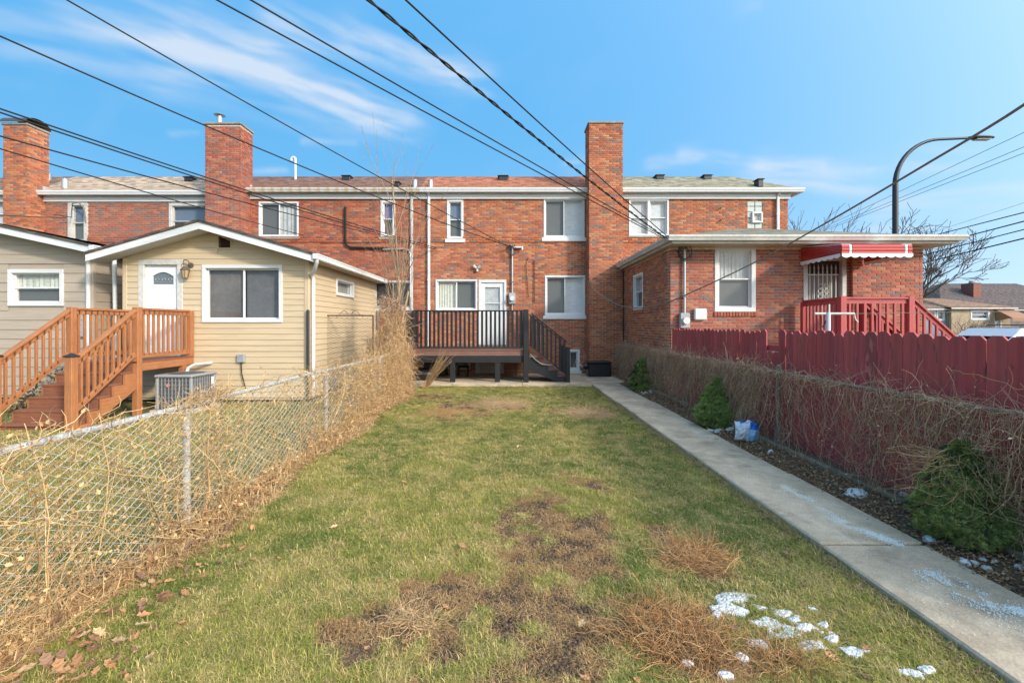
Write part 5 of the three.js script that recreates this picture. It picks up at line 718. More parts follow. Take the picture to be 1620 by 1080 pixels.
// ---------- overhead wires ----------
function wire(label, pts, r, material = M.cable, twisted = false) {
  const c = new THREE.CatmullRomCurve3(pts.map(([x, y, Z]) => Pt(x, y, Z)), false, 'centripetal'), P = c.getPoints(60);
  if (!twisted) return tag(new MB().tube(P, r, 6).build('overhead_wire', material), label, 'wire');
  const k = new MB(); for (const s of [0, 1]) k.tube(c.getPoints(260).map((p, i) => p.clone().add(new THREE.Vector3(Math.cos(i * 0.5 + s * Math.PI) * r, Math.sin(i * 0.5 + s * Math.PI) * r, 0))), r * 0.85, 5); return tag(k.build('overhead_wire', material), label, 'wire');
}
const D = (x0, y0, Z0, x1, y1, Z1, sag = 0, ext = 0.35) => { // straight drop between two seen points, lengthened past the near one, with a little sag
  const a = Pt(x0, y0, Z0), b = Pt(x1, y1, Z1), o = []; for (let k = 0; k <= 10; k++) { const u = -ext + (1 + ext) * k / 10, p = a.clone().lerp(b, u); const w = (u + ext) / (1 + ext); p.y -= sag * 4 * w * (1 - w); o.push(p); } return o; };
function drop(label, args, r, material = M.cable, twisted = false) { const c = new THREE.CatmullRomCurve3(D(...args)), k = new MB(); if (twisted) for (const s of [0, 1]) k.tube(c.getPoints(240).map((p, i) => p.clone().add(new THREE.Vector3(Math.cos(i * 0.55 + s * Math.PI) * r, Math.sin(i * 0.55 + s * Math.PI) * r, 0))), r * 0.85, 5); else k.tube(c.getPoints(50), r, 6); return tag(k.build('overhead_wire', material), label, 'wire'); }
drop('overhead wire entering at the left edge near the top, crossing to the deck meter mast', [0, 37, 6, 806, 390, 14.85, 0.22], 0.013);
drop('overhead wire leaving the top edge farthest left, above the flued chimney', [125, 0, 6, 804, 389, 14.85, 0.12], 0.012);
drop('lower of two close parallel wires crossing the middle of the sky', [350, 0, 4.5, 1056, 380, 10.1, 0.03], 0.01);
drop('upper of two close parallel wires crossing the middle of the sky', [403, 0, 4.5, 1058, 379, 10.1, 0.03], 0.01);
drop('thick twisted service cable falling to the brick annex corner', [600, 0, 4, 1060, 381, 10.1, 0.1], 0.011, M.cable, true);
drop('rightmost thin wire falling from the top edge to the brick annex', [651, 0, 4, 1062, 379, 10.1, 0.06], 0.009);
drop('upper one of the paired wires low across the left chimneys', [0, 161, 6, 690, 392, 14.9, 0.12], 0.012);
drop('lower one of the paired wires low across the left chimneys', [0, 165, 6, 688, 394, 14.9, 0.14], 0.012);
drop('wire passing just over the cream annex ridge from the left chimney', [0, 206, 6, 600, 372, 14.9, 0.1], 0.011);
drop('lowest wire crossing the left chimney face', [0, 229, 7, 480, 372, 14.9, 0.08], 0.011);
drop('slack dark wire between the leftmost chimney and narrow window', [-30, 336, 13.9, 104, 344, 14.7, 0.05], 0.012);
wire('thick grey cable sagging from the right edge across the brick annex', [[1760, 60, 3], [1620, 166, 3.8], [1460, 263, 5], [1310, 351, 6.8], [1200, 412, 8.2], [1110, 455, 9.3], [1050, 480, 10.6], [1000, 487, 12], [965, 476, 13.4], [940, 458, 14.2], [926, 438, 14.85]], 0.014, M.cableGrey);
for (const [l, y0, y1] of [['upper', 352, 208], ['middle', 356, 231], ['lower', 359, 241]]) drop(`${l} of three thin wires passing behind the street lamp`, [1320, y0, 40, 1660, y1 - (y0 - y1) * 0.12, 22, 0.0, 0.6], 0.016, M.cableGrey);
for (const [l, y0, y1, r] of [['topmost', 382, 336, 0.02], ['second', 397, 350, 0.024], ['third', 409, 363, 0.02], ['lowest', 421, 377, 0.026]]) drop(`${l} of four dark wires running past the annex right corner`, [1440, y0, 24, 1660, y1 - (y0 - y1) * 0.22, 16, 0, 0.8], r);
drop('faint thin wire high over the houses across the street', [1480, 366, 40, 1660, 308, 30, 0, 0.5], 0.012, M.cableGrey);

// ---------- across the street ----------
function farHouse({ label, x0, x1, Z, eave, ridge, wall, roofM, wins, door, hip = 0.3, deep = 9, awn }) {
  const X0 = pX(x0, Z), X1 = pX(x1, Z), t = thing('bungalow', label, 'house', V((X0 + X1) / 2, 0, Z)), m = wallFront(0, 0, Z); const op = wins.map(([a, b, c, d]) => [pX(a, Z), pX(b, Z), pY(d, Z), pY(c, Z)]), dr = door && [pX(door[0], Z), pX(door[1], Z), 0.3, pY(door[2], Z)];
  mortarWall(t, m, [[X0, 0], [X1, 0], [X1, eave], [X0, eave]], [...op, ...(dr ? [dr] : [])].map((q) => hole(q, 0.02)), wall); new MB().box(X0, X1, 0, eave, Z + 0.25, Z + deep).build('rear_wall', wall, t);
  const rf = new MB(), o = 0.3, y0 = eave + 0.02, c = [V(X0 - o, y0, Z - o), V(X1 + o, y0, Z - o), V(X1 + o, y0, Z + deep + o), V(X0 - o, y0, Z + deep + o)], k = Math.min((X1 - X0) * hip, 4.5), r0 = V(X0 + k, ridge, Z + deep / 2), r1 = V(X1 - k, ridge, Z + deep / 2), U = new THREE.Vector3(0, 1, 0); rf.quad(c[0], c[1], r1, r0, U); rf.quad(c[3], c[2], r1, r0, U); rf.tri(c[0], c[3], r0, U); rf.tri(c[1], c[2], r1, U); rf.quad(...c.map((p) => p.clone().setY(y0 - 0.03)), U.clone().negate()); rf.build('roof', roofM, t);
  new MB().box(X0 - o, X1 + o, y0 - 0.14, y0 - 0.031, Z - o - 0.02, Z - o + 0.05, 0.01).build('fascia', M.whiteOld, t);
  for (const q of op) win(t, m, q, { type: q[1] - q[0] > 1.5 ? 'pair' : 'hung', c: 0.12, backs: [M.screen, M.roomBlue] });
  if (dr) panelDoor(t, m, dr, { frame: M.white, c: 0.1, fill: (d, a, b, ya, yb) => { new MB(m).slab(a, b, ya, yb, -0.1, -0.05, 0.01).build('door_leaf', M.white, d); new MB(m).slab(a + 0.15, b - 0.15, yb - 0.6, yb - 0.25, -0.049, -0.04).build('pane', M.screen, d); } });
  if (awn) { const k2 = new MB(), [a, b, yT, yB] = [pX(awn[0], Z), pX(awn[1], Z), pY(awn[2], Z), pY(awn[3], Z)]; k2.quad(V(a, yT, Z - 0.05), V(b, yT, Z - 0.05), V(b + 0.2, yB, Z - 1.3), V(a, yB, Z - 1.3), U); k2.quad(V(a, yB, Z - 1.3), V(b + 0.2, yB, Z - 1.3), V(b + 0.2, yB - 0.25, Z - 1.3), V(a, yB - 0.25, Z - 1.3), new THREE.Vector3(0, 0, 1)); k2.tri(V(a, yT, Z - 0.05), V(a, yB, Z - 1.3), V(a, yB - 0.25, Z - 0.05), new THREE.Vector3(-1, 0, 0)); k2.build('awning', mat(0.32, 0.16, 0.09), t); }
  return t;
}
const brickTan = mat(0.50, 0.38, 0.25, { map: T.blotch, roughness: 0.9 }), greyBlue = mat(0.26, 0.29, 0.34, { map: T.vinyl, roughness: 0.8 });
const bh1 = farHouse({ label: 'pale tan brick bungalow with orange brown roof across the street', x0: 1506, x1: 1599, Z: 36, eave: 3.05, ridge: 4.05, wall: brickTan, roofM: shingle(0.40, 0.22, 0.13), wins: [[1536, 1566, 491, 506]], door: [1574, 1585, 504], awn: [1574, 1602, 489, 503] });
const bh2 = farHouse({ label: 'blue grey bungalow with a row of white windows across the street', x0: 1420, x1: 1505, Z: 36.4, eave: 2.98, ridge: 4.05, wall: greyBlue, roofM: shingle(0.30, 0.18, 0.13), wins: [[1468, 1481, 490, 507], [1482, 1495, 490, 507]], door: null });
const bh3 = farHouse({ label: 'large dark brown roofed house at the right edge behind the bungalows', x0: 1490, x1: 1760, Z: 48, eave: 3.3, ridge: 6.5, wall: mat(0.2, 0.15, 0.12, { map: T.blotch }), roofM: shingle(0.155, 0.115, 0.105), wins: [[1622, 1640, 492, 507]], door: null, hip: 0.25, deep: 10 });
{ const Z = 50, x = pX(1547, Z); const c = new MB().box(x - 0.45, x + 0.45, 3, pY(447, Z), Z, Z + 1.4, 0.03).build('chimney', mat(0.30, 0.10, 0.07, { map: T.speck }), bh3); new MB().cyl(x - 0.1, pY(447, Z), pY(444, Z), Z + 0.6, 0.2, 0.18, 8).build('flue_pot', M.cap, c); }
// parked cars
function car(label, X, Z, turn, paint, kind, rails) {
  const t = new THREE.Group(); t.name = numbered('parked_car'); t.position.copy(V(X, -0.048, Z)); t.rotation.y = turn; t.base = new THREE.Vector3(); t.userData = { label, category: 'car', group: 'cars parked along the side street' }; scene.add(t);
  const suv = kind === 'suv', H = suv ? 1.62 : 1.45, bodyPts = [[-2.3, 0.32], [2.25, 0.32], [2.32, 0.6], [2.2, 0.86], [1.2, 0.98], [0.98, 1.02], [-2.2, 1.04], [-2.34, 0.8]], cab = suv ? [[1.15, 1.0], [0.45, H - 0.08], [0.2, H - 0.02], [-0.9, H], [-1.9, H - 0.07], [-2.24, 1.03]] : [[1.1, 1.0], [0.3, H - 0.06], [-0.4, H], [-1.0, H - 0.05], [-1.9, 1.03]];
  const ex = (pts, w, bev) => { const s = new THREE.Shape(pts.map(([x, y]) => new THREE.Vector2(x, y))), g = new THREE.ExtrudeGeometry(s, { depth: w, bevelEnabled: true, bevelSize: bev, bevelThickness: bev, bevelSegments: 3 }); g.translate(0, 0, -w / 2); return g; };
  new MB().geo(ex(bodyPts, 1.62, 0.09)).build('body', paint, t); const gl = mat(0.02, 0.024, 0.028, { roughness: 0.08 }), c = new MB(); c.geo(ex(cab.map(([x, y]) => [x * 0.96, Math.min(y, H - 0.2)]), 1.34, 0.06)); c.build('windows', gl, t);
  const rp = suv ? [[0.62, H - 0.2], [0.4, H - 0.06], [-0.9, H - 0.01], [-1.95, H - 0.06], [-2.1, H - 0.2]] : [[0.35, H - 0.11], [0.25, H - 0.06], [-0.4, H - 0.01], [-1.0, H - 0.06], [-1.05, H - 0.1]]; new MB().geo(ex(rp, 1.36, 0.06)).build('roof', paint, t);
  for (const s of [-1, 1]) { for (const [a, b] of suv ? [[[0.5, H - 0.1], [1.15, 1.0]], [[-0.3, H - 0.04], [-0.25, 1.0]], [[-1.4, H - 0.05], [-1.3, 1.0]]] : [[[0.35, H - 0.1], [1.1, 1.0]], [[-0.4, H - 0.04], [-0.35, 1.0]]]) new MB().beam(new THREE.Vector3(a[0], a[1], s * 0.735), new THREE.Vector3(b[0], b[1], s * 0.76), 0.04, 0.07, 0.01).build('pillar', paint, t);
    for (const x of [1.42, -1.42]) { const w = new MB().geo(new THREE.CylinderGeometry(0.34, 0.34, 0.2, 22), new THREE.Matrix4().makeRotationX(Math.PI / 2).setPosition(x, 0.34, s * 0.82)).build('wheel', M.blackPlastic, t); new MB().geo(new THREE.CylinderGeometry(0.2, 0.2, 0.02, 16), new THREE.Matrix4().makeRotationX(Math.PI / 2).setPosition(x, 0.34, s * 0.925)).build('rim', M.steel, w); }
    new MB().slab(2.26, 2.36, 0.62, 0.76, s > 0 ? 0.5 : -0.8, s > 0 ? 0.8 : -0.5, 0.02).build('headlight', mat(0.7, 0.7, 0.7, { roughness: 0.1 }), t); new MB().slab(-2.4, -2.3, 0.72, 0.95, s > 0 ? 0.6 : -0.85, s > 0 ? 0.85 : -0.6, 0.02).build('tail_light', mat(0.35, 0.01, 0.01, { roughness: 0.2 }), t);
    if (rails) { const r = new MB(); r.tube([[0.3, 0], [0.15, 0.05], [-1.6, 0.06], [-1.75, 0]].map(([x, y]) => new THREE.Vector3(x, H + 0.04 + y, s * 0.6)), 0.018, 6); r.build('roof_rail', M.metalBlack, t); } }
  if (rails) for (const x of [-0.1, -1.3]) new MB().slab(x - 0.04, x + 0.04, H + 0.08, H + 0.11, -0.62, 0.62, 0.01).build('cross_bar', M.lampMetal, t);
  return t;
}
car('white parked car with roof rack, its roof showing over the red fence', 14.7, 13.4, Math.PI + 0.04, mat(0.72, 0.73, 0.75, { phys: true, clearcoat: 1, roughness: 0.3 }), 'suv', true);
car('blue parked car at the right edge beyond the white roof', 23.2, 20.4, 0.03, mat(0.05, 0.16, 0.3, { phys: true, clearcoat: 1, roughness: 0.3 }), 'sedan', false);

// ---------- bare trees ----------
function branches(mb, p, dir, len, r, depth, rnd, o) {
  const n = depth > 2 ? 6 : 4, pts = [p.clone()], d = dir.clone(); let q = p.clone(); for (let i = 0; i < n; i++) { d.x += (rnd() - 0.5) * o.wig; d.y += (rnd() - 0.5) * o.wig * 0.7 + o.up; d.z += (rnd() - 0.5) * o.wig; d.normalize(); q = q.clone().addScaledVector(d, len / n); pts.push(q); }
  mb.tube(pts, (u) => Math.max(o.min, r * (1 - u * 0.55)), depth > 2 ? 7 : depth > 1 ? 5 : 3); if (depth <= 0) return;
  const kids = o.kids + Math.floor(rnd() * 2); for (let k = 0; k < kids; k++) { const u = 0.25 + 0.75 * (k + rnd() * 0.6) / kids, i = Math.min(n, Math.max(1, Math.round(u * n))), base = pts[i], t = new THREE.Vector3().subVectors(pts[i], pts[i - 1]).normalize(), side = new THREE.Vector3(rnd() - 0.5, rnd() - 0.5, rnd() - 0.5); side.addScaledVector(t, -side.dot(t)).normalize(); const nd = t.multiplyScalar(Math.cos(o.ang)).addScaledVector(side, Math.sin(o.ang)).normalize(); branches(mb, base, nd, len * (0.55 + 0.25 * rnd()), r * (1 - u * 0.5) * 0.6, depth - 1, rnd, o); }
}
function bareTree(name, label, X, Z, h, r, seed, o) { const t = thing(name, label, 'tree', V(X, 0, Z)), rnd = rng(seed), tr = new MB(), cr = new MB(); const top = V(X + o.lean * h * 0.3, h * 0.36, Z); tr.tube([V(X, -0.1, Z), V(X + o.lean * h * 0.1, h * 0.15, Z), top], (u) => r * (1.25 - 0.5 * u), 10); tr.build('trunk', M.bark, t);
  for (let i = 0; i < o.main; i++) { const a = i / o.main * 6.283 + rnd(); branches(cr, top.clone().lerp(V(X, h * 0.2, Z), rnd() * 0.3), new THREE.Vector3(Math.cos(a) * 0.85, 0.55 + 0.4 * rnd(), Math.sin(a) * 0.85).normalize(), h * 0.34, r * 0.5, o.depth, rnd, o); } cr.build('crown', M.bark, t); return { t, top }; }
const tr1 = bareTree('bare_tree', 'bare spreading tree with a nest behind the right corner of the brick annex', 20.6, 24, 7.4, 0.17, 5, { wig: 0.26, up: 0.055, kids: 3, ang: 0.58, min: 0.012, main: 7, depth: 4, lean: 0.0 });
{ const c = new MB(), rnd = rng(3), p = Pt(1477, 428, 24); for (let i = 0; i < 160; i++) { const a = new THREE.Vector3(rnd() - 0.5, (rnd() - 0.5) * 0.7, rnd() - 0.5).multiplyScalar(0.8), b = a.clone().add(new THREE.Vector3(rnd() - 0.5, (rnd() - 0.5) * 0.4, rnd() - 0.5).multiplyScalar(0.4)); c.tube([p.clone().add(a.multiplyScalar(0.6)), p.clone().add(b.multiplyScalar(0.6))], 0.014, 3); } tag(c.build('bird_nest', M.bark), 'dark twig nest high in the bare spreading tree', 'nest'); }
bareTree('bare_tree', 'distant bare tree top poking above the brick annex roof', 21.5, 34, 11.6, 0.2, 9, { wig: 0.25, up: 0.06, kids: 3, ang: 0.5, min: 0.014, main: 5, depth: 3, lean: 0 });
{ const Z = 60; for (const [x, s, i] of [[1566, 1, 0], [1576, 0.8, 1]]) { const X = pX(x, Z), t = thing('evergreen_tree', i ? 'smaller dark evergreen beside the far brick chimney' : 'dark evergreen tree top right of the far brick chimney', 'tree', V(X, 0, Z)); new MB().cyl(X, 0, 6.5, Z, 0.2, 0.1, 8).build('trunk', M.bark, t); const k = new MB(), rnd = rng(20 + i); for (let j = 0; j < 900; j++) { const a = rnd() * 6.28, e = Math.acos(2 * rnd() - 1), rad = (0.6 + 0.4 * rnd()) * 1.1 * s, c = V(X + rad * Math.sin(e) * Math.cos(a), 6.2 * (0.95 + 0.05 * s) + rad * 0.7 * Math.cos(e), Z + rad * Math.sin(e) * Math.sin(a)); k.tri(c, c.clone().add(new THREE.Vector3(rnd() - 0.5, rnd() - 0.3, rnd() - 0.5).multiplyScalar(0.35)), c.clone().add(new THREE.Vector3(rnd() - 0.5, rnd() - 0.3, rnd() - 0.5).multiplyScalar(0.35))); } k.build('crown', mat(0.035, 0.055, 0.035, { roughness: 1 }), t); } }
{ // leafless bushes before the far bungalow
  for (const [x, i] of [[1522, 0], [1547, 1]]) { const p = Pt(x, 514, 35), k = new MB(), rnd = rng(70 + i); p.y = 0; for (let j = 0; j < 6; j++) branches(k, p.clone(), new THREE.Vector3((rnd() - 0.5) * 0.9, 1, (rnd() - 0.5) * 0.9).normalize(), 1.2, 0.03, 2, rnd, { wig: 0.3, up: 0.05, kids: 3, ang: 0.5, min: 0.01 }); tag(k.build('bare_bush', M.bark), i ? 'bare bush under the wide window of the tan bungalow' : 'bare bush at the left corner of the tan bungalow', 'bush'); }
}
{ // sapling in the fence corner
  const Z = 11.2, X = pX(628, Z), t = thing('bare_sapling', 'tall bare many stemmed sapling growing out of the vine thicket', 'tree', V(X, 0, Z)), tr = new MB(), cr = new MB(), rnd = rng(91);
  tr.tube([V(X, -0.05, Z), V(X + 0.04, 1.0, Z), V(X + 0.02, 1.9, Z), V(X + 0.05, 2.7, Z)], (u) => 0.07 - 0.025 * u, 8); tr.tube([V(X + 0.03, 1.4, Z), V(X + 0.2, 2.0, Z - 0.1), V(X + 0.28, 2.5, Z)], (u) => 0.04 - 0.015 * u, 7); tr.build('trunk', M.barkPale, t);
  for (let i = 0; i < 17; i++) { const y = 1.5 + 1.4 * rnd(), a = rnd() * 6.28, s = 0.2 + 0.4 * rnd(); branches(cr, V(X + 0.03, y, Z), new THREE.Vector3(Math.cos(a) * s, 1, Math.sin(a) * s).normalize(), 1.0 + 1.1 * rnd(), 0.014, 1, rnd, { wig: 0.12, up: 0.05, kids: 3, ang: 0.35, min: 0.0035 }); } branches(cr, V(X + 0.05, 2.6, Z), new THREE.Vector3(-0.05, 1, 0), 2.7, 0.03, 2, rnd, { wig: 0.06, up: 0.04, kids: 4, ang: 0.4, min: 0.0035 }); cr.build('crown', M.barkPale, t);
  // burr of dead vine caught in the sapling
}

// ---------- dry vines ----------
function stem(mb, p, d, len, r, rnd, { wig = 0.5, pull = [0, 0, 0], n = 9, side = 3 }) { const pts = [p.clone()], q = p.clone(), v = d.clone().normalize(); for (let i = 0; i < n; i++) { v.x += (rnd() - 0.5) * wig + pull[0]; v.y += (rnd() - 0.5) * wig + pull[1]; v.z += (rnd() - 0.5) * wig + pull[2]; v.normalize(); q.addScaledVector(v, len / n); pts.push(q.clone()); } mb.tube(pts, (u) => r * (1 - 0.5 * u), side); return pts; }
const straw = (rnd, k = 1) => { const t = rnd(); const a = t < 0.5 ? [0.50, 0.31, 0.135] : t < 0.8 ? [0.62, 0.43, 0.215] : [0.34, 0.19, 0.09], f = (0.75 + 0.5 * rnd()) * k; return [a[0] * f, a[1] * f, a[2] * f]; };
const brownVine = (rnd) => { const t = rnd(); const a = t < 0.5 ? [0.48, 0.29, 0.17] : t < 0.8 ? [0.66, 0.46, 0.29] : [0.27, 0.145, 0.09], f = 0.75 + 0.5 * rnd(); return [a[0] * f, a[1] * f, a[2] * f]; };
const leafGeo = (() => { const mb = new MB(), v = (x, y, z) => new THREE.Vector3(x, y, z), up = v(0, 1, 0), rim = [[0, 0], [0.16, 0.07], [0.24, 0.2], [0.38, 0.17], [0.5, 0.36], [0.64, 0.22], [0.78, 0.27], [0.88, 0.1], [1, 0]]; const curl = (x, z) => 0.26 * Math.pow(Math.abs(z), 1.2) * 1.6 + 0.3 * (x - 0.35) * (x - 0.35) + 0.05 * Math.sin(x * 13 + z * 9); for (const s of [-1, 1]) for (let i = 0; i < rim.length - 1; i++) { const a = rim[i], b = rim[i + 1], k = s > 0 ? 1 : 0.85, P = v(a[0], curl(a[0], a[1] * k), s * a[1] * k), Q = v(b[0], curl(b[0], b[1] * k), s * b[1] * k), C = v(a[0], curl(a[0], 0), 0), D2 = v(b[0], curl(b[0], 0), 0); mb.tri(C, D2, Q, up); if (a[1]) mb.tri(C, Q, P, up); } mb.tri(v(-0.3, 0.12, 0.01), v(-0.3, 0.12, -0.01), v(0.02, 0.05, 0), up); return mb.geometry(); })();
function scatter(name, g, material, list, parent) { const o = new THREE.InstancedMesh(g, material, list.length), m = new THREE.Matrix4(), e = new THREE.Euler(), q = new THREE.Quaternion(), s = new THREE.Vector3(), c = new THREE.Color(), off = parent ? parent.base : new THREE.Vector3(); list.forEach((l, i) => { e.set(l.rx || 0, l.ry || 0, l.rz || 0); q.setFromEuler(e); s.set(l.s, l.sy ?? l.s, l.sz ?? l.s); m.compose(tmp.copy(l.p).sub(off), q, s); o.setMatrixAt(i, m); if (l.c) o.setColorAt(i, c.setRGB(...l.c)); }); o.instanceMatrix.needsUpdate = true; put(o, name, parent); o.userData.kind = 'stuff'; return o; }
const tinted = mat(1, 1, 1, { roughness: 0.9 });
{ // left fence: how thick the straw-coloured vine is along its length
  const dens = (Z) => Z < 2.7 ? 1.5 : Z < 3.4 ? 0.45 : Z < 4.2 ? 1.15 : Z < 5.4 ? 0.32 : Z < 6.3 ? 0.5 : Z < 7.4 ? 0.95 : Z < 9.4 ? 1.3 : 1.9, rnd = rng(501), mb = new MB(), leaves = [];
  for (let i = 0; i < 17000; i++) {
    const Z = 1.0 + 10.6 * Math.pow(rnd(), 0.8); if (rnd() > dens(Z) * (0.4 + 1.2 * fbm(Z * 4, 2, 15, 2)) / 1.9) continue; if ([3.71, 6.55, 9.29].some((q) => Math.abs(Z - q - 0.05) < 0.12) && rnd() < 0.9) continue; const low = rnd(), y = low < 0.36 ? rnd() * 0.18 : rnd() * HL * 1.03, side = XL + 0.03 + (rnd() - 0.5) * 0.09 + (y < 0.2 ? rnd() * 0.14 : 0); mb.col = straw(rnd);
    const pts = stem(mb, V(side, y, Z), new THREE.Vector3((rnd() - 0.4) * 0.5, rnd() - 0.45, (rnd() - 0.5) * 1.3), 0.12 + 0.3 * rnd(), 0.0014 + 0.0018 * rnd(), rnd, { wig: 1.0, pull: [XL + 0.05 - side > 0 ? 0.02 : -0.05, y > 0.95 ? -0.12 : 0.0, 0], n: 7 });
    for (let k = 0; k < 2; k++) if (rnd() < 0.75) { const p = pts[2 + Math.floor(rnd() * 5)]; leaves.push({ p, rx: rnd() * 6, ry: rnd() * 6, rz: rnd() * 6, s: 0.014 + 0.026 * rnd(), c: straw(rnd, 0.95) }); }
  }
  for (let i = 0; i < 26; i++) { mb.col = straw(rnd, 1.1); stem(mb, V(XL + 0.04, 0.05, 1.6 + rnd() * 5), new THREE.Vector3(0.2, 1, (rnd() - 0.5) * 1.4), 1.1, 0.004, rnd, { wig: 0.3, pull: [-0.03, 0.02, 0], n: 14 }); }
  for (const [Z0, n] of [[2.55, 14], [2.9, 8], [3.8, 60], [4.0, 60], [4.6, 16], [5.9, 24], [6.9, 40]]) for (let i = 0; i < n; i++) { mb.col = straw(rnd, 1.05); stem(mb, V(XL + (rnd() - 0.5) * 0.08, HL - 0.02, Z0 + (rnd() - 0.5) * 0.6), new THREE.Vector3(rnd() - 0.4, 0.4 + rnd(), rnd() - 0.5), 0.1 + 0.16 * rnd(), 0.003, rnd, { wig: 1.0, pull: [0, -0.1, 0], n: 8 }); }
  const t = thing('fence_vines', 'straw coloured dead vine tangled through the left chain link fence', 'vines', V(XL, 0, 6)); const st = mb.build('vine_stems', M.vine, t); st.userData.kind = 'stuff'; scatter('vine_leaves', leafGeo, tinted, leaves, t);
  // dense mound at the far end, hung over the fence and the deck corner
  const b = new MB(), lv = [], r2 = rng(612), top = (Z, x) => 1.0 + 1.0 * sstep(9.6, 10.8, Z) - 0.4 * sstep(11.2, 11.9, Z); for (let i = 0; i < 5200; i++) { const Z = 9.3 + 2.6 * r2(), x = -3.08 + 0.56 * r2() + 0.25 * (r2() - 0.5) * sstep(9.5, 11, Z), h = Math.max(0, top(Z) * (0.45 + 1.0 * fbm(x * 5, Z * 3.2, 7, 3)) * (1 - 0.35 * Math.abs(x + 2.78) / 0.5)), y = 0.02 + h * Math.pow(r2(), 0.75); b.col = r2() < 0.3 ? brownVine(r2) : straw(r2, 0.95); const pts = stem(b, V(x, y, Z), new THREE.Vector3((r2() - 0.5) * 0.8, -0.4 - 0.8 * r2() + (r2() < 0.25 ? 1.4 : 0), (r2() - 0.5) * 0.8), 0.2 + 0.4 * r2(), 0.0028 + 0.003 * r2(), r2, { wig: 0.85, pull: [0, -0.05, 0], n: 8 }); if (pts.some((p) => p.y < -0.02)) { /* buried tips lie in the litter */ } if (r2() < 0.75) lv.push({ p: pts[4], rx: r2() * 6, ry: r2() * 6, rz: r2() * 6, s: 0.025 + 0.035 * r2(), c: straw(r2, 0.9) }); }
  for (let i = 0; i < 420; i++) { const y = 1.75 + 0.55 * r2(), x = pX(618, 11.2) + (r2() - 0.5) * 0.5; b.col = brownVine(r2); stem(b, V(x, y, 11.2 + (r2() - 0.5) * 0.4), new THREE.Vector3(r2() - 0.5, r2() - 0.5, r2() - 0.5), 0.35, 0.005, r2, { wig: 1.0, n: 7 }); }
  const t2 = thing('vine_thicket', 'tall shaggy mound of dry vines where the left fence meets the deck', 'vines', V(-2.6, 0, 10.6)); const s2 = b.build('vine_stems', M.vine, t2); s2.userData.kind = 'stuff'; scatter('vine_leaves', leafGeo, tinted, lv, t2);
  const c = new MB(), r3 = rng(77); for (let i = 0; i < 46; i++) { c.col = straw(r3, 0.85); const p0 = Pt(672 + (r3() - 0.5) * 10, 618, 11.9); p0.y = 0.02; stem(c, p0, new THREE.Vector3(0.55 + (r3() - 0.5) * 0.35, 0.85, (r3() - 0.5) * 0.4), 0.75 + 0.45 * r3(), 0.006, r3, { wig: 0.2, pull: [0, 0.0, 0], n: 8 }); } tag(c.build('dry_weed', M.vine), 'slanting dry weed stalks at the left corner under the deck', 'weed');
}
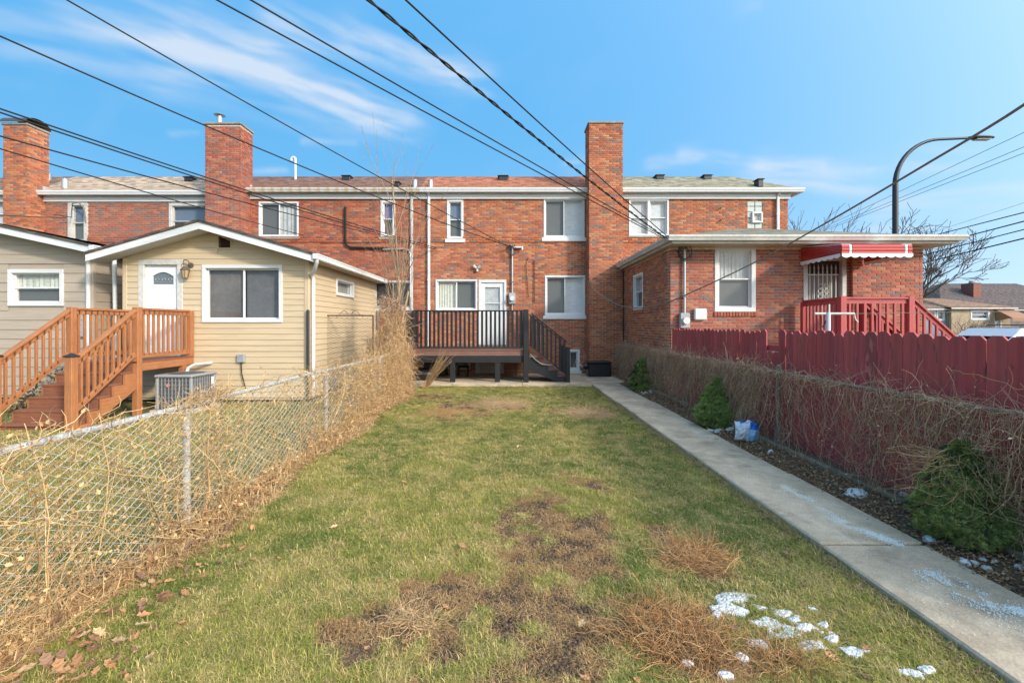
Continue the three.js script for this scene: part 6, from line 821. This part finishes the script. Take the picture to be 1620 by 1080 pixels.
{ // right fence: hanging brown vine curtain
  const mb = new MB(), rnd = rng(901), leaves = []; const thin = (Z) => (Z < 5.3 && Z > 3.5 ? 0.26 : Z <= 3.5 ? 0.55 : 0.9) * (0.35 + 1.3 * sstep(0.3, 0.7, fbm(Z * 2.3, 9, 18, 3)));
  for (let i = 0; i < 21000; i++) { const Z = 1.6 + 12.6 * Math.pow(rnd(), 1.15), k = thin(Z) * (Z < 5.9 ? 1 : 0.5 + 0.7 * fbm(Z * 1.6, 3, 8, 2)); if (rnd() > k) continue; if ([5.87, 8.87, 11.9].some((q) => Math.abs(Z - q) < 0.06) && rnd() < 0.85) continue; const u = rnd(), y = 0.1 + (HR - 0.06) * (u < 0.5 ? 1 - 0.45 * rnd() * rnd() * 2 : rnd()); mb.col = brownVine(rnd); const down = rnd() < 0.72, x = XRt - 0.04 - rnd() * 0.07; const pts = stem(mb, V(x, Math.min(y, HR + 0.01), Z), new THREE.Vector3((rnd() - 0.5) * 0.4, down ? -1 : rnd() - 0.3, (rnd() - 0.5) * (down ? 0.7 : 2)), 0.12 + 0.26 * rnd(), 0.0012 + 0.0016 * rnd(), rnd, { wig: 0.62, pull: [x > XRt - 0.06 ? -0.02 : 0.02, down ? -0.05 : 0, 0], n: 7 }); for (const q of pts) if (q.y < 0.05) { break; } if (rnd() < 0.3) leaves.push({ p: pts[4], rx: rnd() * 6, ry: rnd() * 6, rz: rnd() * 6, s: 0.01 + 0.018 * rnd(), c: brownVine(rnd).map((v) => v * 1.25) }); }
  for (let i = 0; i < 2600; i++) { const Z = 1.8 + 12.3 * rnd(); if (Z > 3.7 && Z < 4.7 && rnd() < 0.75) continue; mb.col = brownVine(rnd).map((v) => v * 1.15); stem(mb, V(XRt + (rnd() - 0.5) * 0.06, HR - 0.02, Z), new THREE.Vector3(rnd() - 0.7, 0.12 + 0.3 * rnd(), (rnd() - 0.5) * 2.5), 0.1 + 0.13 * rnd(), 0.0018, rnd, { wig: 0.9, pull: [0, -0.16, 0], n: 7 }); }
  for (let i = 0; i < 260; i++) { mb.col = straw(rnd, 0.8); const Z = 2.1 + 2.2 * rnd(); stem(mb, V(XRt - 0.05, 0.5 + 0.6 * rnd(), Z), new THREE.Vector3(-0.2, rnd() - 0.5, rnd() - 0.5), 0.3, 0.0019, rnd, { wig: 0.8, pull: [0.03, -0.05, 0], n: 10 }); }
  const t = thing('fence_vines', 'brown curtain of dead vines over the right chain link fence', 'vines', V(XRt, 0, 7)); const s = mb.build('vine_stems', M.vine, t); s.userData.kind = 'stuff'; scatter('vine_leaves', leafGeo, tinted, leaves, t);
  const k = new MB(); for (const [x0, y0, x1, y1] of [[1498, 580, 1625, 618], [1555, 636, 1540, 590], [1600, 615, 1600, 570]]) { k.col = straw(rnd, 1); const a = Pt(x0, y0, 3.75), b = Pt(x1, y1, 3.2); const pts = []; for (let i = 0; i <= 12; i++) { const p = a.clone().lerp(b, i / 12); p.x += 0.03 * (rnd() - 0.5); p.y += 0.03 * (rnd() - 0.5); pts.push(p); } k.tube(pts, 0.0022, 4); }
  tag(k.build('loose_tendril', M.vine), 'pale loose tendrils standing up before the red pickets at the right edge', 'vines');
}

{ // withered ivy beside the wooden stairs
  const rnd = rng(1234), l = []; for (let i = 0; i < 2600; i++) { const X = -9.9 + 1.75 * rnd(), Z = 8.5 + 1.6 * rnd(), h = 0.15 + 0.6 * sstep(8.6, 9.8, Z); l.push({ p: V(X, gh(X, Z) + h * rnd(), Z), rx: rnd() * 6, ry: rnd() * 6, rz: rnd() * 6, s: 0.05 + 0.04 * rnd(), c: rnd() < 0.45 ? straw(rnd, 0.7) : rnd() < 0.5 ? [0.07, 0.09, 0.05] : [0.12, 0.075, 0.045] }); }
  tag(scatter('ground_ivy', leafGeo, tinted, l), 'withered brown and dark green ivy left of the wooden stairs', 'ivy');
}
// ---------- dwarf conifers ----------
const tuft = (() => { const mb = new MB(), rnd = rng(44); for (let i = 0; i < 22; i++) { const a = rnd() * 6.283, t = 0.25 + 0.75 * rnd(), e = 0.35 + 0.75 * rnd(), d = new THREE.Vector3(Math.cos(a) * Math.sin(e), Math.cos(e), Math.sin(a) * Math.sin(e)), b = new THREE.Vector3(0, t * 0.45, 0), s = new THREE.Vector3(-Math.sin(a), 0, Math.cos(a)).multiplyScalar(0.04), tip = b.clone().addScaledVector(d, 0.62); mb.tri(b.clone().add(s), b.clone().sub(s), tip); } return mb.geometry(); })();
function conifer(label, X, Z, h, r, n, seed, o = {}) {
  const y0 = 0.07, t = thing('dwarf_conifer', label, 'shrub', V(X, y0, Z)), rnd = rng(seed), list = []; new MB().cyl(X, y0 - 0.05, y0 + h * 0.5, Z, 0.03, 0.015, 8).build('trunk', M.bark, t);
  const prof = (u) => u < 0.22 ? 0.78 + 0.22 * Math.sin(u / 0.22 * Math.PI / 2) : Math.pow(Math.max(0, 1 - (u - 0.22) / 0.78), 0.72);
  // dense inner twigs keep the crown from being seen through
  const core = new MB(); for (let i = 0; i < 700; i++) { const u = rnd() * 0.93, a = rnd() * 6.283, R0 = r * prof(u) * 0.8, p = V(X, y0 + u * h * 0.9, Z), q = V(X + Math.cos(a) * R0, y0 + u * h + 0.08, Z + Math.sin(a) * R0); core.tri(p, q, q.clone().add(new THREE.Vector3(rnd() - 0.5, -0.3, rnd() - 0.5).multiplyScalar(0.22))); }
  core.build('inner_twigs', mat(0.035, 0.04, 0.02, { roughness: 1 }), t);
  for (let i = 0; i < n; i++) { const u = Math.pow(rnd(), 1.25) * 0.985, a = rnd() * 6.283, lump = 0.66 + 0.62 * fbm(a * 3.2 + seed, u * 9, seed, 3), R0 = r * prof(u) * lump * (0.72 + 0.28 * Math.sqrt(rnd())) * (o.shape ? o.shape(a, u) : 1), e = rnd(); const br = o.brown ? o.brown(a, u) * rnd() : 0, g = [0.20 + 0.15 * e, 0.27 + 0.13 * e, 0.07 + 0.045 * e], c = g.map((v, k) => v + ([0.2, 0.13, 0.05][k] - v) * br);
    list.push({ p: V(X + Math.cos(a) * R0, y0 + 0.02 + u * h, Z + Math.sin(a) * R0), rx: -Math.sin(a) * 0.95 * (1 - u * 0.6) + (rnd() - 0.5) * 0.7, ry: rnd() * 6.28, rz: -Math.cos(a) * 0.95 * (1 - u * 0.6) + (rnd() - 0.5) * 0.7, s: (0.055 + 0.04 * rnd()) * (o.k ?? 1), c }); }
  scatter('crown', tuft, mat(1, 1, 1, { roughness: 0.8 }), list, t); return t;
}
conifer('small lopsided dark green conifer nearest the brick wall', 3.34, 11.2, 0.74, 0.42, 5200, 5, { brown: (a, u) => Math.abs(u - 0.4) < 0.2 && Math.sin(a) < -0.3 ? 0.8 : 0, shape: (a, u) => u < 0.4 ? 1 + 0.2 * Math.cos(a) : 0.78 });
conifer('neat cone shaped green conifer beside the blue bag', 3.36, 7.25, 0.70, 0.34, 7600, 8, {});
conifer('broad near conifer with dry vines draped over its top', 3.42, 3.4, 0.70, 0.31, 16000, 12, { k: 0.62, brown: (a, u) => u < 0.55 ? 0.55 * fbm(a * 2, u * 5, 4, 2) : 0.1 });
{ const mb = new MB(), rnd = rng(333); for (let i = 0; i < 330; i++) { mb.col = straw(rnd, 1.05); const a = rnd() * 6.283, u = 0.4 + 0.5 * Math.sqrt(rnd()), R0 = 0.33 * Math.pow(1 - Math.max(0, u - 0.2) / 0.8, 0.72); stem(mb, V(3.42 + Math.cos(a) * R0, 0.1 + u * 0.72, 3.4 + Math.sin(a) * R0), new THREE.Vector3(Math.cos(a) * 0.4 + (rnd() - 0.5) * 1.6, -0.35, -Math.sin(a) * 0.4 + (rnd() - 0.5) * 1.6), 0.22 + 0.2 * rnd(), 0.0017, rnd, { wig: 0.9, pull: [Math.cos(a) * 0.05, -0.03, -Math.sin(a) * 0.05], n: 10 }); } tag(mb.build('draped_vine', M.vine), 'tangle of pale dry tendrils draped over the near conifer', 'vines'); }

// ---------- bag, stones ----------
{ // sack of ice melt: pillow with a rolled top, white and blue print
  const [bx, bz] = [3.29, 6.25], g = new THREE.BoxGeometry(0.36, 0.30, 0.14, 22, 20, 8), P = g.attributes.position, col = new Float32Array(P.count * 3), n0 = new THREE.Vector3();
  for (let i = 0; i < P.count; i++) { let x = P.getX(i), y = P.getY(i), z = P.getZ(i); const u = x / 0.36 * 2, v = y / 0.3 * 2, bulge = (1 - Math.pow(Math.abs(u), 3)) * (1 - Math.pow(Math.abs(v), 2.5)); z *= 0.12 + 1.15 * bulge; z += 0.045 * (fbm(x * 30, y * 20, 9, 4) - 0.5) * 2; x *= 1 - 0.09 * Math.sin((v + 1) * 1.57); y += 0.03 * Math.sin(u * 3 + 1) * (v > 0 ? v : 0) - 0.02 * u * (v > 0.5 ? 1 : 0) + 0.012 * (fbm(x * 30, z * 30, 6, 2) - 0.5); P.setXYZ(i, x, y, z);
    const blue = u > 0.12 + 0.1 * Math.sin(v * 3) || (v > 0.72 && u < -0.1 && u > -0.6); const c = v > 0.8 && Math.abs(u + 0.2) < 0.25 ? [0.08, 0.05, 0.22] : blue ? (v > 0.15 ? [0.02, 0.17, 0.62] : [0.30, 0.52, 0.75]) : v > 0.45 ? [0.62, 0.72, 0.80] : [0.60, 0.64, 0.68]; col.set(c, i * 3); }
  g.setAttribute('color', new THREE.BufferAttribute(col, 3)); g.computeVertexNormals(); const t = thing('ice_melt_bag', 'crumpled blue and white plastic bag in the bed by the walk', 'bag', V(bx, 0.06, bz)); const m = new MB(); m.geo(g, new THREE.Matrix4().makeRotationFromEuler(new THREE.Euler(-0.25, -0.35, -0.1)).scale(new THREE.Vector3(0.86, 0.86, 1)).setPosition(bx, 0.215, -bz)); m.build('bag_body', mat(1, 1, 1, { vertexColors: true, roughness: 0.35 }), t);
  const fl = new MB(); fl.col = [0.7, 0.6, 0.58]; fl.geo(new THREE.SphereGeometry(0.05, 12, 8), new THREE.Matrix4().makeScale(0.8, 0.6, 0.5).setPosition(bx + 0.02, 0.335, -bz + 0.01)); fl.build('open_fold', mat(1, 1, 1, { vertexColors: true, roughness: 0.5 }), t);
}
const stoneGeos = [1, 2, 3, 4].map((s) => { const g = new THREE.IcosahedronGeometry(1, 2), P = g.attributes.position; for (let i = 0; i < P.count; i++) { const v = new THREE.Vector3().fromBufferAttribute(P, i), k = 0.72 + 0.5 * fbm(v.x * 1.6 + s * 7, v.y * 1.6 + v.z * 1.3, s, 3); v.multiplyScalar(k); v.y *= 0.62; P.setXYZ(i, v.x, v.y, v.z); } g.computeVertexNormals(); return g; });
const stoneMats = [mat(0.62, 0.57, 0.5, { map: T.speck, roughness: 0.9 }), mat(0.5, 0.42, 0.34, { map: T.speck, roughness: 0.9 }), mat(0.68, 0.66, 0.62, { map: T.speck, roughness: 0.9 })];
function stones(list, label, group, rnd) { for (const [X, Z, s] of list) { const o = new THREE.Mesh(stoneGeos[Math.floor(rnd() * 4)], stoneMats[Math.floor(rnd() * 3)]); const yb = 0.03 + 0.07 * sstep(3.05, 3.45, X) + gh(X, Z); o.position.copy(V(X, yb + s * 0.35, Z)); o.rotation.y = rnd() * 6; o.scale.set(s * (0.9 + 0.5 * rnd()), s, s); tag(put(o, 'stone', null), label, 'stone', group); } }
{ const rnd = rng(888), l1 = [], l2 = [], l3 = []; for (let i = 0; i < 20; i++) { const a = -1.5 + 3.6 * i / 19 + (rnd() - 0.5) * 0.2; l1.push([3.34 + 0.27 * Math.sin(a), 7.2 - 0.32 * Math.cos(a) - 0.12 * rnd(), 0.03 + 0.02 * rnd()]); }
  stones(l1.filter(([X]) => X > 3.1), 'pale stone in the ring at the foot of the cone shaped conifer', 'stones round the cone shaped conifer', rnd);
  for (let i = 0; i < 8; i++) l2.push([3.12 + 0.3 * rnd(), 10.85 - 0.3 * rnd(), 0.03 + 0.015 * rnd()]); stones(l2, 'small pale stone under the conifer nearest the brick wall', 'stones by the far conifer', rnd);
  for (const [x, y, s] of [[1593, 880, 0.05], [1524, 884, 0.03], [1542, 890, 0.034], [1562, 899, 0.04], [1556, 888, 0.025], [1430, 793, 0.045], [1602, 855, 0.04], [1615, 905, 0.035], [1575, 892, 0.022], [1505, 868, 0.025], [1490, 858, 0.022]]) { const Z = (CH - 0.06) * F / (y - CY); l3.push([pX(x, Z), Z, s * 0.8]); } stones(l3, 'pale stone in the soil below the broad near conifer', 'stones by the near conifer', rnd); }

// ---------- grass, straw, leaves, snow ----------
function clumpGeo(seed, n, spread, h, w, lean) { const mb = new MB(), rnd = rng(seed); for (let i = 0; i < n; i++) { const a = rnd() * 6.283, R0 = spread * Math.sqrt(rnd()), b = rnd() * 6.283, L = h * (0.55 + 0.6 * rnd()), k = lean * (0.35 + rnd()), p = new THREE.Vector3(Math.cos(a) * R0, -0.004, Math.sin(a) * R0), s = new THREE.Vector3(-Math.sin(b), 0, Math.cos(b)).multiplyScalar(w * (0.7 + 0.6 * rnd())), d = new THREE.Vector3(Math.cos(b), 0, Math.sin(b)); const m = p.clone().addScaledVector(d, L * k * 0.4).add(new THREE.Vector3(0, L * 0.6, 0)), t = p.clone().addScaledVector(d, L * k * 1.15).add(new THREE.Vector3(0, L * (1 - k * 0.35), 0)); mb.quad(p.clone().add(s), p.clone().sub(s), m.clone().addScaledVector(s, -0.75), m.clone().addScaledVector(s, 0.75)); mb.tri(m.clone().addScaledVector(s, 0.75), m.clone().addScaledVector(s, -0.75), t); } return mb.geometry(); }
{
  const rnd = rng(2024), kinds = [clumpGeo(1, 9, 0.024, 0.034, 0.0013, 1.0), clumpGeo(2, 9, 0.028, 0.044, 0.0013, 1.35), clumpGeo(3, 10, 0.032, 0.03, 0.0013, 1.6)], lists = [[], [], []];
  const gm = mat(1, 1, 1, { phys: true, roughness: 0.7, transmission: 0 });
  const tint = (X, Z, r1, r2, dd) => { const n = fbm(X * 1.3, Z * 1.3, 201, 4), f = fbm(X * 7, Z * 7, 205, 3), green = [0.13, 0.17, 0.022], yel = [0.33, 0.30, 0.055], tan = [0.52, 0.385, 0.145]; let y = clamp(sstep(0.3, 0.7, n) * 0.8 + (f - 0.5) * 0.7), t = clamp(0.15 + 0.38 * sstep(0.38, 0.7, f) + 0.16 * sstep(0.45, 0.7, fbm(X * 2.6, Z * 2.6, 209, 3)) + dd * 0.9); const c = r1 < t ? (dd > 0.3 ? (r2 < 0.5 ? [0.34, 0.18, 0.07] : [0.48, 0.29, 0.12]) : tan) : green.map((v, i) => v + (yel[i] - v) * clamp(y + (r2 - 0.5) * 0.6)); const k = 0.75 + 0.5 * r2; return c.map((v) => v * k); };
  const fill = (x0, x1, z0, z1, per, keep) => { const N = Math.round((x1 - x0) * (z1 - z0) * per); for (let i = 0; i < N; i++) { const X = x0 + (x1 - x0) * rnd(), Z = z0 + (z1 - z0) * rnd(), dd = keep ? keep(X, Z) : 0, r1 = rnd(), r2 = rnd(), r3 = rnd(); const bare = fbm(X * 9, Z * 9, 222, 3); if (dd > 0.25 && r3 < dd * (bare < 0.52 ? 0.96 : 0.55)) continue; const k = dd > 0.3 ? 2 : r3 < 0.55 ? 0 : 1; lists[k].push({ p: V(X, gh(X, Z), Z), ry: rnd() * 6.283, rx: (rnd() - 0.5) * 0.3, rz: (rnd() - 0.5) * 0.3, s: 0.75 + 0.6 * rnd(), sy: (0.35 + 1.15 * fbm(X * 4, Z * 4, 231, 4)) * (rnd() < 0.07 ? 1.7 : 1) * (dd > 0.3 ? 0.75 : 1), c: tint(X, Z, r1, r2, dd) }); } };
  fill(-2.58, 2.33, 1.3, 3.2, 6000, dead); fill(-2.58, 2.33, 3.2, 5.5, 4400, dead); fill(-2.6, 2.33, 5.5, 8.5, 3000, dead); fill(-2.6, 2.33, 8.5, 12.3, 2000, dead);
  lists.forEach((l, i) => { const o = scatter('grass', kinds[i], gm, l); tag(o, ['short green and yellow lawn grass', 'longer leaning lawn grass', 'dead tan grass in the bare lawn patches'][i], 'grass'); });
  const l2 = [[], []]; const fill2 = (x0, x1, z0, z1, per) => { const N = (x1 - x0) * (z1 - z0) * per; for (let i = 0; i < N; i++) { const X = x0 + (x1 - x0) * rnd(), Z = z0 + (z1 - z0) * rnd(); if (X < -5.9 && Z > 8.2 && X > -8.2) continue; if (X < -4.2 && Z > 9.8) continue; const r1 = rnd(), r2 = rnd(); l2[r1 < 0.5 ? 0 : 1].push({ p: V(X, gh(X, Z), Z), ry: rnd() * 6.283, s: 1 + 0.7 * rnd(), c: tint(X, Z, rnd(), r2, 0.22) }); } }; fill2(-6.4, -2.66, 2.0, 6, 1100); fill2(-9.5, -2.66, 6, 11, 600);
  tag(scatter('grass', kinds[0], gm, l2[0]), 'neighbouring lawn grass behind the left fence', 'grass'); tag(scatter('grass', kinds[1], gm, l2[1]), 'longer grass tufts behind the left fence', 'grass');
  // frayed grass hanging over the edge of the walk, and straw along the fence foot
  const edge = []; for (let i = 0; i < 2600; i++) { const Z = 1.6 + 10.4 * rnd(), X = 2.3 - Math.abs(rnd() + rnd() - 1) * 0.1; edge.push({ p: V(X, gh(X, Z), Z), ry: rnd() * 6.28, rz: -0.35 * rnd(), s: 1.1 + 0.6 * rnd(), c: rnd() < 0.62 ? [0.34 * (0.7 + 0.5 * rnd()), 0.22, 0.10] : [0.12, 0.14, 0.03] }); } tag(scatter('grass', kinds[1], gm, edge), 'brown frayed grass along the left edge of the walk', 'grass');
  const foot = []; for (let i = 0; i < 5200; i++) { const Z = 1.2 + 10.6 * rnd(), X = XL + 0.02 + Math.pow(rnd(), 1.7) * (0.3 + 0.12 * Math.sin(Z * 2)); foot.push({ p: V(X, gh(X, Z), Z), ry: rnd() * 6.28, rx: (rnd() - 0.5) * 0.9, rz: (rnd() - 0.5) * 0.9, s: 1.4 + 1.2 * rnd(), c: straw(rnd, 0.95) }); } tag(scatter('grass', kinds[1], gm, foot), 'straw grass heaped along the foot of the left fence', 'grass');
}
{ // fallen leaves
  const rnd = rng(404), big = [], litter = [], chips = [], leafC = () => { const t = rnd(), a = t < 0.4 ? [0.34, 0.17, 0.075] : t < 0.7 ? [0.22, 0.12, 0.07] : t < 0.9 ? [0.48, 0.31, 0.16] : [0.45, 0.23, 0.10], f = 0.75 + 0.5 * rnd(); return a.map((v) => v * f); };
  for (let i = 0; i < 560; i++) { const Z = 1.7 + 3.2 * Math.pow(rnd(), 1.5), X = XL + 0.05 + Math.abs(rnd() + rnd() - 1) * 0.85 * (Z < 3.4 ? 1 : 0.4); big.push({ p: V(X, gh(X, Z) + 0.02 + 0.03 * rnd(), Z), ry: rnd() * 6.28, rx: (rnd() - 0.5) * 0.9, rz: (rnd() - 0.5) * 0.9, s: 0.035 + 0.06 * rnd(), c: leafC() }); }
  for (let i = 0; i < 260; i++) { const Z = 4.5 + 7.3 * rnd(), X = XL + 0.1 + Math.abs(rnd() - 0.5) * 0.5; big.push({ p: V(X, gh(X, Z) + 0.03, Z), ry: rnd() * 6.28, rx: (rnd() - 0.5) * 0.9, rz: (rnd() - 0.5) * 0.9, s: 0.04 + 0.05 * rnd(), c: leafC() }); }
  for (let i = 0; i < 120; i++) { const Z = 1.9 + 8 * rnd(), X = -2.4 + 4.6 * rnd(); big.push({ p: V(X, gh(X, Z) + 0.028, Z), ry: rnd() * 6.28, rx: (rnd() - 0.5) * 0.7, rz: (rnd() - 0.5) * 0.7, s: 0.03 + 0.04 * rnd(), c: leafC() }); }
  tag(scatter('leaf_litter', leafGeo, tinted, big), 'curled brown leaves strewn over the lawn and fence foot', 'leaves');
  for (let i = 0; i < 17000; i++) { const Z = 1.3 + 12.8 * Math.pow(rnd(), 1.35), X = 3.04 + 0.5 * rnd(), y = gh(X, Z) + 0.035 + 0.07 * sstep(3.05, 3.45, X); litter.push({ p: V(X - 0.03, y + 0.012 * rnd(), Z), ry: rnd() * 6.28, rx: (rnd() - 0.5) * 1.2, rz: (rnd() - 0.5) * 1.2, s: 0.016 + 0.032 * rnd() * rnd() + (rnd() < 0.06 ? 0.03 : 0), sz: 0.016 + 0.016 * rnd(), c: rnd() < 0.5 ? leafC().map((v) => v * 1.25) : rnd() < 0.35 ? [0.08, 0.05, 0.033] : [0.3, 0.18, 0.1] }); }
  tag(scatter('leaf_litter', leafGeo, tinted, litter), 'dark leaf and bark litter covering the bed along the walk', 'litter');
  const soil = []; for (let i = 0; i < 5000; i++) { const q = PATCH[Math.floor(rnd() * 8)], X = q[0] + (rnd() + rnd() - 1) * q[2] * 1.4, Z = q[1] + (rnd() + rnd() - 1) * q[3] * 1.4; if (X > 2.3 || Z > 12) continue; soil.push({ p: V(X, gh(X, Z) + 0.004, Z), ry: rnd() * 6.28, rx: rnd() * 3, rz: rnd() * 3, s: 0.006 + 0.012 * rnd(), c: rnd() < 0.7 ? [0.085, 0.052, 0.03] : [0.16, 0.10, 0.06] }); } tag(scatter('soil_crumbs', new THREE.IcosahedronGeometry(0.7, 0), tinted, soil), 'dark soil crumbs in the worn patches of the lawn', 'soil');
  // single leaves that stand out
  [[262, 925, 'broad brown leaf lying on the lawn nearest the left fence post'], [915, 1000, 'grey brown leaf at the edge of the large worn patch'], [520, 842, 'small dark curled leaf left of the lawn centre'], [1330, 1060, 'dark purple brown leaf beside the melting snow'], [988, 947, 'pale brown pointed leaf near the root tangle'], [740, 875, 'reddish leaf on green grass left of the worn patch'], [1256, 887, 'red brown leaf near the walk edge'], [1366, 1042, 'orange brown leaf right of the melting snow'], [1154, 995, 'orange leaf left of the melting snow']].forEach(([x, y, l]) => { const [X, Z] = gpx(x, y), o = new THREE.Mesh(leafGeo, mat(...leafC().map((v) => v * 1.1))); o.position.copy(V(X, gh(X, Z) + 0.035, Z)); o.rotation.set((rnd() - 0.5) * 0.5, rnd() * 6, (rnd() - 0.5) * 0.5); o.scale.setScalar(0.075); tag(put(o, 'fallen_leaf', null), l, 'leaf'); });
}
{ // heaps of pulled vine on the lawn
  const heap = (label, x, y, a, b, h, n, seed, col, L) => { const [X, Z] = gpx(x, y), mb = new MB(), rnd = rng(seed); for (let i = 0; i < n; i++) { const t = rnd() * 6.283, q = Math.sqrt(rnd()) * (0.6 + 0.75 * rnd()), px = X + a * q * Math.cos(t), pz = Z + b * q * Math.sin(t); mb.col = col(rnd); const y0 = gh(px, pz) + 0.012 + h * Math.max(0, 1 - q) * rnd(); stem(mb, V(px, y0, pz), new THREE.Vector3(rnd() - 0.5, (rnd() - 0.5) * 0.12, rnd() - 0.5), L * (0.6 + 0.8 * rnd()), 0.0012 + 0.001 * rnd(), rnd, { wig: 0.95, pull: [0, y0 > 0.045 ? -0.14 : -0.02, 0], n: 9 }); } tag(mb.build('vine_heap', M.vine), label, 'dry vines'); };
  const orange = (r) => { const f = 0.7 + 0.6 * r(), t = r(); return t < 0.7 ? [0.44 * f, 0.22 * f, 0.085 * f] : [0.52 * f, 0.33 * f, 0.16 * f]; }, pale = (r) => { const f = 0.75 + 0.5 * r(); return [0.55 * f, 0.36 * f, 0.19 * f]; };
  heap('large orange brown tangle of vine roots at the bottom of the lawn', 1065, 1010, 0.28, 0.27, 0.05, 1500, 1, orange, 0.2); heap('orange tangle of thin vines beside the melting snow', 1235, 1050, 0.2, 0.1, 0.035, 420, 2, orange, 0.2); heap('loose brown vine heap right of the large worn patch', 1100, 885, 0.26, 0.2, 0.045, 800, 3, orange, 0.22); heap('pale straw heap near the far end of the walk', 930, 658, 0.42, 0.5, 0.07, 1100, 4, pale, 0.3); heap('pale straw heap in the far middle of the lawn', 795, 642, 0.65, 0.5, 0.05, 1100, 5, pale, 0.3); heap('grey straw tuft in the left worn patch', 655, 985, 0.17, 0.1, 0.03, 300, 6, pale, 0.15); heap('thin straw heap left of the far lawn patch', 700, 655, 0.5, 0.4, 0.03, 600, 7, orange, 0.25);
}
{ // remains of snow: low crusted lumps, one drift of many
  const mb = new MB(), rnd = rng(606), blobs = [[1165, 950, 0.10, 0.05], [1148, 966, 0.08, 0.05], [1172, 972, 0.06, 0.03], [1135, 975, 0.04, 0.02], [1238, 975, 0.075, 0.035], [1222, 990, 0.06, 0.05], [1246, 1006, 0.08, 0.045], [1272, 998, 0.055, 0.035], [1284, 1026, 0.07, 0.04], [1198, 988, 0.03, 0.025], [1345, 1035, 0.045, 0.035], [1176, 1046, 0.03, 0.035], [1150, 1074, 0.045, 0.025], [1306, 994, 0.025, 0.02], [1318, 1016, 0.03, 0.025], [1284, 968, 0.025, 0.02], [1085, 1052, 0.025, 0.02], [1205, 966, 0.03, 0.02], [1255, 985, 0.035, 0.025], [1464, 1064, 0.035, 0.025], [1440, 1072, 0.06, 0.025], [1195, 1020, 0.05, 0.03]].map(([x, y, a, b]) => [...gpx(x, y), a, b]);
  const field = (X, Z) => { let f = 0; for (const [x, z, a, b] of blobs) { const d = ((X - x) / a) ** 2 + ((Z - z) / b) ** 2; if (d < 5) f = Math.max(f, Math.exp(-d * 0.9)); } return f ? f - 0.3 - 1.25 * (fbm(X * 26, Z * 26, 71, 4) - 0.45) : -1; }, cell = 0.0045, hh = (X, Z) => { const f = field(X, Z); return f <= 0 ? -0.02 : 0.012 + 0.011 * Math.pow(Math.min(f, 0.5), 0.5) + 0.006 * fbm(X * 90, Z * 90, 73, 2); };
  for (let X = 0.75; X < 2.3; X += cell) for (let Z = 2.1; Z < 2.85; Z += cell) { if (field(X + cell / 2, Z + cell / 2) <= -0.06) continue; const P = (x, z) => V(x, gh(x, z) + hh(x, z), z); mb.quad(P(X, Z), P(X + cell, Z), P(X + cell, Z + cell), P(X, Z + cell), new THREE.Vector3(0, 1, 0)); }
  for (const [X, Z, a, b] of [[3.3, 4.3, 0.1, 0.12], [3.17, 3.42, 0.05, 0.05], [3.3, 3.55, 0.05, 0.04], [3.12, 3.1, 0.05, 0.04], [3.3, 5.7, 0.04, 0.03]]) { const n = 18; const P = (k, j) => { const t = k / n * 6.283, r0 = 0.6 + 0.8 * fbm(Math.cos(t) * 2 + X * 9, Math.sin(t) * 2 + Z * 5, 4, 2), u = j / 4, X2 = X + Math.cos(t) * a * r0 * u, Z2 = Z + Math.sin(t) * b * r0 * u; return V(X2, gh(X2, Z2) + 0.03 + 0.07 * sstep(3.05, 3.45, X2) + 0.035 * (1 - u * u) - (j === 4 ? 0.03 : 0), Z2); }; for (let k = 0; k < n; k++) for (let j = 0; j < 4; j++) mb.quad(P(k, j), P(k + 1, j), P(k + 1, j + 1), P(k, j + 1), new THREE.Vector3(0, 1, 0)); }
  tag(mb.build('melting_snow', mat(0.66, 0.66, 0.65, { roughness: 0.6, bumpMap: T.speckBump, bumpScale: 0.01 })), 'scraps of melting snow in the grass beside the walk', 'snow', null, 'stuff');
  // bluish de-icing salt spilled along the walk
  const list = [], salt = (x, y) => { const Z = (CH - 0.06) * F / (y - CY); return [pX(x, Z), Z]; }, streak = (pts, w, n) => { const A = pts.map(([x, y]) => salt(x, y)); for (let i = 0; i < n; i++) { const t = rnd() * (A.length - 1), k = Math.floor(t), f = t - k, g = (rnd() + rnd() + rnd() - 1.5) * w, X = A[k][0] + (A[k + 1][0] - A[k][0]) * f + g, Z = A[k][1] + (A[k + 1][1] - A[k][1]) * f + (rnd() - 0.5) * 0.1; if (X > 3.04 || X < 2.34 || fbm(X * 16, Z * 9, 77, 3) < 0.3 + 0.35 * rnd()) continue; list.push({ p: V(X, 0.063, Z), rx: rnd() * 3, ry: rnd() * 6, s: 0.0016 + 0.0032 * rnd() * rnd(), c: rnd() < 0.7 ? [0.64, 0.67, 0.62] : [0.80, 0.80, 0.77] }); } };
  streak([[1238, 768], [1290, 795], [1330, 825], [1380, 845], [1425, 862]], 0.065, 6200); streak([[1470, 905], [1530, 940], [1570, 955], [1640, 975]], 0.11, 6200); streak([[1050, 655], [1090, 678], [1120, 692]], 0.09, 900); streak([[1480, 930], [1620, 985], [1700, 1030]], 0.16, 1200); streak([[1150, 740], [1560, 1000]], 0.3, 1200);
  tag(scatter('de_icing_salt', new THREE.IcosahedronGeometry(1, 0), mat(1, 1, 1, { roughness: 0.6 }), list), 'bluish de-icing salt spilled along the walk', 'salt');
}

// ---------- renderer ----------
const renderer = new THREE.WebGLRenderer({ antialias: true });
renderer.toneMapping = THREE.LinearToneMapping; renderer.toneMappingExposure = EXPOSURE; renderer.shadowMap.enabled = true; renderer.setSize(1024, 682);
renderer.render(scene, camera);
